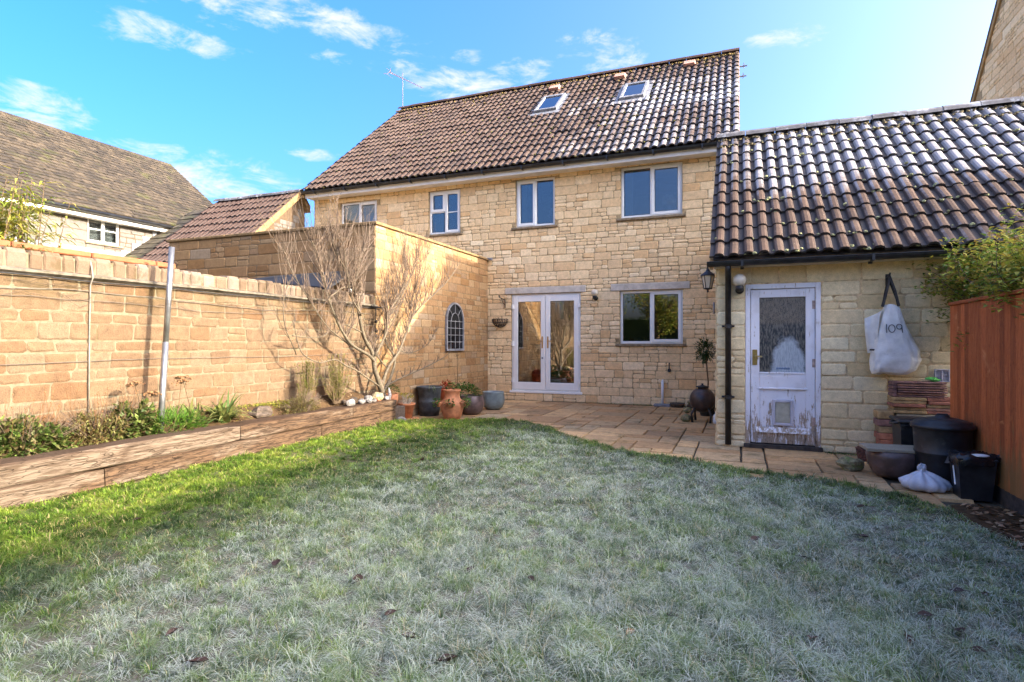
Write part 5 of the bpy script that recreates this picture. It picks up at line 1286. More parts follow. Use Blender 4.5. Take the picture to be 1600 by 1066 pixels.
def build_fig():
    Tn = T('fig_tree', 'bare multi stemmed fruit tree trained in front of the sunlit wall', 'tree', (-5.05, 7.45, .45))
    rng = random.Random(111)
    limbs = {
     'A': ([(7.42, .44), (7.42, .51), (7.34, .7), (7.26, .9), (7.22, 1.15), (7.02, 1.37), (6.88, 1.69), (6.76, 1.97), (6.55, 2.26), (6.31, 2.49), (6.24, 2.67)], .060, .010, 0),
     'B': ([(7.24, 1.02), (7.09, 1.11), (6.67, 1.26), (6.43, 1.44), (6.28, 1.66), (6.16, 1.93), (6.13, 2.21), (6.07, 2.43), (5.95, 2.62)], .030, .008, .06),
     'C': ([(7.42, .55), (7.45, .66), (7.59, .91), (7.91, 1.17), (8.13, 1.47), (8.27, 1.69), (8.48, 1.88), (8.86, 2.1), (9.48, 2.46), (9.85, 2.81)], .036, .006, .02),
     'D': ([(7.46, .45), (7.51, .53), (7.72, .76), (7.85, 1.05), (7.64, 1.31), (7.64, 1.6), (7.91, 1.91), (8.13, 2.17), (8.42, 2.57), (8.48, 2.95)], .036, .006, -.05),
     'E': ([(7.23, 1.1), (7.49, 1.46), (7.59, 1.75), (7.91, 2.06), (8.16, 2.44), (8.13, 2.75)], .022, .006, .08),
     'F': ([(7.52, .6), (7.64, .65), (8.02, .74), (8.79, .9), (9.26, 1.01), (9.59, 1.11)], .020, .007, .06),
     'G': ([(7.36, .62), (7.3, .65), (7.02, .77), (6.67, .92), (6.47, .98), (6.24, 1.07), (5.95, 1.04), (5.65, 1.15), (5.54, 1.33), (5.47, 1.56)], .018, .006, .08),
     'H': ([(6.98, 1.44), (6.63, 1.53), (6.39, 1.56), (6.29, 1.66)], .013, .006, .05),
     'I': ([(5.54, 1.38), (5.78, 1.36), (6.02, 1.38), (6.11, 1.46)], .010, .005, .08),
     'J': ([(7.91, 1.17), (8.24, 1.13), (8.73, 1.25), (9.12, 1.52)], .011, .004, .04),
     'K': ([(7.59, .91), (7.39, 1.06), (7.3, 1.2), (7.44, 1.34), (8.02, 1.74), (8.24, 2.02)], .016, .006, -.08),
     'L': ([(6.16, 1.88), (6.35, 2.02), (6.59, 2.09), (6.67, 2.35), (6.71, 2.62)], .013, .005, .10),
     'M': ([(6.8, 1.9), (6.93, 2.12), (6.88, 2.38), (7.02, 2.67)], .013, .005, -.04),
     'O': ([(6.67, 1.26), (6.25, 1.46), (5.88, 1.76), (5.62, 2.12), (5.45, 2.42)], .013, .005, .05),
     'P': ([(6.88, 1.69), (6.55, 1.92), (6.36, 2.28), (6.30, 2.62)], .012, .005, .12),
     'Q': ([(5.65, 1.15), (5.42, 1.42), (5.36, 1.75), (5.45, 2.05)], .009, .004, .03),
     'N': ([(8.27, 1.66), (8.3, 1.93), (8.42, 2.25), (8.66, 2.6), (8.99, 2.9)], .013, .005, .10)}
    def curve(yz, r0, r1, dx, seed):
        pts = []; n = len(yz)
        for i in range(n-1):
            p0, p1, p2, p3 = yz[max(i-1, 0)], yz[i], yz[i+1], yz[min(i+2, n-1)]
            for q in range(4):
                t = q/4; c = []
                for a in (0, 1): c.append(.5*((2*p1[a])+(-p0[a]+p2[a])*t+(2*p0[a]-5*p1[a]+4*p2[a]-p3[a])*t*t+(-p0[a]+3*p1[a]-3*p2[a]+p3[a])*t**3))
                pts.append(c)
        pts.append(yz[-1]); out = []; m = len(pts)
        for i, (y, z) in enumerate(pts):
            t = i/(m-1); x = -5.06+dx*math.sin(t*2.2)+.05*mnoise.noise(Vector((t*3, seed, 0)))+(.10*max(0, z-1.4)*math.sin(seed*2.1))
            x = max(x, -5.27); out.append(Vector((x, y+.012*mnoise.noise(Vector((t*9, seed, 4))), z)))
        rad = [r0+(r1-r0)*(i/(m-1))**.8 for i in range(m)]
        return out, rad
    rest = MB(); tw = MB()
    keep = {}
    for k, (yz, r0, r1, dx) in enumerate([limbs[c] for c in limbs]):
        nm = list(limbs)[k]; pts, rad = curve(yz, r0, r1, dx, k+1.3); keep[nm] = (pts, rad)
        rad = [.86*r*(1+.22*mnoise.noise(Vector((i*.9, k, 7)))) for i, r in enumerate(rad)]
        if nm == 'A': rad[0] *= 1.35; rad[1] *= 1.2
        m = MB(); m.tube(pts, rad, 10 if r0 > .015 else 6, tint=rng.random()); m.build('trunk' if nm == 'A' else 'branch', M['bark'], Tn, org=pts[0], smooth=True)
        for i in range(3, len(pts), 5):            # pruning knuckles
            if r0 > .012 and rng.random() < .4: tw.blob(pts[i]+rdir(rng)*rad[i]*.7, rad[i]*.9, seed=i+k*9, n=6, m=4, tint=.5)
    def shoot(p, d, L, r, depth=0):
        pts = [Vector(p)]; n = 5; dd = d.normalized()
        for i in range(n):
            dd = (dd+Vector((rng.uniform(-.14, .14), rng.uniform(-.26, .26), .14+rng.uniform(-.06, .12)))).normalized(); q = pts[-1]+dd*L/n; q.x = max(q.x, -5.31 if q.z < 3.1 else -5.5); pts.append(q)
        tw.tube(pts, [r*(1-.62*i/n) for i in range(n+1)], 4 if r < .006 else 5, cap=False, tint=rng.random())
        if depth < 2:
            for i in range(1, n):
                if rng.random() < (.5 if depth == 0 else .25):
                    s = rng.choice((-1, 1)); shoot(pts[i], (dd+Vector((rng.uniform(-.5, .5), s*rng.uniform(.5, 1.3), rng.uniform(-.2, .5)))), L*rng.uniform(.3, .6), r*.6, depth+1)
    dens = {'A': 52, 'B': 56, 'C': 60, 'D': 58, 'E': 44, 'F': 14, 'G': 28, 'H': 16, 'I': 12, 'J': 26, 'K': 30, 'L': 34, 'M': 32, 'N': 40, 'O': 26, 'P': 26, 'Q': 12}
    for nm, (pts, rad) in keep.items():
        m = len(pts)
        for q in range(dens[nm]):
            t = rng.uniform(.30 if nm in 'ABCD' else .2, 1.0); i = min(m-2, int(t*(m-1))); d = (pts[i+1]-pts[i]).normalized(); z = pts[i].z
            up = 1.0 if nm not in 'FGIJ' else .45
            dirv = d*.45+Vector((rng.uniform(-.35, .35), rng.uniform(-1.15, 1.15), rng.uniform(.15, 1.05)*up))
            Lq = rng.uniform(.28, .75)*(1.0 if z > 1.5 else .65)*up
            if z+Lq > 3.25: Lq = max(.15, 3.25-z) if pts[i].y < 8.6 else min(Lq, .5)
            shoot(pts[i], dirv, Lq, max(.0046, min(.0078, rad[i]*.6)))
    for y, z, L in ((5.9, 2.55, .75), (6.1, 2.6, .8), (6.3, 2.6, .75), (6.5, 2.6, .85), (6.7, 2.6, .7), (6.9, 2.65, .8), (7.05, 2.6, .75), (7.3, 2.5, .75), (7.6, 2.4, .8), (7.8, 2.5, .8), (8.05, 2.6, .75), (8.2, 2.7, .7), (8.4, 2.8, .75), (8.6, 2.8, .6), (5.3, 2.1, .8), (5.7, 2.3, .7)):
        shoot((-5.02+rng.uniform(-.15, .1), y, z-.25), Vector((rng.uniform(-.05, .05), rng.uniform(-.25, .1), 1)), L*rng.uniform(.8, 1.1), .0055, 1)
    tw.build('twigs', M['twig'], Tn, smooth=True, kind='stuff')
build_fig()

def clump(name, label, cat, loc, mat, n, r, h, leafL, leafW, rng, shape='dome', group=None, stems=0, stem_mat='greenstem'):
    o = T(name, label, cat, loc, group); lv = Leaves(); c = Vector(loc); st = MB()
    for i in range(n):
        if shape == 'dome':
            d = rdir(rng, .0, 1); q = rng.uniform(.45, 1.0)**.5; k = .75+.5*mnoise.noise(d*2.3+c); p = c+Vector((d.x*r[0]*q*k, d.y*r[1]*q*k, d.z*h*q*k)); dv = d*.6+rdir(rng)*.7+Vector((0, 0, .25))
        lv.leaf(p, dv, UPV, leafL*rng.uniform(.6, 1.4), leafW*rng.uniform(.7, 1.3), rng.random())
    for i in range(stems):
        d = rdir(rng, .4, 1); e = c+Vector((d.x*r[0]*1.15, d.y*r[1]*1.15, d.z*h*1.2)); st.tube([c+Vector((d.x*r[0]*.2, d.y*r[1]*.2, 0)), (c+e)*.5+rdir(rng)*.02, e], [.003, .0025, .0012], 4, cap=False, tint=rng.random())
    lv.build('foliage', M[mat], o)
    if stems: st.build('stems', M[stem_mat], o)
    return o
rg = random.Random(121)
clump('dying_shrub', 'dark straggly low shrub with dry twigs at the near left end of the bed', 'shrub', (-5.12, 2.75, .42), 'shrubdark', 2600, (.20, .44), .34, .050, .030, rg, stems=70, stem_mat='twig')
clump('woody_herb', 'brown woody herb between the straggly dark shrub and the bright green mound', 'shrub', (-5.14, 3.32, .42), 'heather', 2800, (.20, .40), .34, .038, .016, rg, stems=80, stem_mat='twig')
clump('leafy_herb', 'dull green leafy herb just left of the bright green mound', 'plant', (-5.12, 3.62, .43), 'shrubdark', 2000, (.19, .30), .37, .052, .034, rg, stems=25, stem_mat='twig')
o = T('green_mound_plant', 'bright green feathery mound of foliage at the foot of the metal pole', 'plant', (-5.08, 3.96, .43)); lv = Leaves()
for i in range(1500):
    d = rdir(rg, .05, 1); p = Vector((-5.06, 3.96, .42))+Vector((d.x*.16, d.y*.34, d.z*.25))*rg.uniform(.6, 1); lv.leaf(p, d+rdir(rg)*.5+UPV*.3, UPV, rg.uniform(.03, .06), .006, rg.random())
lv.build('foliage', M['brightgreen'], o)
def strap_plant(label, loc, n, L, seed, mat='strap'):
    r = random.Random(seed); o = T('strap_leaved_plant', label, 'plant', loc, 'strap leaved plants in the raised bed'); lv = Leaves()
    for i in range(n):
        d = rdir(r, .45, 1); d.x *= .55; lv.blade(Vector(loc)+Vector((r.uniform(-.04, .04), r.uniform(-.06, .06), 0)), d+Vector((.1, 0, 0)), L*r.uniform(.6, 1.15), r.uniform(.022, .042), r.random(), curve=r.uniform(.6, 1.8))
    lv.build('leaves', M[mat], o)
strap_plant('arching strap leaved clump just right of the metal pole', (-5.1, 4.22, .45), 60, .38, 1)
strap_plant('arching strap leaved clump farthest right of the pole, beside the brown rock', (-5.08, 4.56, .45), 70, .40, 2)
strap_plant('short strap leaved clump left of the metal pole against the wall', (-5.22, 3.82, .47), 30, .32, 3)
o = T('yellow_groundcover', 'low yellow green ground cover along the foot of the wall', 'ground cover', (-5.25, 5.0, .5), kind='stuff'); lv = Leaves()
for i in range(2200):
    y = rg.uniform(4.3, 5.85); x = -5.33+abs(rg.gauss(0, .09)); lv.leaf(Vector((x, y, .53-.10*sm((x+5.33)/.33)+rg.uniform(0, .04))), rdir(rg, .1, 1), UPV, rg.uniform(.015, .035), .012, rg.random())
lv.build('leaves', M['bamboo'], o)
def seedhead(label, loc, top, seed):
    r = random.Random(seed); o = T('dry_seedhead', label, 'dead flower', loc, 'dry umbel seedheads in the raised bed'); st = MB(); hd = MB(); t = Vector(top); l = Vector(loc)
    st.tube([l, (l+t)/2+Vector((0, .02, 0)), t], [.006, .005, .004], 5)
    for i in range(30):
        d = rdir(r, .05, .7); q_ = r.uniform(.35, 1.15); e = t+Vector((d.x*.055*q_, d.y*.085*q_, .03+d.z*.03-.025*q_*q_+r.uniform(-.008, .008))); st.tube([t, e], .0013, 3, cap=False); hd.blob(e, (.011, .011, .008), seed=i, n=5, m=3, tint=r.random())
    st.build('stalk', M['greenstem'], o); hd.build('umbel', M['seed'], o, kind='stuff')
seedhead('large flat brown seedhead left of the pole shadow', (-5.16, 3.74, .45), (-5.1, 3.62, .90), 1)
seedhead('smaller flat brown seedhead below and right of the large one', (-5.14, 3.8, .45), (-5.08, 3.76, .80), 2)
seedhead('brown seedhead standing in front of the metal pole', (-5.05, 3.95, .45), (-5.0, 4.0, .90), 3)
seedhead('brown seedhead just right of the metal pole', (-5.1, 4.2, .45), (-5.1, 4.1, .93), 4)
o = T('dry_stems', 'tangle of thin dry flower stems with dark seed beads along the wall', 'dead stems', (-5.2, 3.0, .45), kind='stuff'); st = MB()
for i in range(110):
    y = rg.uniform(2.4, 3.75); l = Vector((rg.uniform(-5.3, -5.05), y, .45)); e = l+Vector((rg.uniform(-.02, .05), rg.uniform(-.12, .12), rg.uniform(.15, .5))); e.x = max(e.x, -5.32); st.tube([l, (l+e)/2+Vector((0, rg.uniform(-.03, .03), 0)), e], [.002, .0016, .001], 3, cap=False)
    if rg.random() < .5: st.blob(e, .007, seed=i, n=5, m=3)
st.build('stems', M['seed'], o)
def rosemary(label, loc, h, w, seed, n=26):
    r = random.Random(seed); o = T('rosemary_bush', label, 'shrub', loc, 'rosemary bushes against the wall'); lv = Leaves(); st = MB(); l = Vector(loc)
    for i in range(n):
        hh = h*r.uniform(.5, 1.08); e = l+Vector((r.uniform(-.08, .10), r.gauss(0, w*.45), hh)); pts = [l+Vector((r.uniform(-.03, .03), r.uniform(-w, w)*.3, 0)), l+(e-l)*.5+Vector((.01, (e.y-l.y)*.25, 0)), e]
        st.tube(pts, [.005, .004, .002], 4, cap=False)
        for k in range(70):
            t = r.uniform(.12, 1); p = pts[0].lerp(pts[1], t*2) if t < .5 else pts[1].lerp(pts[2], t*2-1); d = rdir(r, -.1, .9); lv.leaf(p, d+UPV*.5, UPV, r.uniform(.018, .038), .006, r.random())
    st.build('stems', M['greenstem'], o); lv.build('foliage', M['rosemary'], o)
rosemary('left of two upright rosemary bushes, with brown dying stems', (-5.13, 5.88, .47), .60, .20, 1, 52)
rosemary('right of two upright rosemary bushes, fresh green, beside the bare tree', (-5.08, 6.42, .47), .64, .27, 2, 60)
clump('heather_clump', 'low brown green heather clump in front of the rosemary bushes', 'shrub', (-5.02, 5.68, .43), 'heather', 2200, (.17, .36), .25, .032, .007, rg, stems=90, stem_mat='twig')
m = MB(); m.blob((-5.12, 5.12, .49), (.11, .17, .08), seed=3, n=14, m=9, amp=.3); m.build('rock', M['rock'], org=(-5.12, 5.12, .44), label='dark brown rock half sunk in the bed between strap leaves and heather', cat='rock')
# stones on the end of the bed
stn = [(6.42, -4.86, .060, 'largest white quartz stone at the left end of the stone row', .95), (6.56, -4.93, .04, 'tan flat stone behind the largest white stone', .3), (6.63, -4.84, .042, 'round pale stone with a hole right of the largest white stone', .7), (6.72, -4.9, .045, 'pale grey stone in the middle of the stone row', .6), (6.80, -4.83, .040, 'pinkish white stone in the middle of the stone row', .8), (6.86, -4.9, .038, 'white stone left of the orange stone', .9), (6.93, -4.84, .034, 'upright pale stone touching the orange stone', .55), (6.66, -5.0, .05, 'dark brown stone at the back of the stone row', .05), (7.02, -4.83, .045, None, .4), (7.12, -4.92, .085, None, .2), (7.24, -4.83, .042, 'small white stone near the end of the sleepers', .95), (7.30, -4.95, .06, 'flat brown stone at the very end of the bed', .15), (6.98, -4.97, .06, 'rounded pale stone against the tree trunk', .5), (6.50, -5.02, .035, 'small tan stone behind the row near the rosemary', .25)]
M['orangestone'] = simple('orange_stone', (.42, .16, .07), .85, .2, 20, .4); M['greenstone'] = simple('olive_stone', (.30, .24, .13), .9, .2, 14, .5)
for i, (y, x, r, lab, tn) in enumerate(stn):
    mt = M['limestone_white'] if tn > .45 else M['rock']
    if lab is None: lab, mt = (('orange stone on the sleeper end', M['orangestone']) if r < .06 else ('large olive boulder at the foot of the bare tree', M['greenstone']))
    zz = .452+r*.55 if x > -4.985 else .47+r*.5
    m = MB(); m.blob((x, y, zz), (r*1.05, r*1.25, r*.8), seed=i+20, n=12, m=8, amp=.18, tint=tn); m.build('stone', mt, org=(x, y, .45), label=lab, cat='stone', group='stones on the end of the raised bed', smooth=False)

# ------------------------------------------------------------------ pots on the patio
def pot(name, label, cat, loc, prof, mat, soil=None, group=None, n=28, wob=0.0):
    o = T(name, label, cat, loc, group); m = MB(); m.lathe(loc, prof, n, wob=wob); m.build('pot', M[mat], o, smooth=True)
    if soil is not None:
        s = MB(); s.lathe(loc, [(soil[0], soil[1]-.01), (0, soil[1])], 16); s.build('soil', M['soil'], o)
    return o
def flower_pot_prof(r0, r1, h, rim=.035, lip=.012, th=.012):
    return [(0, .0), (r0, 0), (r1-.004, h-rim), (r1+lip, h-rim+.002), (r1+lip+.003, h-.004), (r1+lip-.004, h), (r1-th+.004, h), (r1-th-.006, h-rim), (r1-th-.012, h-.08), (0, h-.082)]
p0 = pot('terracotta_pot', 'small terracotta pot with yellow sedum at the end of the sleepers', 'plant pot', (-5.18, 8.35, .03), flower_pot_prof(.085, .128, .25), 'terracotta', (.11, .20))
lv = Leaves(); st = MB(); c = Vector((-5.18, 8.35, .24))
for i in range(26):
    e = c+Vector((rg.uniform(-.10, .10), rg.uniform(-.10, .10), rg.uniform(.12, .2))); st.tube([c+Vector((rg.uniform(-.06, .06), rg.uniform(-.06, .06), -.02)), e], [.005, .003], 4, cap=False)
    for k in range(14): lv.leaf(e+rdir(rg)*.02, rdir(rg, .1, 1), UPV, .018, .010, rg.random())
for i in range(14):
    a = rg.uniform(0, 6.28); e = c+Vector((math.cos(a)*.15, math.sin(a)*.15, rg.uniform(.0, .1))); st.tube([c, (c+e)/2+UPV*.05, e], [.006, .004, .002], 4, cap=False)
st.build('dry_stalks', M['palestalk'], p0); lv.build('foliage', M['yellowplant'], p0)
br = MB(); br.bbox(-5.32, -5.04, 8.2, 8.52, -.02, .03, .008); br.build('brick', M['terracotta'], org=(-5.18, 8.35, 0), label='clay brick under the small terracotta pot', cat='brick')
# strawberry planter with side pockets
p1 = pot('strawberry_planter', 'terracotta strawberry planter with pockets of trailing leaves', 'planter', (-4.52, 8.72, .0), [(0, 0), (.13, 0), (.165, .08), (.215, .24), (.20, .30), (.14, .345), (.125, .40), (.13, .46), (.15, .48), (.15, .50), (.135, .50), (.115, .45), (0, .44)], 'terracotta')
lv = Leaves(); c = Vector((-4.52, 8.72, 0))
for a in (-2.4, -1.25, -.15, .9, 2.0, 3.1):
    pk = MB(); q = c+Vector((math.cos(a)*.20, math.sin(a)*.20, .27)); vs = []; K = 10
    for rr, zz in ((.045, -.055), (.085, .02), (.088, .035), (.07, .03), (.03, -.01)):
        for k in range(K): th = 2*math.pi*k/K; vs.append(q+Vector((math.cos(th)*rr*.8+math.cos(a)*.02, math.sin(th)*rr*.8+math.sin(a)*.02, zz)))
    pk.add(vs, [(i*K+k, i*K+(k+1) % K, (i+1)*K+(k+1) % K, (i+1)*K+k) for i in range(4) for k in range(K)]); pk.build('pocket', M['terracotta'], p1, smooth=True)
    for i in range(34): lv.leaf(q+Vector((math.cos(a)*.05, math.sin(a)*.05, .02))+rdir(rg)*.075, rdir(rg, -.4, .9)+Vector((math.cos(a), math.sin(a), -.2)), UPV, rg.uniform(.04, .075), rg.uniform(.03, .05), rg.random())
for i in range(40): lv.leaf(c+Vector((0, 0, .5))+rdir(rg, -.1, 1)*.10, rdir(rg, -.1, .9), UPV, .06, .045, rg.random())
lv.build('foliage', M['brightstraw'] if 'brightstraw' in M else M['shrubgreen'], p1) if False else None
M['strawberry'] = leafmat('strawberry_leaf', [(.02, .06, .012), (.045, .11, .02), (.09, .17, .03), (.17, .22, .04)]); lv.build('foliage', M['strawberry'], p1)
# dark barrel
p2 = pot('dark_barrel', 'tall dark ribbed barrel planter against the outhouse wall', 'barrel', (-5.12, 9.0, 0), [(0, 0), (.17, 0), (.185, .12), (.20, .24), (.205, .26), (.19, .275), (.20, .36), (.215, .47), (.228, .49), (.228, .52), (.205, .52), (.195, .46), (0, .45)], 'darkpot', (.195, .465))
lv = Leaves()
for i in range(5): lv.blade(Vector((-5.12+rg.uniform(-.05, .1), 8.95, .47)), Vector((rg.uniform(.2, .8), -.5, .7)), .35, .008, rg.random(), curve=2.6)
lv.build('trailing_leaves', M['strap'], p2)
p3 = pot('red_pot', 'red glazed pot of red succulents behind the strawberry planter', 'plant pot', (-5.06, 9.55, .0), [(0, 0), (.10, 0), (.13, .2), (.15, .36), (.14, .40), (.155, .42), (.155, .44), (.13, .44), (.12, .39), (0, .38)], 'redglaze', (.12, .40))
lv = Leaves()
for i in range(240): d = rdir(rg, 0, 1); lv.leaf(Vector((-5.06, 9.55, .42))+Vector((d.x*.16, d.y*.16, d.z*.16))*rg.uniform(.4, 1), d+rdir(rg)*.4, UPV, .05, .018, rg.random())
lv.build('foliage', M['redplant'], p3)
tg = MB(); tg.box(-5.0, -4.95, 9.36, 9.365, .33, .37); tg.build('label_tag', M['whiteplastic'], p3)
p4 = pot('purple_glazed_pot', 'round purple brown glazed pot overflowing with green leaves', 'plant pot', (-4.50, 9.42, 0), [(0, 0), (.14, 0), (.20, .06), (.235, .16), (.235, .24), (.215, .32), (.205, .345), (.19, .345), (.195, .30), (0, .29)], 'purpleglaze', (.195, .31))
lv = Leaves()
for i in range(520):
    d = rdir(rg, -.15, 1); lv.leaf(Vector((-4.58, 9.38, .36))+Vector((d.x*.30, d.y*.26, d.z*.20))*rg.uniform(.5, 1), d+rdir(rg)*.6, UPV, rg.uniform(.035, .06), rg.uniform(.025, .04), rg.random())
lv.build('foliage', M['strawberry'], p4)
pot('grey_blue_bowl_pot', 'empty grey blue glazed bowl pot nearest the patio doors', 'plant pot', (-4.42, 10.25, 0), [(0, 0), (.12, 0), (.18, .05), (.215, .14), (.22, .22), (.205, .32), (.212, .345), (.20, .35), (.19, .34), (.195, .25), (0, .22)], 'blueglaze', (.19, .25))
# stick support with a dark bud, in the purple pot
m = MB(); m.tube([(-4.95, 9.75, .0), (-4.94, 9.76, .6), (-4.95, 9.75, 1.08)], [.007, .006, .004], 5)
for i in range(9): m.tube([(-4.95, 9.75, 1.03), Vector((-4.95, 9.75, 1.05))+rdir(rg)*.06], [.004, .002], 4)
m.build('dead_flower_stalk', M['greenstem'], org=(-4.95, 9.75, 0), label='tall thin dead flower stalk below the arched mirror', cat='stalk')
# driftwood, white stone, potted plant behind
m = MB(); m.tube([(-5.02, 7.52, .02), (-5.04, 7.55, .25), (-5.10, 7.56, .42), (-5.16, 7.58, .56)], [.020, .045, .06, .03], 9); m.tube([(-5.03, 7.53, .3), (-4.99, 7.56, .5), (-5.02, 7.57, .60)], [.03, .028, .010], 7)
m.build('driftwood', M['driftwood'], org=(-5.03, 7.53, 0), smooth=True, label='bleached driftwood leaning on the end of the sleepers', cat='driftwood')
m = MB(); m.blob((-4.93, 7.80, .06), (.075, .085, .06), seed=77, n=12, m=8, tint=.7); m.build('stone', M['limestone_white'], org=(-4.93, 7.8, 0), label='white rock on the ground beside the driftwood', cat='stone')
pz = pot('ochre_pot', 'ochre pot with a small green plant behind the driftwood', 'plant pot', (-5.15, 7.85, .28), [(0, 0), (.07, 0), (.10, .1), (.105, .2), (.095, .2), (.09, .15), (0, .14)], 'terracotta', (.09, .17))
lv = Leaves()
for i in range(140): d = rdir(rg, 0, 1); lv.leaf(Vector((-5.15, 7.85, .5))+d*.10, d+rdir(rg)*.5, UPV, .05, .016, rg.random())
lv.build('foliage', M['strap'], pz)
m = MB(); m.bbox(-5.3, -5.0, 7.68, 8.02, 0, .28, .015); m.build('stone_block', M['rock'], org=(-5.15, 7.85, 0), label='rough stone block carrying the ochre pot', cat='stone block')

# ------------------------------------------------------------------ arched mirror on the outhouse wall
def arched_mirror():
    o = T('arched_mirror', 'grey arched garden mirror with lattice bars on the outhouse wall', 'mirror', (-5.34, 10.37, 1.14)); y0, y1, z0, zs = 10.0, 10.76, 1.14, 1.72; yc = (y0+y1)/2; R = (y1-y0)/2; x = -5.335
    arc = [(y1, z0), (y1, zs)]+[(yc+R*math.cos(a), zs+R*math.sin(a)) for a in [math.pi*k/16 for k in range(1, 16)]]+[(y0, zs), (y0, z0)]
    f = MB(); n = len(arc); vs = []
    for (y, z) in arc:
        k = .91; yi, zi = yc+(y-yc)*k, (zs+(z-zs)*k if z > zs else max(z, z0+.03)); vs += [(x, y, z), (x+.04, y, z), (x+.04, yi, zi), (x, yi, zi)]
    fs = []
    for i in range(n-1):
        for k in range(4): fs.append((i*4+k, (i+1)*4+k, (i+1)*4+(k+1) % 4, i*4+(k+1) % 4))
    f.add(vs, fs); f.box(x, x+.042, y0, y1, z0-.01, z0+.03); f.build('frame', M['lead'], o)
    g = MB(); g.add([(x+.012, y, z) for y, z in arc], [tuple(range(n))]); g.build('mirror_glass', M['mirror'], o)
    b = []
    for i in range(1, 4): y = y0+(y1-y0)*i/4; b.append(((y, z0+.03), (y, zs+.02)))
    for i in range(0, 5): z = z0+.03+(zs-z0-.03)*i/4; b.append(((y0+.03, z), (y1-.03, z))) if i else None
    for k in range(1, 4): a = math.pi*k/4; b.append(((yc+math.cos(a)*R*.45, zs+math.sin(a)*R*.45), (yc+math.cos(a)*R*.92, zs+math.sin(a)*R*.92)))
    for p, q in b: m = MB(); m.tube([(x+.026, *p), (x+.026, *q)], .0055, 5); m.build('glazing_bar', M['lattice'], o)
    m = MB(); m.tube([(x+.026, yc+math.cos(a)*R*.45, zs+math.sin(a)*R*.45) for a in [math.pi*k/12 for k in range(13)]], .0055, 5); m.build('glazing_bar', M['lattice'], o)
mm, t = newmat('old_mirror_glass'); t.put(t.b.inputs['Base Color'], t.mix(t.noise(t.pos, 14, 4), (.10, .10, .11), (.045, .045, .05))); t.b.inputs['Metallic'].default_value = .85; t.b.inputs['Roughness'].default_value = .12; M['mirror'] = mm
M['lattice'] = simple('grey_lattice', (.30, .29, .28), .6, .1, 10)
arched_mirror()

# ------------------------------------------------------------------ pole, wires, cable on the garden wall
m = MB(); m.tube([(-5.10, 3.85, .3), (-5.10, 3.915, 1.3)], .0275, 14); m.tube([(-5.10, 3.915, 1.29), (-5.10, 3.98, 2.22)], .0255, 14)
po = m.build('clothes_pole', M['steel'], org=(-5.1, 3.88, .42), smooth=True, label='tall galvanised metal clothes line pole standing in the raised bed', cat='pole')
def wall_wire(label, z, sag, seed, r=.0028, x=-5.333):
    rr = random.Random(seed); pts = []; y = .5
    while y < 7.66: pts.append((x+rr.uniform(0, .008), y, z+sag*math.sin(y*1.7+seed)+rr.uniform(-.008, .008))); y += .22
    m = MB(); m.tube(pts, r, 5); m.build('wall_wire', M['wire'], org=(x, 3, z), label=label, cat='wire', group='wires strung along the garden wall')
wall_wire('thin wire strung along the wall at mid height', 1.13, .012, 1)
wall_wire('sagging wire just below the coping ledge', 1.72, .030, 2, .0035)
wall_wire('wire with frayed loops below the sagging one', 1.655, .02, 3, .0025)
pts = []; y = .5
while y < 7.72: pts.append((-5.312, y, 1.838+.006*math.sin(y*5))); y += .3
m = MB(); m.tube(pts, .0065, 6); m.build('dark_cable', M['iron'], org=(-5.31, 3, 1.84), label='dark cable running along under the coping ledge', cat='cable')
m = MB(); m.tube([(-5.328, 3.37, 2.02), (-5.30, 3.37, 1.93), (-5.292, 3.37, 1.87), (-5.33, 3.372, 1.80), (-5.332, 3.365, 1.4), (-5.332, 3.36, .6)], .0065, 7)
m.build('wall_cable', M['cable'], org=(-5.33, 3.36, .6), smooth=True, label='pale vertical cable clipped down the garden wall left of the pole', cat='cable')
r_ = random.Random(9); m = MB()
for k in range(26):
    y = r_.uniform(1.8, 6.5); z = r_.choice((1.72, 1.66, 1.80)); p = Vector((-5.32, y, z)); pts = [p]
    for i in range(5): p = p+Vector((r_.uniform(-.004, .008), r_.uniform(.03, .09), r_.uniform(-.03, .03))); p.x = max(p.x, -5.335); pts.append(p)
    m.tube(pts, .0022, 3, cap=False)
m.build('dead_vine', M['twig'], org=(-5.32, 4, 1.7), label='dry dead vine stems clinging under the coping of the garden wall', cat='vine', kind='stuff')
# dark sloping roof sheet behind the wall, with a small flue
o = T('lean_to_canopy', 'dark blue sloping canopy sheet behind the garden wall', 'canopy', (-6.3, 7.2, 2.0)); m = MB()
m.add([(-7.3, 7.0, 2.30), (-5.72, 7.0, 2.12), (-5.72, 7.66, 2.46), (-7.3, 7.66, 2.44), (-7.3, 7.0, 2.26), (-5.72, 7.0, 2.08), (-5.72, 7.66, 2.42), (-7.3, 7.66, 2.40)], [(0, 1, 2, 3), (7, 6, 5, 4), (0, 4, 5, 1), (1, 5, 6, 2), (2, 6, 7, 3), (3, 7, 4, 0)]); m.build('sheet', M['navy'] if 'navy' in M else M.setdefault('navy', simple('dark_sheet', (.010, .012, .018), .65, .2, 6)), o)
for yy in (7.05, 7.6):
    for xx in (-5.8, -7.2): q = MB(); q.bbox(xx-.03, xx+.03, yy-.03, yy+.03, 0, 2.12, .004); q.build('post', M['darkwood'], o)
m = MB(); m.tube([(-5.68, 7.5, 1.5), (-5.68, 7.5, 2.20)], .03, 10); m.build('vent_pipe', M['whiteplastic'], org=(-5.68, 7.5, 1.5), label='small pale vent pipe showing above the wall beside the canopy', cat='pipe')
m = MB(); m.tube([(-5.33, 7.62, 1.88), (-5.29, 7.62, 1.85), (-5.29, 7.62, 1.38)], .006, 5); m.tube([(-5.29, 7.50, 1.86), (-5.29, 7.78, 1.85)], .012, 6)
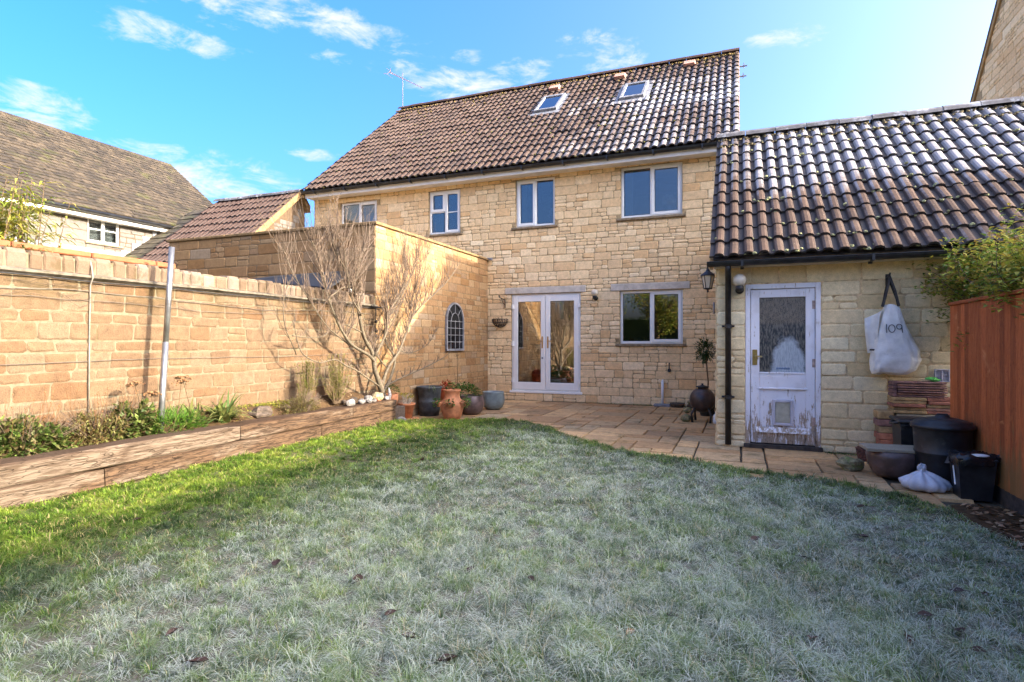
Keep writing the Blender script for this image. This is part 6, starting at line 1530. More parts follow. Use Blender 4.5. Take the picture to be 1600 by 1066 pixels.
for z in (1.4, 1.48, 1.62): m.blob((-5.285, 7.62, z), .028, seed=int(z*100), n=7, m=5)
m.build('hanging_feeder', M['iron'], org=(-5.29, 7.62, 1.38), label='small dark bird feeder hanging behind the tree at the wall corner', cat='bird feeder')

# ------------------------------------------------------------------ things on the house wall
def globe_light(label, c, wall_y, r=.075):
    o = T('globe_light', label, 'wall light', c, 'globe wall lights'); c = Vector(c)
    g = MB(); g.lathe((c.x, c.y, c.z+.02), [(0, -r)]+[(r*math.sin(a), -r*math.cos(a)) for a in [math.pi*k/12 for k in range(1, 12)]]+[(0, r)], 20); g.build('globe', M['globe'], o, smooth=True)
    b = MB(); b.lathe((c.x, c.y, c.z-.115), [(0, 0), (.03, 0), (.045, .02), (.05, .06), (.035, .07), (0, .07)], 16); b.tube([(c.x, c.y, c.z-.09), (c.x, wall_y-.012, c.z-.09)], .018, 8); b.tube([(c.x, wall_y-.024, c.z-.09), (c.x, wall_y+.001, c.z-.09)], .05, 16); b.build('holder', M['iron'], o, smooth=True)
    l = MB(); l.blob((c.x, c.y, c.z+.01), (.028, .028, .045), seed=1, n=8, m=6, amp=0); l.build('bulb', M['whiteplastic'], o, smooth=True)
globe_light('globe wall light between the patio doors and the kitchen window', (-2.83, 11.97, 2.33), 12.085)
globe_light('globe wall light beside the black downpipe at the shed door', (.012, 7.58, 2.04), 7.71, .078)
def lantern():
    c = Vector((-.39, 8.3, 2.14)); o = T('wall_lantern', 'black coach lantern on a bracket at the shed corner', 'wall light', c); f = MB()
    for k in range(6):
        a = math.pi*k/3; f.tube([c+Vector((math.cos(a)*.05, math.sin(a)*.05, -.10)), c+Vector((math.cos(a)*.085, math.sin(a)*.085, .07))], .006, 5)
    f.lathe(c, [(.055, -.115), (.06, -.10), (.04, -.10)], 6); f.lathe(c, [(.10, .065), (.095, .08), (.05, .115), (.03, .13), (.018, .16), (.008, .165), (.012, .18), (0, .195)], 12); f.lathe(c, [(0, -.16), (.014, -.15), (.012, -.125), (.045, -.115)], 8)
    f.tube([c+Vector((0, 0, .19)), c+Vector((.03, 0, .215)), c+Vector((.09, 0, .20)), c+Vector((.115, 0, .13)), c+Vector((.125, 0, .05))], .010, 7); f.lathe(c+Vector((.118, 0, 0)), [(0, -.09), (.05, -.07), (.05, .07), (0, .09)], 10, sx=.25); f.build('frame', M['iron'], o)
    g = MB(); g.lathe(c, [(.048, -.098), (.082, .066)], 6); g.build('glass', M['globe'], o)
lantern()
m = MB(); m.lathe((0, 0, 0), [(0, -.012), (.055, -.010), (.06, .0), (.05, .012), (0, .014)], 20); q = MB(); Mx = Matrix.Translation((-.30, 8.02, 1.75)) @ Matrix.Rotation(math.radians(90), 4, 'Y')
q.add([Mx @ Vector((v[0]*1.35, v[1], v[2])) for v in m.v], m.f); q.build('oval_plaque', M['lead'], org=(-.28, 8.02, 1.75), smooth=True, label='small grey oval plaque on the shed corner below the lantern', cat='plaque')
def basket():
    c = Vector((-5.03, 12.06, 1.82)); o = T('wall_basket', 'rusty wire half basket of dry moss on the house wall', 'wall basket', c); f = MB(); K = 11; R = .19
    for k in range(K):
        a = math.pi+math.pi*k/(K-1); f.tube([c+Vector((math.cos(a)*R*math.cos(b), math.sin(a)*R*.9*math.cos(b), -R*.95*math.sin(b))) for b in [math.pi/2*i/6 for i in range(7)]], .006, 5)
    for b in (0, .45, .9): f.tube([c+Vector((math.cos(math.pi+math.pi*k/14)*R*math.cos(b), math.sin(math.pi+math.pi*k/14)*R*.9*math.cos(b), -R*.95*math.sin(b))) for k in range(15)], .007, 5)
    f.build('wire_frame', M['iron'], o); l = Leaves()
    for i in range(260):
        d = rdir(rg, -1, .1); d.y = -abs(d.y); l.leaf(c+Vector((d.x*R, d.y*R*.85, d.z*R*.9))*rg.uniform(.7, .95), rdir(rg), UPV, .05, .02, rg.random())
    l.build('moss_lining', M['seed'], o)
basket()
m = MB(); m.tube([(-4.92, 12.08, 2.31), (-4.92, 12.08, 2.08)], .012, 6); m.tube([(-4.92, 12.08, 2.26), (-4.95, 11.96, 2.28), (-4.96, 11.84, 2.31), (-4.97, 11.82, 2.34)], .010, 6); m.tube([(-4.92, 12.08, 2.14), (-4.94, 12.0, 2.2), (-4.95, 11.93, 2.28)], .008, 6); m.build('wall_hook', M['iron'], org=(-4.92, 12.08, 2.2), label='black iron hanging bracket left of the patio doors', cat='bracket')
m = MB(); m.tube([(-1.31, 12.07, .88), (-1.31, 12.04, .84), (-1.31, 12.06, .76), (-1.31, 12.03, .70), (-1.29, 12.0, .71)], .011, 6); m.bbox(-1.34, -1.28, 12.055, 12.09, .70, .76, .004); m.build('outside_tap', M['iron'], org=(-1.31, 12.06, .78), label='small dark outside tap on the wall below the kitchen window', cat='tap')
m = MB(); m.tube([(-1.44, 12.02, .0), (-1.44, 12.02, .50)], .028, 10); m.tube([(-1.44, 12.02, .50), (-1.44, 12.09, .52)], .024, 10); m.build('waste_pipe', M['whiteplastic'], org=(-1.44, 12.02, 0), smooth=True, label='short white waste pipe at the foot of the house wall', cat='pipe')
m = MB(); m.bbox(-1.60, -1.28, 11.88, 12.08, .0, .05, .008); m.build('drain_cover', M['lead'], org=(-1.44, 11.98, 0), label='grey drain cover under the white waste pipe', cat='drain')
pot('shallow_bowl', 'shallow tan bowl on the patio against the house wall', 'bowl', (-1.14, 11.93, 0), [(0, 0), (.11, 0), (.15, .08), (.145, .085), (.11, .02), (0, .015)], 'rock')
m = MB(); m.blob((-.82, 11.9, .04), (.13, .1, .06), seed=5, n=10, m=6); m.build('stone', M['rock'], org=(-.82, 11.9, 0), label='flat dark stone beside the shallow bowl', cat='stone')
# bay tree
bt = pot('bay_tree', 'small standard bay tree with a round crown in the corner by the shed', 'tree', (-.52, 10.75, 0), [(0, 0), (.11, 0), (.15, .26), (.16, .28), (.14, .28), (.13, .24), (0, .23)], 'darkpot', (.13, .25))
m = MB(); m.tube([(-.52, 10.75, .2), (-.50, 10.75, .6), (-.53, 10.76, .95), (-.52, 10.75, 1.2)], [.014, .013, .012, .008], 7); m.build('stem', M['greenstem'], bt, smooth=True)
lv = Leaves()
for i in range(620):
    d = rdir(rg); k = .8+.6*mnoise.noise(d*1.9+Vector((3, 1, 8))); lv.leaf(Vector((-.55, 10.75, 1.16))+Vector((d.x*.18, d.y*.18, d.z*.24))*rg.uniform(.4, 1)*k, d+rdir(rg)*.6, UPV, rg.uniform(.05, .08), rg.uniform(.02, .03), rg.random())
lv.build('crown', M['bay'], bt)
# ball shaped fire pot on legs
cp = T('fire_pot', 'round dark iron fire pot on legs in the corner by the shed', 'fire pot', (-.55, 9.9, 0)); c = Vector((-.55, 9.9, .36)); m = MB()
m.lathe(c, [(0, -.20)]+[(.205*math.sin(a), -.205*math.cos(a)) for a in [math.pi*k/16 for k in range(1, 16)]]+[(0, .205)], 28); m.build('ball', M['fireiron'] if 'fireiron' in M else M.setdefault('fireiron', simple('dark_fired_iron', (.055, .035, .032), .42, .3, 8, .25, stain=((.10, .055, .035), 5, .58))), cp, smooth=True)
m = MB(); m.lathe(c, [(.06, .19), (.10, .205), (.105, .22), (.04, .235), (.015, .245), (.02, .265), (0, .27)], 18); m.build('lid', M['iron'], cp, smooth=True)
for a in (.6, 2.2, 3.9, 5.4): m = MB(); d = Vector((math.cos(a), math.sin(a), 0)); m.tube([c+d*.15+Vector((0, 0, -.12)), c+d*.22+Vector((0, 0, -.22)), c+d*.20+Vector((0, 0, -.36))], [.022, .016, .02], 7); m.build('leg', M['iron'], cp, smooth=True)
for i, (x, y, z, r, lab) in enumerate(((-.80, 9.80, .06, .09, 'mossy stone at the bottom left of the fire pot'), (-.78, 9.83, .19, .07, 'mossy stone stacked on another left of the fire pot'), (-.74, 10.0, .30, .06, 'topmost mossy stone leaning on the fire pot'))):
    m = MB(); m.blob((x, y, z), (r, r*.9, r*.7), seed=i+50, n=12, m=8); m.build('mossy_stone', M['mossrock'], org=(x, y, z-r*.7), label=lab, cat='stone', group='mossy stones beside the fire pot')
m = MB(); m.lathe((-.33, 9.75, 0), [(0, 0), (.05, 0), (.055, .04), (.05, .13), (.02, .16), (.02, .19), (0, .19)], 14); m.build('plastic_bottle', M['whiteplastic'], org=(-.33, 9.75, 0), smooth=True, label='small white bottle on the ground right of the fire pot', cat='bottle')

# ------------------------------------------------------------------ aerial
o = T('tv_aerial', 'television aerial on a thin mast at the left end of the ridge', 'aerial', (-10.27, 16.3, 8.9)); m = MB(); m.tube([(-10.27, 16.3, 8.8), (-10.27, 16.3, 10.15)], .012, 6); m.build('mast', M['wire'], o)
m = MB(); a, b = Vector((-10.72, 16.25, 10.22)), Vector((-9.62, 16.45, 9.62)); m.tube([a, b], .010, 5)
for k in range(15):
    p = a.lerp(b, k/14); L = .15-.006*k; m.tube([p+Vector((-.2*L, -L, -.25*L)), p+Vector((.2*L, L, .25*L))], .006, 4)
for s in (-1, 1): m.tube([a+Vector((-.02, 0, 0)), a+Vector((-.05, s*.1, .14*s+.06)), a+Vector((-.12, s*.2, .1*s))], .009, 5); m.tube([a+Vector((-.05, -.15, .09*s)), a+Vector((-.05, .2, .09*s))], .007, 4)
m.build('antenna', M['wire'], o)

# ------------------------------------------------------------------ beside the shed: bag, vent, tiles, bins
def bulk_bag():
    o = T('bulk_bag', 'white woven builders bag marked 109 hanging on the shed wall', 'bag', (1.58, 7.55, .95)); rr = random.Random(4); vs = []; K = 30; rows = []
    prof = [(.945, 1.47, 1.66, .06), (.955, 1.405, 1.76, .10), (1.0, 1.385, 1.83, .13), (1.10, 1.385, 1.875, .14), (1.2, 1.40, 1.865, .13), (1.32, 1.42, 1.80, .115), (1.45, 1.45, 1.745, .10), (1.58, 1.48, 1.70, .085), (1.66, 1.50, 1.68, .075), (1.715, 1.525, 1.665, .06)]
    fine = []
    for (p_, q_) in zip(prof[:-1], prof[1:]):
        for k in range(4): fine.append(tuple(p_[c]+(q_[c]-p_[c])*k/4 for c in range(4)))
    fine.append(prof[-1]); K = 60
    def crease(th, z): return .016*abs(mnoise.noise(Vector((math.cos(th)*3.1+z*2.2, math.sin(th)*3.1, z*4.2))))+.009*abs(mnoise.noise(Vector((th*3.7+z*6, z*9-th, 5))))+.010*max(0, (z-1.35)/.35)*abs(math.sin(th*6.5+z*3))
    for zi, (z, a, b, d) in enumerate(fine):
        for k in range(K):
            th = 2*math.pi*k/K; cx, rx = (a+b)/2, (b-a)/2; sx = math.copysign(abs(math.cos(th))**.7, math.cos(th)); sy = math.copysign(abs(math.sin(th))**.8, math.sin(th))
            f = 1+.06*mnoise.noise(Vector((math.cos(th)*2.5, math.sin(th)*2.5, z*5)))-crease(th, z)*5.5
            vs.append((cx+sx*rx*f, min(7.695, 7.56+sy*d*f+.012*mnoise.noise(Vector((th*4, z*9, 2)))), z+.012*math.sin(th*3+1)))
    n = len(fine); fs = [(i*K+k, i*K+(k+1) % K, (i+1)*K+(k+1) % K, (i+1)*K+k) for i in range(n-1) for k in range(K)]+[tuple(range(K))[::-1]]
    m = MB(); m.add(vs, fs); m.build('sack', M['bagcloth'], o, smooth=True); n = len(prof)
    f = MB(); g = 9; vs = []      # folded flap on the left
    P = [(1.66, 1.47, 1.49), (1.60, 1.335, 1.47), (1.42, 1.345, 1.45), (1.22, 1.37, 1.455), (1.205, 1.375, 1.46)]
    for z, a, b in P:
        for k in range(g): u = k/(g-1); vs.append((a+(b-a)*u, 7.60-.10*u-.015*math.sin(u*7+z*9), z-.03*(1-u)))
    f.add(vs, [(i*g+k, i*g+k+1, (i+1)*g+k+1, (i+1)*g+k) for i in range(len(P)-1) for k in range(g-1)]); fo = f.build('flap', M['bagcloth'], o, smooth=True)
    f = MB(); vs = []
    for z, a, b in ((1.205, 1.40, 1.47), (1.06, 1.415, 1.46), (.965, 1.425, 1.47)):
        for k in range(5): u = k/4; vs.append((a+(b-a)*u, 7.60-.09*u, z))
    f.add(vs, [(i*5+k, i*5+k+1, (i+1)*5+k+1, (i+1)*5+k) for i in range(2) for k in range(4)]); f.build('side_panel', M['bagcloth'], o)
    d = MB()
    d.box(1.372, 1.455, 7.50, 7.505, 1.206, 1.225, M=None)
    for i in range(6): d.box(1.41, 1.41+rr.uniform(.03, .05), 7.515, 7.518, 1.17-i*.03, 1.174-i*.03)
    for i in range(4): d.box(1.42, 1.455, 7.517, 7.521, .99+i*.016, .998+i*.016)
    d.build('print', M['ink'], o)
    s = MB()
    for (x, xe) in ((1.56, 1.50), (1.60, 1.655)): s.tube([(1.585, 7.60, 2.03), ((1.585+xe)/2+.005, 7.55, 1.88), (xe, 7.52, 1.70)], [.018, .015, .016], 6); s.tube([(1.575, 7.61, 2.03), (xe+.02, 7.60, 1.72)], .013, 6)
    s.build('handle', M['blackstrap'], o)
    # hand written number on the front: 1 0 9
    w = MB(); y = 7.474
    def ySurf(x, z): return 7.56-.112+.02*(1.5-z)*0+.0
    def stroke(pts): w.tube([(x, bag_y(x, z), z) for x, z in pts], .0042, 5)
    def bag_y(x, z):
        for i in range(n-1):
            if prof[i][0] <= z <= prof[i+1][0]:
                t = (z-prof[i][0])/(prof[i+1][0]-prof[i][0]); a, b, dd = [prof[i][q]+(prof[i+1][q]-prof[i][q])*t for q in (1, 2, 3)]; c, r = (a+b)/2, (b-a)/2; u = max(-.97, min(.97, (x-c)/r)); ct = abs(u)**(1/.7); return 7.56-dd*(max(0, 1-ct*ct))**.4-.010
        return y
    stroke([(1.527, 1.50), (1.524, 1.455), (1.527, 1.405)]); stroke([(1.575+.030*math.cos(a), 1.452+.042*math.sin(a)) for a in [2*math.pi*k/16 for k in range(17)]])
    stroke([(1.645+.026*math.cos(a), 1.472+.028*math.sin(a)) for a in [2*math.pi*k/12 for k in range(13)]]+[(1.672, 1.45), (1.676, 1.405)]); w.build('number', M['ink'], o)
    h = MB(); h.bbox(1.572, 1.60, 7.60, 7.71, 2.03, 2.05, .004); h.tube([(1.585, 7.61, 2.04), (1.585, 7.58, 2.08)], .010, 6); h.bbox(1.565, 1.607, 7.695, 7.712, 1.95, 2.08, .004); h.build('hanging_bracket', M['iron'], org=(1.585, 7.7, 2.03), label='black iron bracket holding the white bag', cat='bracket')
M['bagcloth'] = simple('white_woven_sack', (.72, .70, .66), .7, .08, 9, .9, stain=((.50, .49, .48), 7, .62)); M['ink'] = simple('black_ink', (.02, .02, .025), .7, .1, 5); M['blackstrap'] = simple('black_webbing', (.025, .022, .02), .8, .3, 40, .3)
bulk_bag()
o = T('air_vent', 'white plastic louvred air vent low on the shed wall', 'vent', (2.10, 7.70, .93)); m = MB(); frame_bars(m, 2.03, 2.17, .86, 1.0, .012, 7.675, 7.715); m.bbox(2.094, 2.106, 7.677, 7.71, .872, .988, .002); m.build('frame', M['catgrey'], o)
for k in range(7): m = MB(); z = .878+k*.0165; m.add([(2.042, 7.685, z), (2.158, 7.685, z), (2.158, 7.705, z+.013), (2.042, 7.705, z+.013), (2.042, 7.688, z-.003), (2.158, 7.688, z-.003)], [(0, 1, 2, 3), (4, 5, 1, 0)]); m.build('slat', M['catgrey'], o)
m = MB(); m.blob((1.97, 7.52, .895), (.055, .04, .022), seed=8, n=10, m=6, amp=.5); m.build('green_glove', simple('green_cloth', (.10, .45, .08), .7, .15, 20), org=(1.97, 7.52, .88), label='small bright green glove on top of the stacked tiles', cat='glove')
rt = random.Random(131)
def brickm(c): return simple('brick_%d' % rt.randrange(9999), c, .9, .2, 14, .5, stain=((c[0]*.5, c[1]*.5, c[2]*.45), 7, .6))
BM = [brickm((.34, .13, .08)), brickm((.42, .27, .12)), brickm((.24, .12, .10)), brickm((.40, .20, .13)), brickm((.30, .20, .10))]
o = T('brick_pile', 'column of five loose bricks standing against the shed wall', 'bricks', (1.52, 7.52, 0))
for i, (c, z) in enumerate(((0, 0), (3, .075), (0, .15), (0, .225), (4, .30), (2, .375), (1, .455))): m = MB(); dx = rt.uniform(-.015, .015); m.bbox(1.44+dx, 1.60+dx, 7.40, 7.62, z+.001, z+.072 if i < 6 else z+.085, .006); m.build('brick', BM[c], o)
o = T('pale_block', 'pale concrete slab standing under the tile stack', 'concrete slab', (1.85, 7.5, 0)); m = MB(); m.bbox(1.605, 2.20, 7.38, 7.62, 0, .525, .01); m.build('slab', simple('cream_concrete', (.42, .36, .24), .95, .15, 10, .4, stain=((.24, .20, .11), 4, .58)), o)
o = T('clay_tile_stack', 'two columns of pink and cream clay tiles stacked on the pale slab', 'tile stack', (1.88, 7.48, .528))
for col, (xa, xb) in enumerate(((1.565, 1.875), (1.885, 2.195))):
    for k in range(5): dx, dy = rt.uniform(-.012, .012), rt.uniform(-.02, .02); m = MB(); m.bbox(xa+dx, xb+dx, 7.36+dy, 7.62+dy, .529+k*.035, .561+k*.035, .005); m.build('clay_tile', BM[rt.choice((0, 1, 3, 3, 0, 1))], o)
o = T('roof_tile_stack', 'stack of dark edged roof tiles on top of the clay tiles', 'tile stack', (1.84, 7.5, .705))
for k in range(7): dx = rt.uniform(-.006, .006); m = MB(); m.bbox(1.615+dx, 2.06+dx, 7.37+rt.uniform(-.01, .01), 7.64, .706+k*.0245, .706+k*.0245+.016, .004); m.build('clay_tile', BM[3 if k % 2 else 2], o)
for k in range(4): m = MB(); m.bbox(1.575, 1.609, 7.38, 7.64, .706+k*.042, .706+k*.042+.036, .005); m.build('edging_tile', BM[2], o)
# wicker basket
o = T('wicker_basket', 'small dark wicker basket against the shed wall', 'basket', (1.31, 7.32, 0)); 
for k in range(7): m = MB(); m.tube([(1.31+(.075+.004*k)*math.cos(a), 7.32+(.075+.004*k)*math.sin(a), .012+k*.02+.004*math.sin(a*9+k*3.14)) for a in [2*math.pi*i/24 for i in range(25)]], .011, 5); m.build('woven_band', M['redwicker'] if 'redwicker' in M else M.setdefault('redwicker', simple('dark_wicker', (.11, .04, .025), .7, .3, 40, .4)), o)
m = MB(); m.lathe((1.31, 7.32, 0), [(0, .005), (.07, .005)], 16); m.build('base', M['redwicker'], o)
m = MB(); m.blob((1.06, 6.72, .055), (.11, .09, .075), seed=12, n=14, m=9, amp=.25); m.build('mossy_rock', M['mossrock'], org=(1.06, 6.72, 0), label='round mossy rock on the paving in front of the shed door', cat='rock')
# brown planter with a board lid
o = pot('wide_brown_planter', 'wide brown glazed planter with a board lying across it', 'planter', (1.39, 6.55, 0), [(0, 0), (.13, 0), (.175, .04), (.21, .12), (.225, .20), (.22, .255), (.205, .255), (.19, .2), (0, .18)], 'purpleglaze'); 
m = MB(); m.bbox(-.255, .255, -.16, .16, -.016, .016, .005, .6, M=Matrix.Translation((1.39, 6.53, .274)) @ Matrix.Rotation(.06, 4, 'Z')); m.build('wooden_board', M['board'], org=(1.39, 6.53, .26), label='weathered grey board lying across the brown planter', cat='board')
# recycling box
o = T('recycling_box', 'square black recycling box with a lid behind the round bin', 'bin', (1.66, 6.95, 0)); m = MB()
m.add([(1.53, 6.82, 0), (1.80, 6.82, 0), (1.80, 7.12, 0), (1.53, 7.12, 0), (1.51, 6.79, .48), (1.82, 6.79, .48), (1.82, 7.15, .48), (1.51, 7.15, .48)], [(0, 3, 2, 1), (0, 1, 5, 4), (1, 2, 6, 5), (2, 3, 7, 6), (3, 0, 4, 7)]); m.bbox(1.50, 1.83, 6.775, 7.165, .455, .485, .008); m.build('body', M['binblack'] if 'binblack' in M else M.setdefault('binblack', simple('black_bin_plastic', (.016, .017, .020), .46, .3, 12, .12, stain=((.075, .07, .06), 5, .58))), o)
m = MB(); m.bbox(1.485, 1.845, 6.755, 7.18, .488, .525, .014); m.build('lid', M['binblack'], o); m = MB(); m.tube([(1.49, 6.78, .50), (1.46, 6.80, .49), (1.455, 6.95, .47), (1.49, 7.0, .49)], .014, 6); m.build('handle', M['binblack'], o)
m = MB(); m.box(1.765, 1.80, 6.790, 6.795, .36, .365); m.box(1.765, 1.80, 6.789, 6.794, .335, .34); m.box(1.765, 1.77, 6.79, 6.795, .335, .365); m.build('white_mark', M['whiteplastic'], o)
# round bin
o = T('round_bin', 'tall round black dustbin with a domed lid by the fence', 'bin', (1.80, 6.42, 0)); m = MB()
m.lathe((1.745, 6.38, 0), [(0, 0), (.19, 0), (.195, .02), (.215, .28), (.222, .29), (.222, .30), (.216, .31), (.228, .52), (.235, .53), (.20, .53), (.19, .3), (0, .02)], 40); m.build('body', M['binblack'], o, smooth=True)
m = MB(); m.lathe((1.745, 6.38, 0), [(.245, .515), (.25, .53), (.245, .55), (.225, .556), (.22, .575), (.12, .605), (.06, .612), (.05, .63), (0, .632)], 40); m.build('lid', M['binblack'], o, smooth=True)
m = MB(); m.bbox(1.70, 1.79, 6.37, 6.39, .61, .645, .008); m.build('lid_handle', M['binblack'], o)
m = MB(); m.add([(1.70, 6.158, .23), (1.755, 6.156, .23), (1.735, 6.149, .33)], [(0, 1, 2)]); m.add([(1.83, 6.17, .24), (1.845, 6.175, .24), (1.825, 6.158, .33)], [(0, 1, 2)]); m.build('white_mark', M['lead'], o)
# caddy with liner
o = T('food_caddy', 'small square black caddy with a loose liner bag in front of the round bin', 'bin', (1.83, 5.88, 0)); m = MB()
m.add([(1.715, 5.80, 0), (1.925, 5.80, 0), (1.925, 5.99, 0), (1.715, 5.99, 0), (1.69, 5.775, .335), (1.95, 5.775, .335), (1.95, 6.015, .335), (1.69, 6.015, .335)], [(0, 3, 2, 1), (0, 1, 5, 4), (1, 2, 6, 5), (2, 3, 7, 6), (3, 0, 4, 7)]); m.bbox(1.683, 1.957, 5.768, 6.022, .325, .345, .006); m.build('body', M['binblack'], o)
m = MB(); vs = []; K = 40
for j, (s, z) in enumerate(((1.08, .285), (1.10, .33), (1.03, .365), (.80, .372), (.4, .355))):
    for k in range(K):
        th = 2*math.pi*k/K; cx = math.copysign(abs(math.cos(th))**.5, math.cos(th)); sy = math.copysign(abs(math.sin(th))**.5, math.sin(th)); f = s*(1+.06*mnoise.noise(Vector((th*3, j*2, 5)))); vs.append((1.82+cx*.135*f, 5.895+sy*.125*f, z+.028*mnoise.noise(Vector((math.cos(th)*3, math.sin(th)*3, j*1.7)))))
m.add(vs, [(i*K+k, i*K+(k+1) % K, (i+1)*K+(k+1) % K, (i+1)*K+k) for i in range(4) for k in range(K)]+[tuple(4*K+k for k in range(K))]); m.build('liner_bag', M['liner'] if 'liner' in M else M.setdefault('liner', simple('black_liner_film', (.012, .012, .014), .25, .3, 12, .3)), o, smooth=True)
m = MB(); m.tube([(1.95, 5.88, .33), (2.0, 5.85, .365), (1.99, 5.82, .33)], [.03, .022, .008], 7); m.blob((1.955, 5.84, .35), (.05, .04, .03), seed=2, n=8, m=6, amp=.5); m.build('liner_tail', M['liner'], o)
m = MB(); m.tube([(1.69, 5.9, .26), (1.675, 5.80, .12)], .006, 5); m.build('bail_handle', M['whiteplastic'], o)
m = MB(); m.blob((1.85, 5.80, .372), (.06, .05, .012), seed=31, n=9, m=5); m.build('paper_scrap', M['whiteplastic'], org=(1.85, 5.8, .36), label='crumpled white scrap on top of the black caddy', cat='rubbish')
# knotted carrier bag
o = T('carrier_bag', 'knotted pale plastic bag lying on the paving before the bins', 'bag', (1.52, 6.05, 0)); vs = []; K = 48; R = [(0, .0), (.10, .0), (.165, .02), (.185, .055), (.17, .09), (.125, .125), (.07, .15), (.03, .165), (.022, .18), (.034, .20), (.03, .215), (.0, .22)]; m = MB()
for j, (r, z) in enumerate(R):
    for k in range(K):
        th = 2*math.pi*k/K; pl = 1+(.08 if z > .05 else .03)*math.sin(th*13+2*mnoise.noise(Vector((th, z*8, 1))))*(.4+z*4)+.16*mnoise.noise(Vector((math.cos(th)*1.6, math.sin(th)*1.6, 3.3)))+.10*mnoise.noise(Vector((math.cos(th)*4.5, math.sin(th)*4.5, z*22)))
        vs.append((1.53+.0+math.cos(th)*r*pl*1.05-(z*.15), 6.04+math.sin(th)*r*pl*.8, z*(1+.22*mnoise.noise(Vector((math.cos(th)*1.3, math.sin(th)*1.3, 8))))+.004*math.sin(th*9)))
m.add(vs, [(i*K+k, i*K+(k+1) % K, (i+1)*K+(k+1) % K, (i+1)*K+k) for i in range(len(R)-1) for k in range(K)]); m.build('sack', M['plasticbag'] if 'plasticbag' in M else M.setdefault('plasticbag', simple('pale_plastic_film', (.52, .54, .60), .25, .08, 10, .9)), o, smooth=True)
# indoor things seen through the kitchen window
for i, (x, r, c, lab) in enumerate(((-2.12, .055, 'terracotta', 'small clay pot on the kitchen windowsill at the left'), (-1.92, .07, 'blueglaze', 'blue grey pot on the kitchen windowsill in the middle'), (-1.42, .05, 'terracotta', 'small clay pot on the kitchen windowsill at the right'))):
    m = MB(); m.lathe((x, 12.32, 1.28), [(0, 0), (r*.7, 0), (r, r*1.8), (r*.9, r*1.8), (0, r*1.5)], 16); m.build('windowsill_pot', M[c], org=(x, 12.32, 1.28), smooth=True, label=lab, cat='plant pot')
sh = MB(); sh.box(-2.6, -.8, 12.2, 12.55, 1.245, 1.278); sh.build('kitchen_windowsill', M['upvc'], HOUSE)
for (x, z, lab) in ((-1.36, 4.05, 'vase of white flowers inside the right upstairs window'), (-3.9, 3.98, 'vase of white flowers inside the narrow upstairs window')):
    v = T('flower_vase', lab, 'vase', (x, 12.5, z-.12)); m = MB(); m.lathe((x, 12.5, z-.12), [(0, 0), (.05, 0), (.07, .1), (.03, .2), (.04, .24), (0, .2)], 14); m.build('vase', M['whiteplastic'], v, smooth=True); m = MB()
    for i in range(16): m.blob(Vector((x, 12.5, z+.22))+rdir(rg, -.3, 1)*.13, .035, seed=i, n=6, m=4)
    m.build('flowers', M['curtain'], v); q = MB(); q.box(x-.2, x+.2, 12.3, 12.7, z-.16, z-.122); q.build('window_shelf', M['upvc'], HOUSE)

# ------------------------------------------------------------------ climber on the fence, bamboo, hedge beyond the fence, trees behind the camera
def climber():
    o = T('climber', 'green and yellow climbing shrub spilling over the fence beside the shed', 'climber', (2.35, 6.8, 0)); r = random.Random(141); lv = Leaves(); st = MB()
    for i in range(190):
        b = Vector((r.uniform(2.1, 2.6), r.uniform(5.3, 7.5), r.uniform(1.45, 1.85))); d = Vector((r.uniform(-.35, .35), r.uniform(-.6, .9), r.uniform(.2, .75))); pts = [b]
        for k in range(7):
            d = (d.normalized()+rdir(r)*.32+Vector((0, 0, -.06))).normalized(); pts.append(pts[-1]+d*r.uniform(.06, .12))
        pts = [Vector((max(p.x, 1.86), min(p.y, 8.55), min(p.z, 2.12+.42*float(sm((7.9-p.y)/1.9))))) for p in pts]
        st.tube(pts, [.006-.0006*k for k in range(8)], 4, cap=False)
        for p in pts[1:]:
            for k in range(13): lv.leaf(p+rdir(r)*.085, rdir(r, -.5, .7), UPV, r.uniform(.035, .075), r.uniform(.022, .040), min(.999, max(0, r.random())))
    for (y, z) in ((8.1, 1.95), (8.3, 2.05), (7.9, 1.80), (8.5, 1.92)):
        pts = [Vector((2.2, 7.4, 1.9)), Vector((2.15, (7.4+y)/2, (1.9+z)/2+.08)), Vector((2.1, min(y, 7.62), z))]; st.tube(pts, [.006, .004, .002], 4)
    st.build('stems', M['twig'], o); lv.build('foliage', M['ivy'], o)
climber()
def hedge_mass(name, label, box, n, leaf, mat, seed, kind='stuff'):
    r = random.Random(seed); o = T(name, label, 'hedge', ((box[0]+box[1])/2, (box[2]+box[3])/2, 0), kind=kind); lv = Leaves(); core = MB()
    core.box(box[0]+.15, box[1]-.15, box[2]+.15, box[3]-.15, 0, box[4]-.15); core.build('hedge_core', M['hedge'], o)
    for i in range(n):
        f = r.random(); x, y, z = r.uniform(box[0], box[1]), r.uniform(box[2], box[3]), r.uniform(.2, box[4])
        if f < .4: x = box[0]+r.uniform(0, .25)
        elif f < .7: z = box[4]-abs(r.gauss(0, .12))+.06*mnoise.noise(Vector((x*2, y*1.5, 0)))
        elif f < .85: x = box[1]-r.uniform(0, .2)
        else: y = r.choice((box[2], box[3]))+r.uniform(-.1, .1)
        lv.leaf(Vector((x, y, z)), rdir(r), UPV, leaf*r.uniform(.7, 1.4), leaf*.55, r.random())
    lv.build('foliage', M[mat], o)
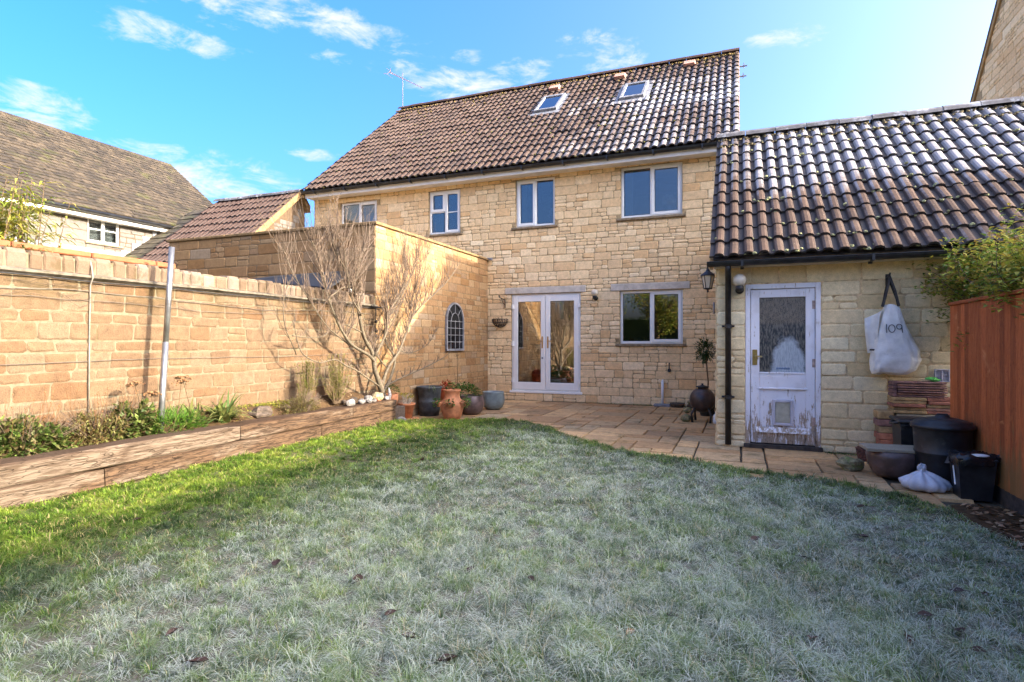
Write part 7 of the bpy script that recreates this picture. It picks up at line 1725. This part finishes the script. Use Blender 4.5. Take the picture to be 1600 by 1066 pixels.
def bamboo():
    o = T('bamboo', 'yellow green bamboo leaning over the garden wall at the left edge', 'bamboo', (-6.0, 3.0, 0)); r = random.Random(161); lv = Leaves(); st = MB()
    for i in range(46):
        b = Vector((r.uniform(-6.2, -5.8), r.uniform(2.75, 3.2), 1.2)); e = b+Vector((r.uniform(-.15, .2), r.uniform(-.1, .24), r.uniform(1.15, 1.62))); pts = [b, (b+e)/2, e]; st.tube(pts, [.007, .005, .002], 5)
        for k in range(70):
            p = b.lerp(e, r.uniform(.3, 1)); d = rdir(r, -.5, .2); q = p+d*r.uniform(.02, .14); lv.blade(q, d+Vector((0, 0, .2)), r.uniform(.09, .17), r.uniform(.014, .024), r.random(), curve=1.6, n=3)
    st.build('canes', M['greenstem'], o); lv.build('foliage', M['bamboo'], o)
    o2 = T('wall_top_plant', 'tuft of narrow green leaves on the wall top at the left edge', 'plant', (-5.5, 2.95, 2.05)); lv = Leaves()
    for i in range(130): d = rdir(r, .1, .9); lv.blade(Vector((-5.5+r.uniform(-.1, .12), r.uniform(2.8, 3.12), 2.06)), d, r.uniform(.06, .13), .012, r.random(), curve=1.5, n=3)
    lv.build('leaves', M['strap'], o2)
bamboo()
def bg_tree(label, x, y, h, r, seed, mat):
    rr = random.Random(seed); o = T('garden_tree', label, 'tree', (x, y, 0), 'trees behind the viewpoint'); m = MB(); c = Vector((x, y, 0)); m.tube([c, c+Vector((.1, 0, h*.3)), c+Vector((0, .1, h*.55))], [.16, .12, .07], 8)
    tips = []
    for k in range(14):
        b = c+Vector((0, 0, h*rr.uniform(.25, .55))); e = b+Vector((rr.uniform(-r, r), rr.uniform(-r, r), h*rr.uniform(.15, .45))); m.tube([b, (b+e)/2+rdir(rr)*.15, e], [.06, .035, .012], 6); tips.append((b, e))
        for j in range(10): q = b.lerp(e, rr.uniform(.3, 1)); f = q+rdir(rr, -.1, 1)*rr.uniform(.3, .8); m.tube([q, (q+f)/2+rdir(rr)*.06, f], [.014, .009, .004], 4, cap=False); tips.append((q, f))
    m.build('trunk', M['greenstem'], o)
    lv = Leaves()
    for i in range(5200): b, e = rr.choice(tips); p = b.lerp(e, rr.uniform(.3, 1.1))+rdir(rr)*.34; lv.leaf(p, rdir(rr), UPV, rr.uniform(.10, .2), .09, rr.random())
    lv.build('crown', M[mat], o)
bg_tree('broad leafy tree at the foot of the garden opposite the kitchen window', -4.2, -7.5, 5.2, 1.9, 1, 'ivy')
bg_tree('darker leafy tree at the foot of the garden opposite the shed', -1.2, -9.0, 5.5, 1.8, 2, 'hedge')
bg_tree('leafy tree at the foot of the garden opposite the outhouse', -7.6, -8.5, 5.8, 2.0, 3, 'ivy')
hedge_mass('end_hedge', 'dark hedge across the foot of the garden', (-9, 3, -11.2, -10.3, 2.8), 7000, .11, 'hedge', 152)

# ------------------------------------------------------------------ fallen leaves on the lawn, litter by the fence
def dead_leaf(p, size, rot, tint, label, idx):
    r = random.Random(idx*7+1); V = []; n = 9; curl = r.uniform(.3, .9)
    for i in range(n+1):
        t = i/n; w = math.sin(math.pi*min(1, t*1.02))**.8*.42*(1-.25*t)
        for s in (-1, 0, 1): V.append(Vector(((t-.5), s*w*(1-.25*abs(s)*curl), abs(s)*w*curl*.9+.16*curl*(2*t-1)**2+.02*r.uniform(-1, 1))))
    Fc = []
    for i in range(n):
        for k in (0, 1): Fc.append((i*3+k, i*3+k+1, (i+1)*3+k+1, (i+1)*3+k))
    R = Euler((r.uniform(-.3, .3), r.uniform(-.3, .3), rot)).to_matrix(); z = float(lawn_h(p[0], p[1]))+.024
    m = MB(); m.add([Vector((p[0], p[1], z))+R @ (v*size) for v in V], Fc, tint); m.tube([Vector((p[0], p[1], z))+R @ (Vector((-.5, 0, .1))*size), Vector((p[0], p[1], z))+R @ (Vector((-.85, .05, .05))*size)], .0015, 4, tint=tint)
    m.build('fallen_leaf', M['deadleaf'], org=(p[0], p[1], z), label=label, cat='leaf', group='fallen leaves on the lawn')
LV = [(-2.434, 2.546), (-3.484, 4.386), (-2.265, 1.766), (-3.073, 5.256), (-1.373, 2.865), (.099, 4.003), (.293, 2.743), (.894, 3.038), (1.017, 3.5), (1.137, 3.508), (.747, 4.258), (.871, 5.083), (.351, 3.747), (.665, 2.862), (-.46, 6.284), (-.285, 2.732), (-1.033, 2.906), (-1.489, 2.259), (-1.868, 2.533), (-1.286, 2.094), (-3.703, 2.641), (.796, 3.158), (.911, 2.877)]
for i, p in enumerate(LV): dead_leaf(p, rg.uniform(.05, .08), rg.uniform(0, 6.28), rg.choice((.05, .12, .25, .3)), 'dark curled dead leaf lying in the frosted grass', i)
dead_leaf((-1.056, 2.002), .085, .8, .08, 'largest dark dead leaf, in the near middle of the lawn', 60)
dead_leaf((-1.952, 1.636), .085, .3, .28, 'long reddish brown dead leaf near the bottom left of the lawn', 61)
dead_leaf((-.437, 2.515), .055, 1.0, 1.0, 'small orange tan leaf standing out on the frosted lawn', 62)
lt = leaf_bits(520, (1.66, 1.98, 2.4, 5.6), lambda x, y: -.01+0*x, .028, M['litter'], random.Random(171), .03); lt.name = 'leaf_litter'; tag(lt, 'brown leaf litter and soil along the foot of the fence', 'leaf litter', None, 'stuff')
g_ = MB(); X = np.linspace(1.45, 1.985, 10); Y = np.arange(-8, 5.7, .12); XX, YY = np.meshgrid(X, Y, indexing='ij'); ZZ = -.03+.05*(vnoise(XX, YY, 5, 61)-.5)+.02; idx = np.arange(XX.size).reshape(XX.shape); F_ = np.stack([idx[:-1, :-1], idx[1:, :-1], idx[1:, 1:], idx[:-1, 1:]], -1).reshape(-1, 4)
o = mesh_np('border_soil', np.stack([XX, YY, ZZ], -1).reshape(-1, 3), F_, 4, M['soil']); o['kind'] = 'structure'
# moss and weeds in the paving joints and along the wall foot
lv = Leaves(); r = random.Random(181)
for i in range(1500):
    a = r.random()
    if a < .45: p = Vector((r.uniform(-3.0, -.3), 12.06-abs(r.gauss(0, .03)), .0))
    elif a < .7: p = Vector((r.uniform(-5.3, -4.8), r.uniform(9, 12), 0)); p.x = -5.33+abs(r.gauss(0, .03))
    else: p = Vector((r.uniform(.95, 2.0), 7.66-abs(r.gauss(0, .05)), 0))
    lv.leaf(p, rdir(r, .2, 1), UPV, r.uniform(.012, .03), .010, r.random())
o = lv.build('wall_foot_moss', M['strawberry']); tag(o, 'low moss and weeds along the foot of the walls', 'moss', None, 'stuff')
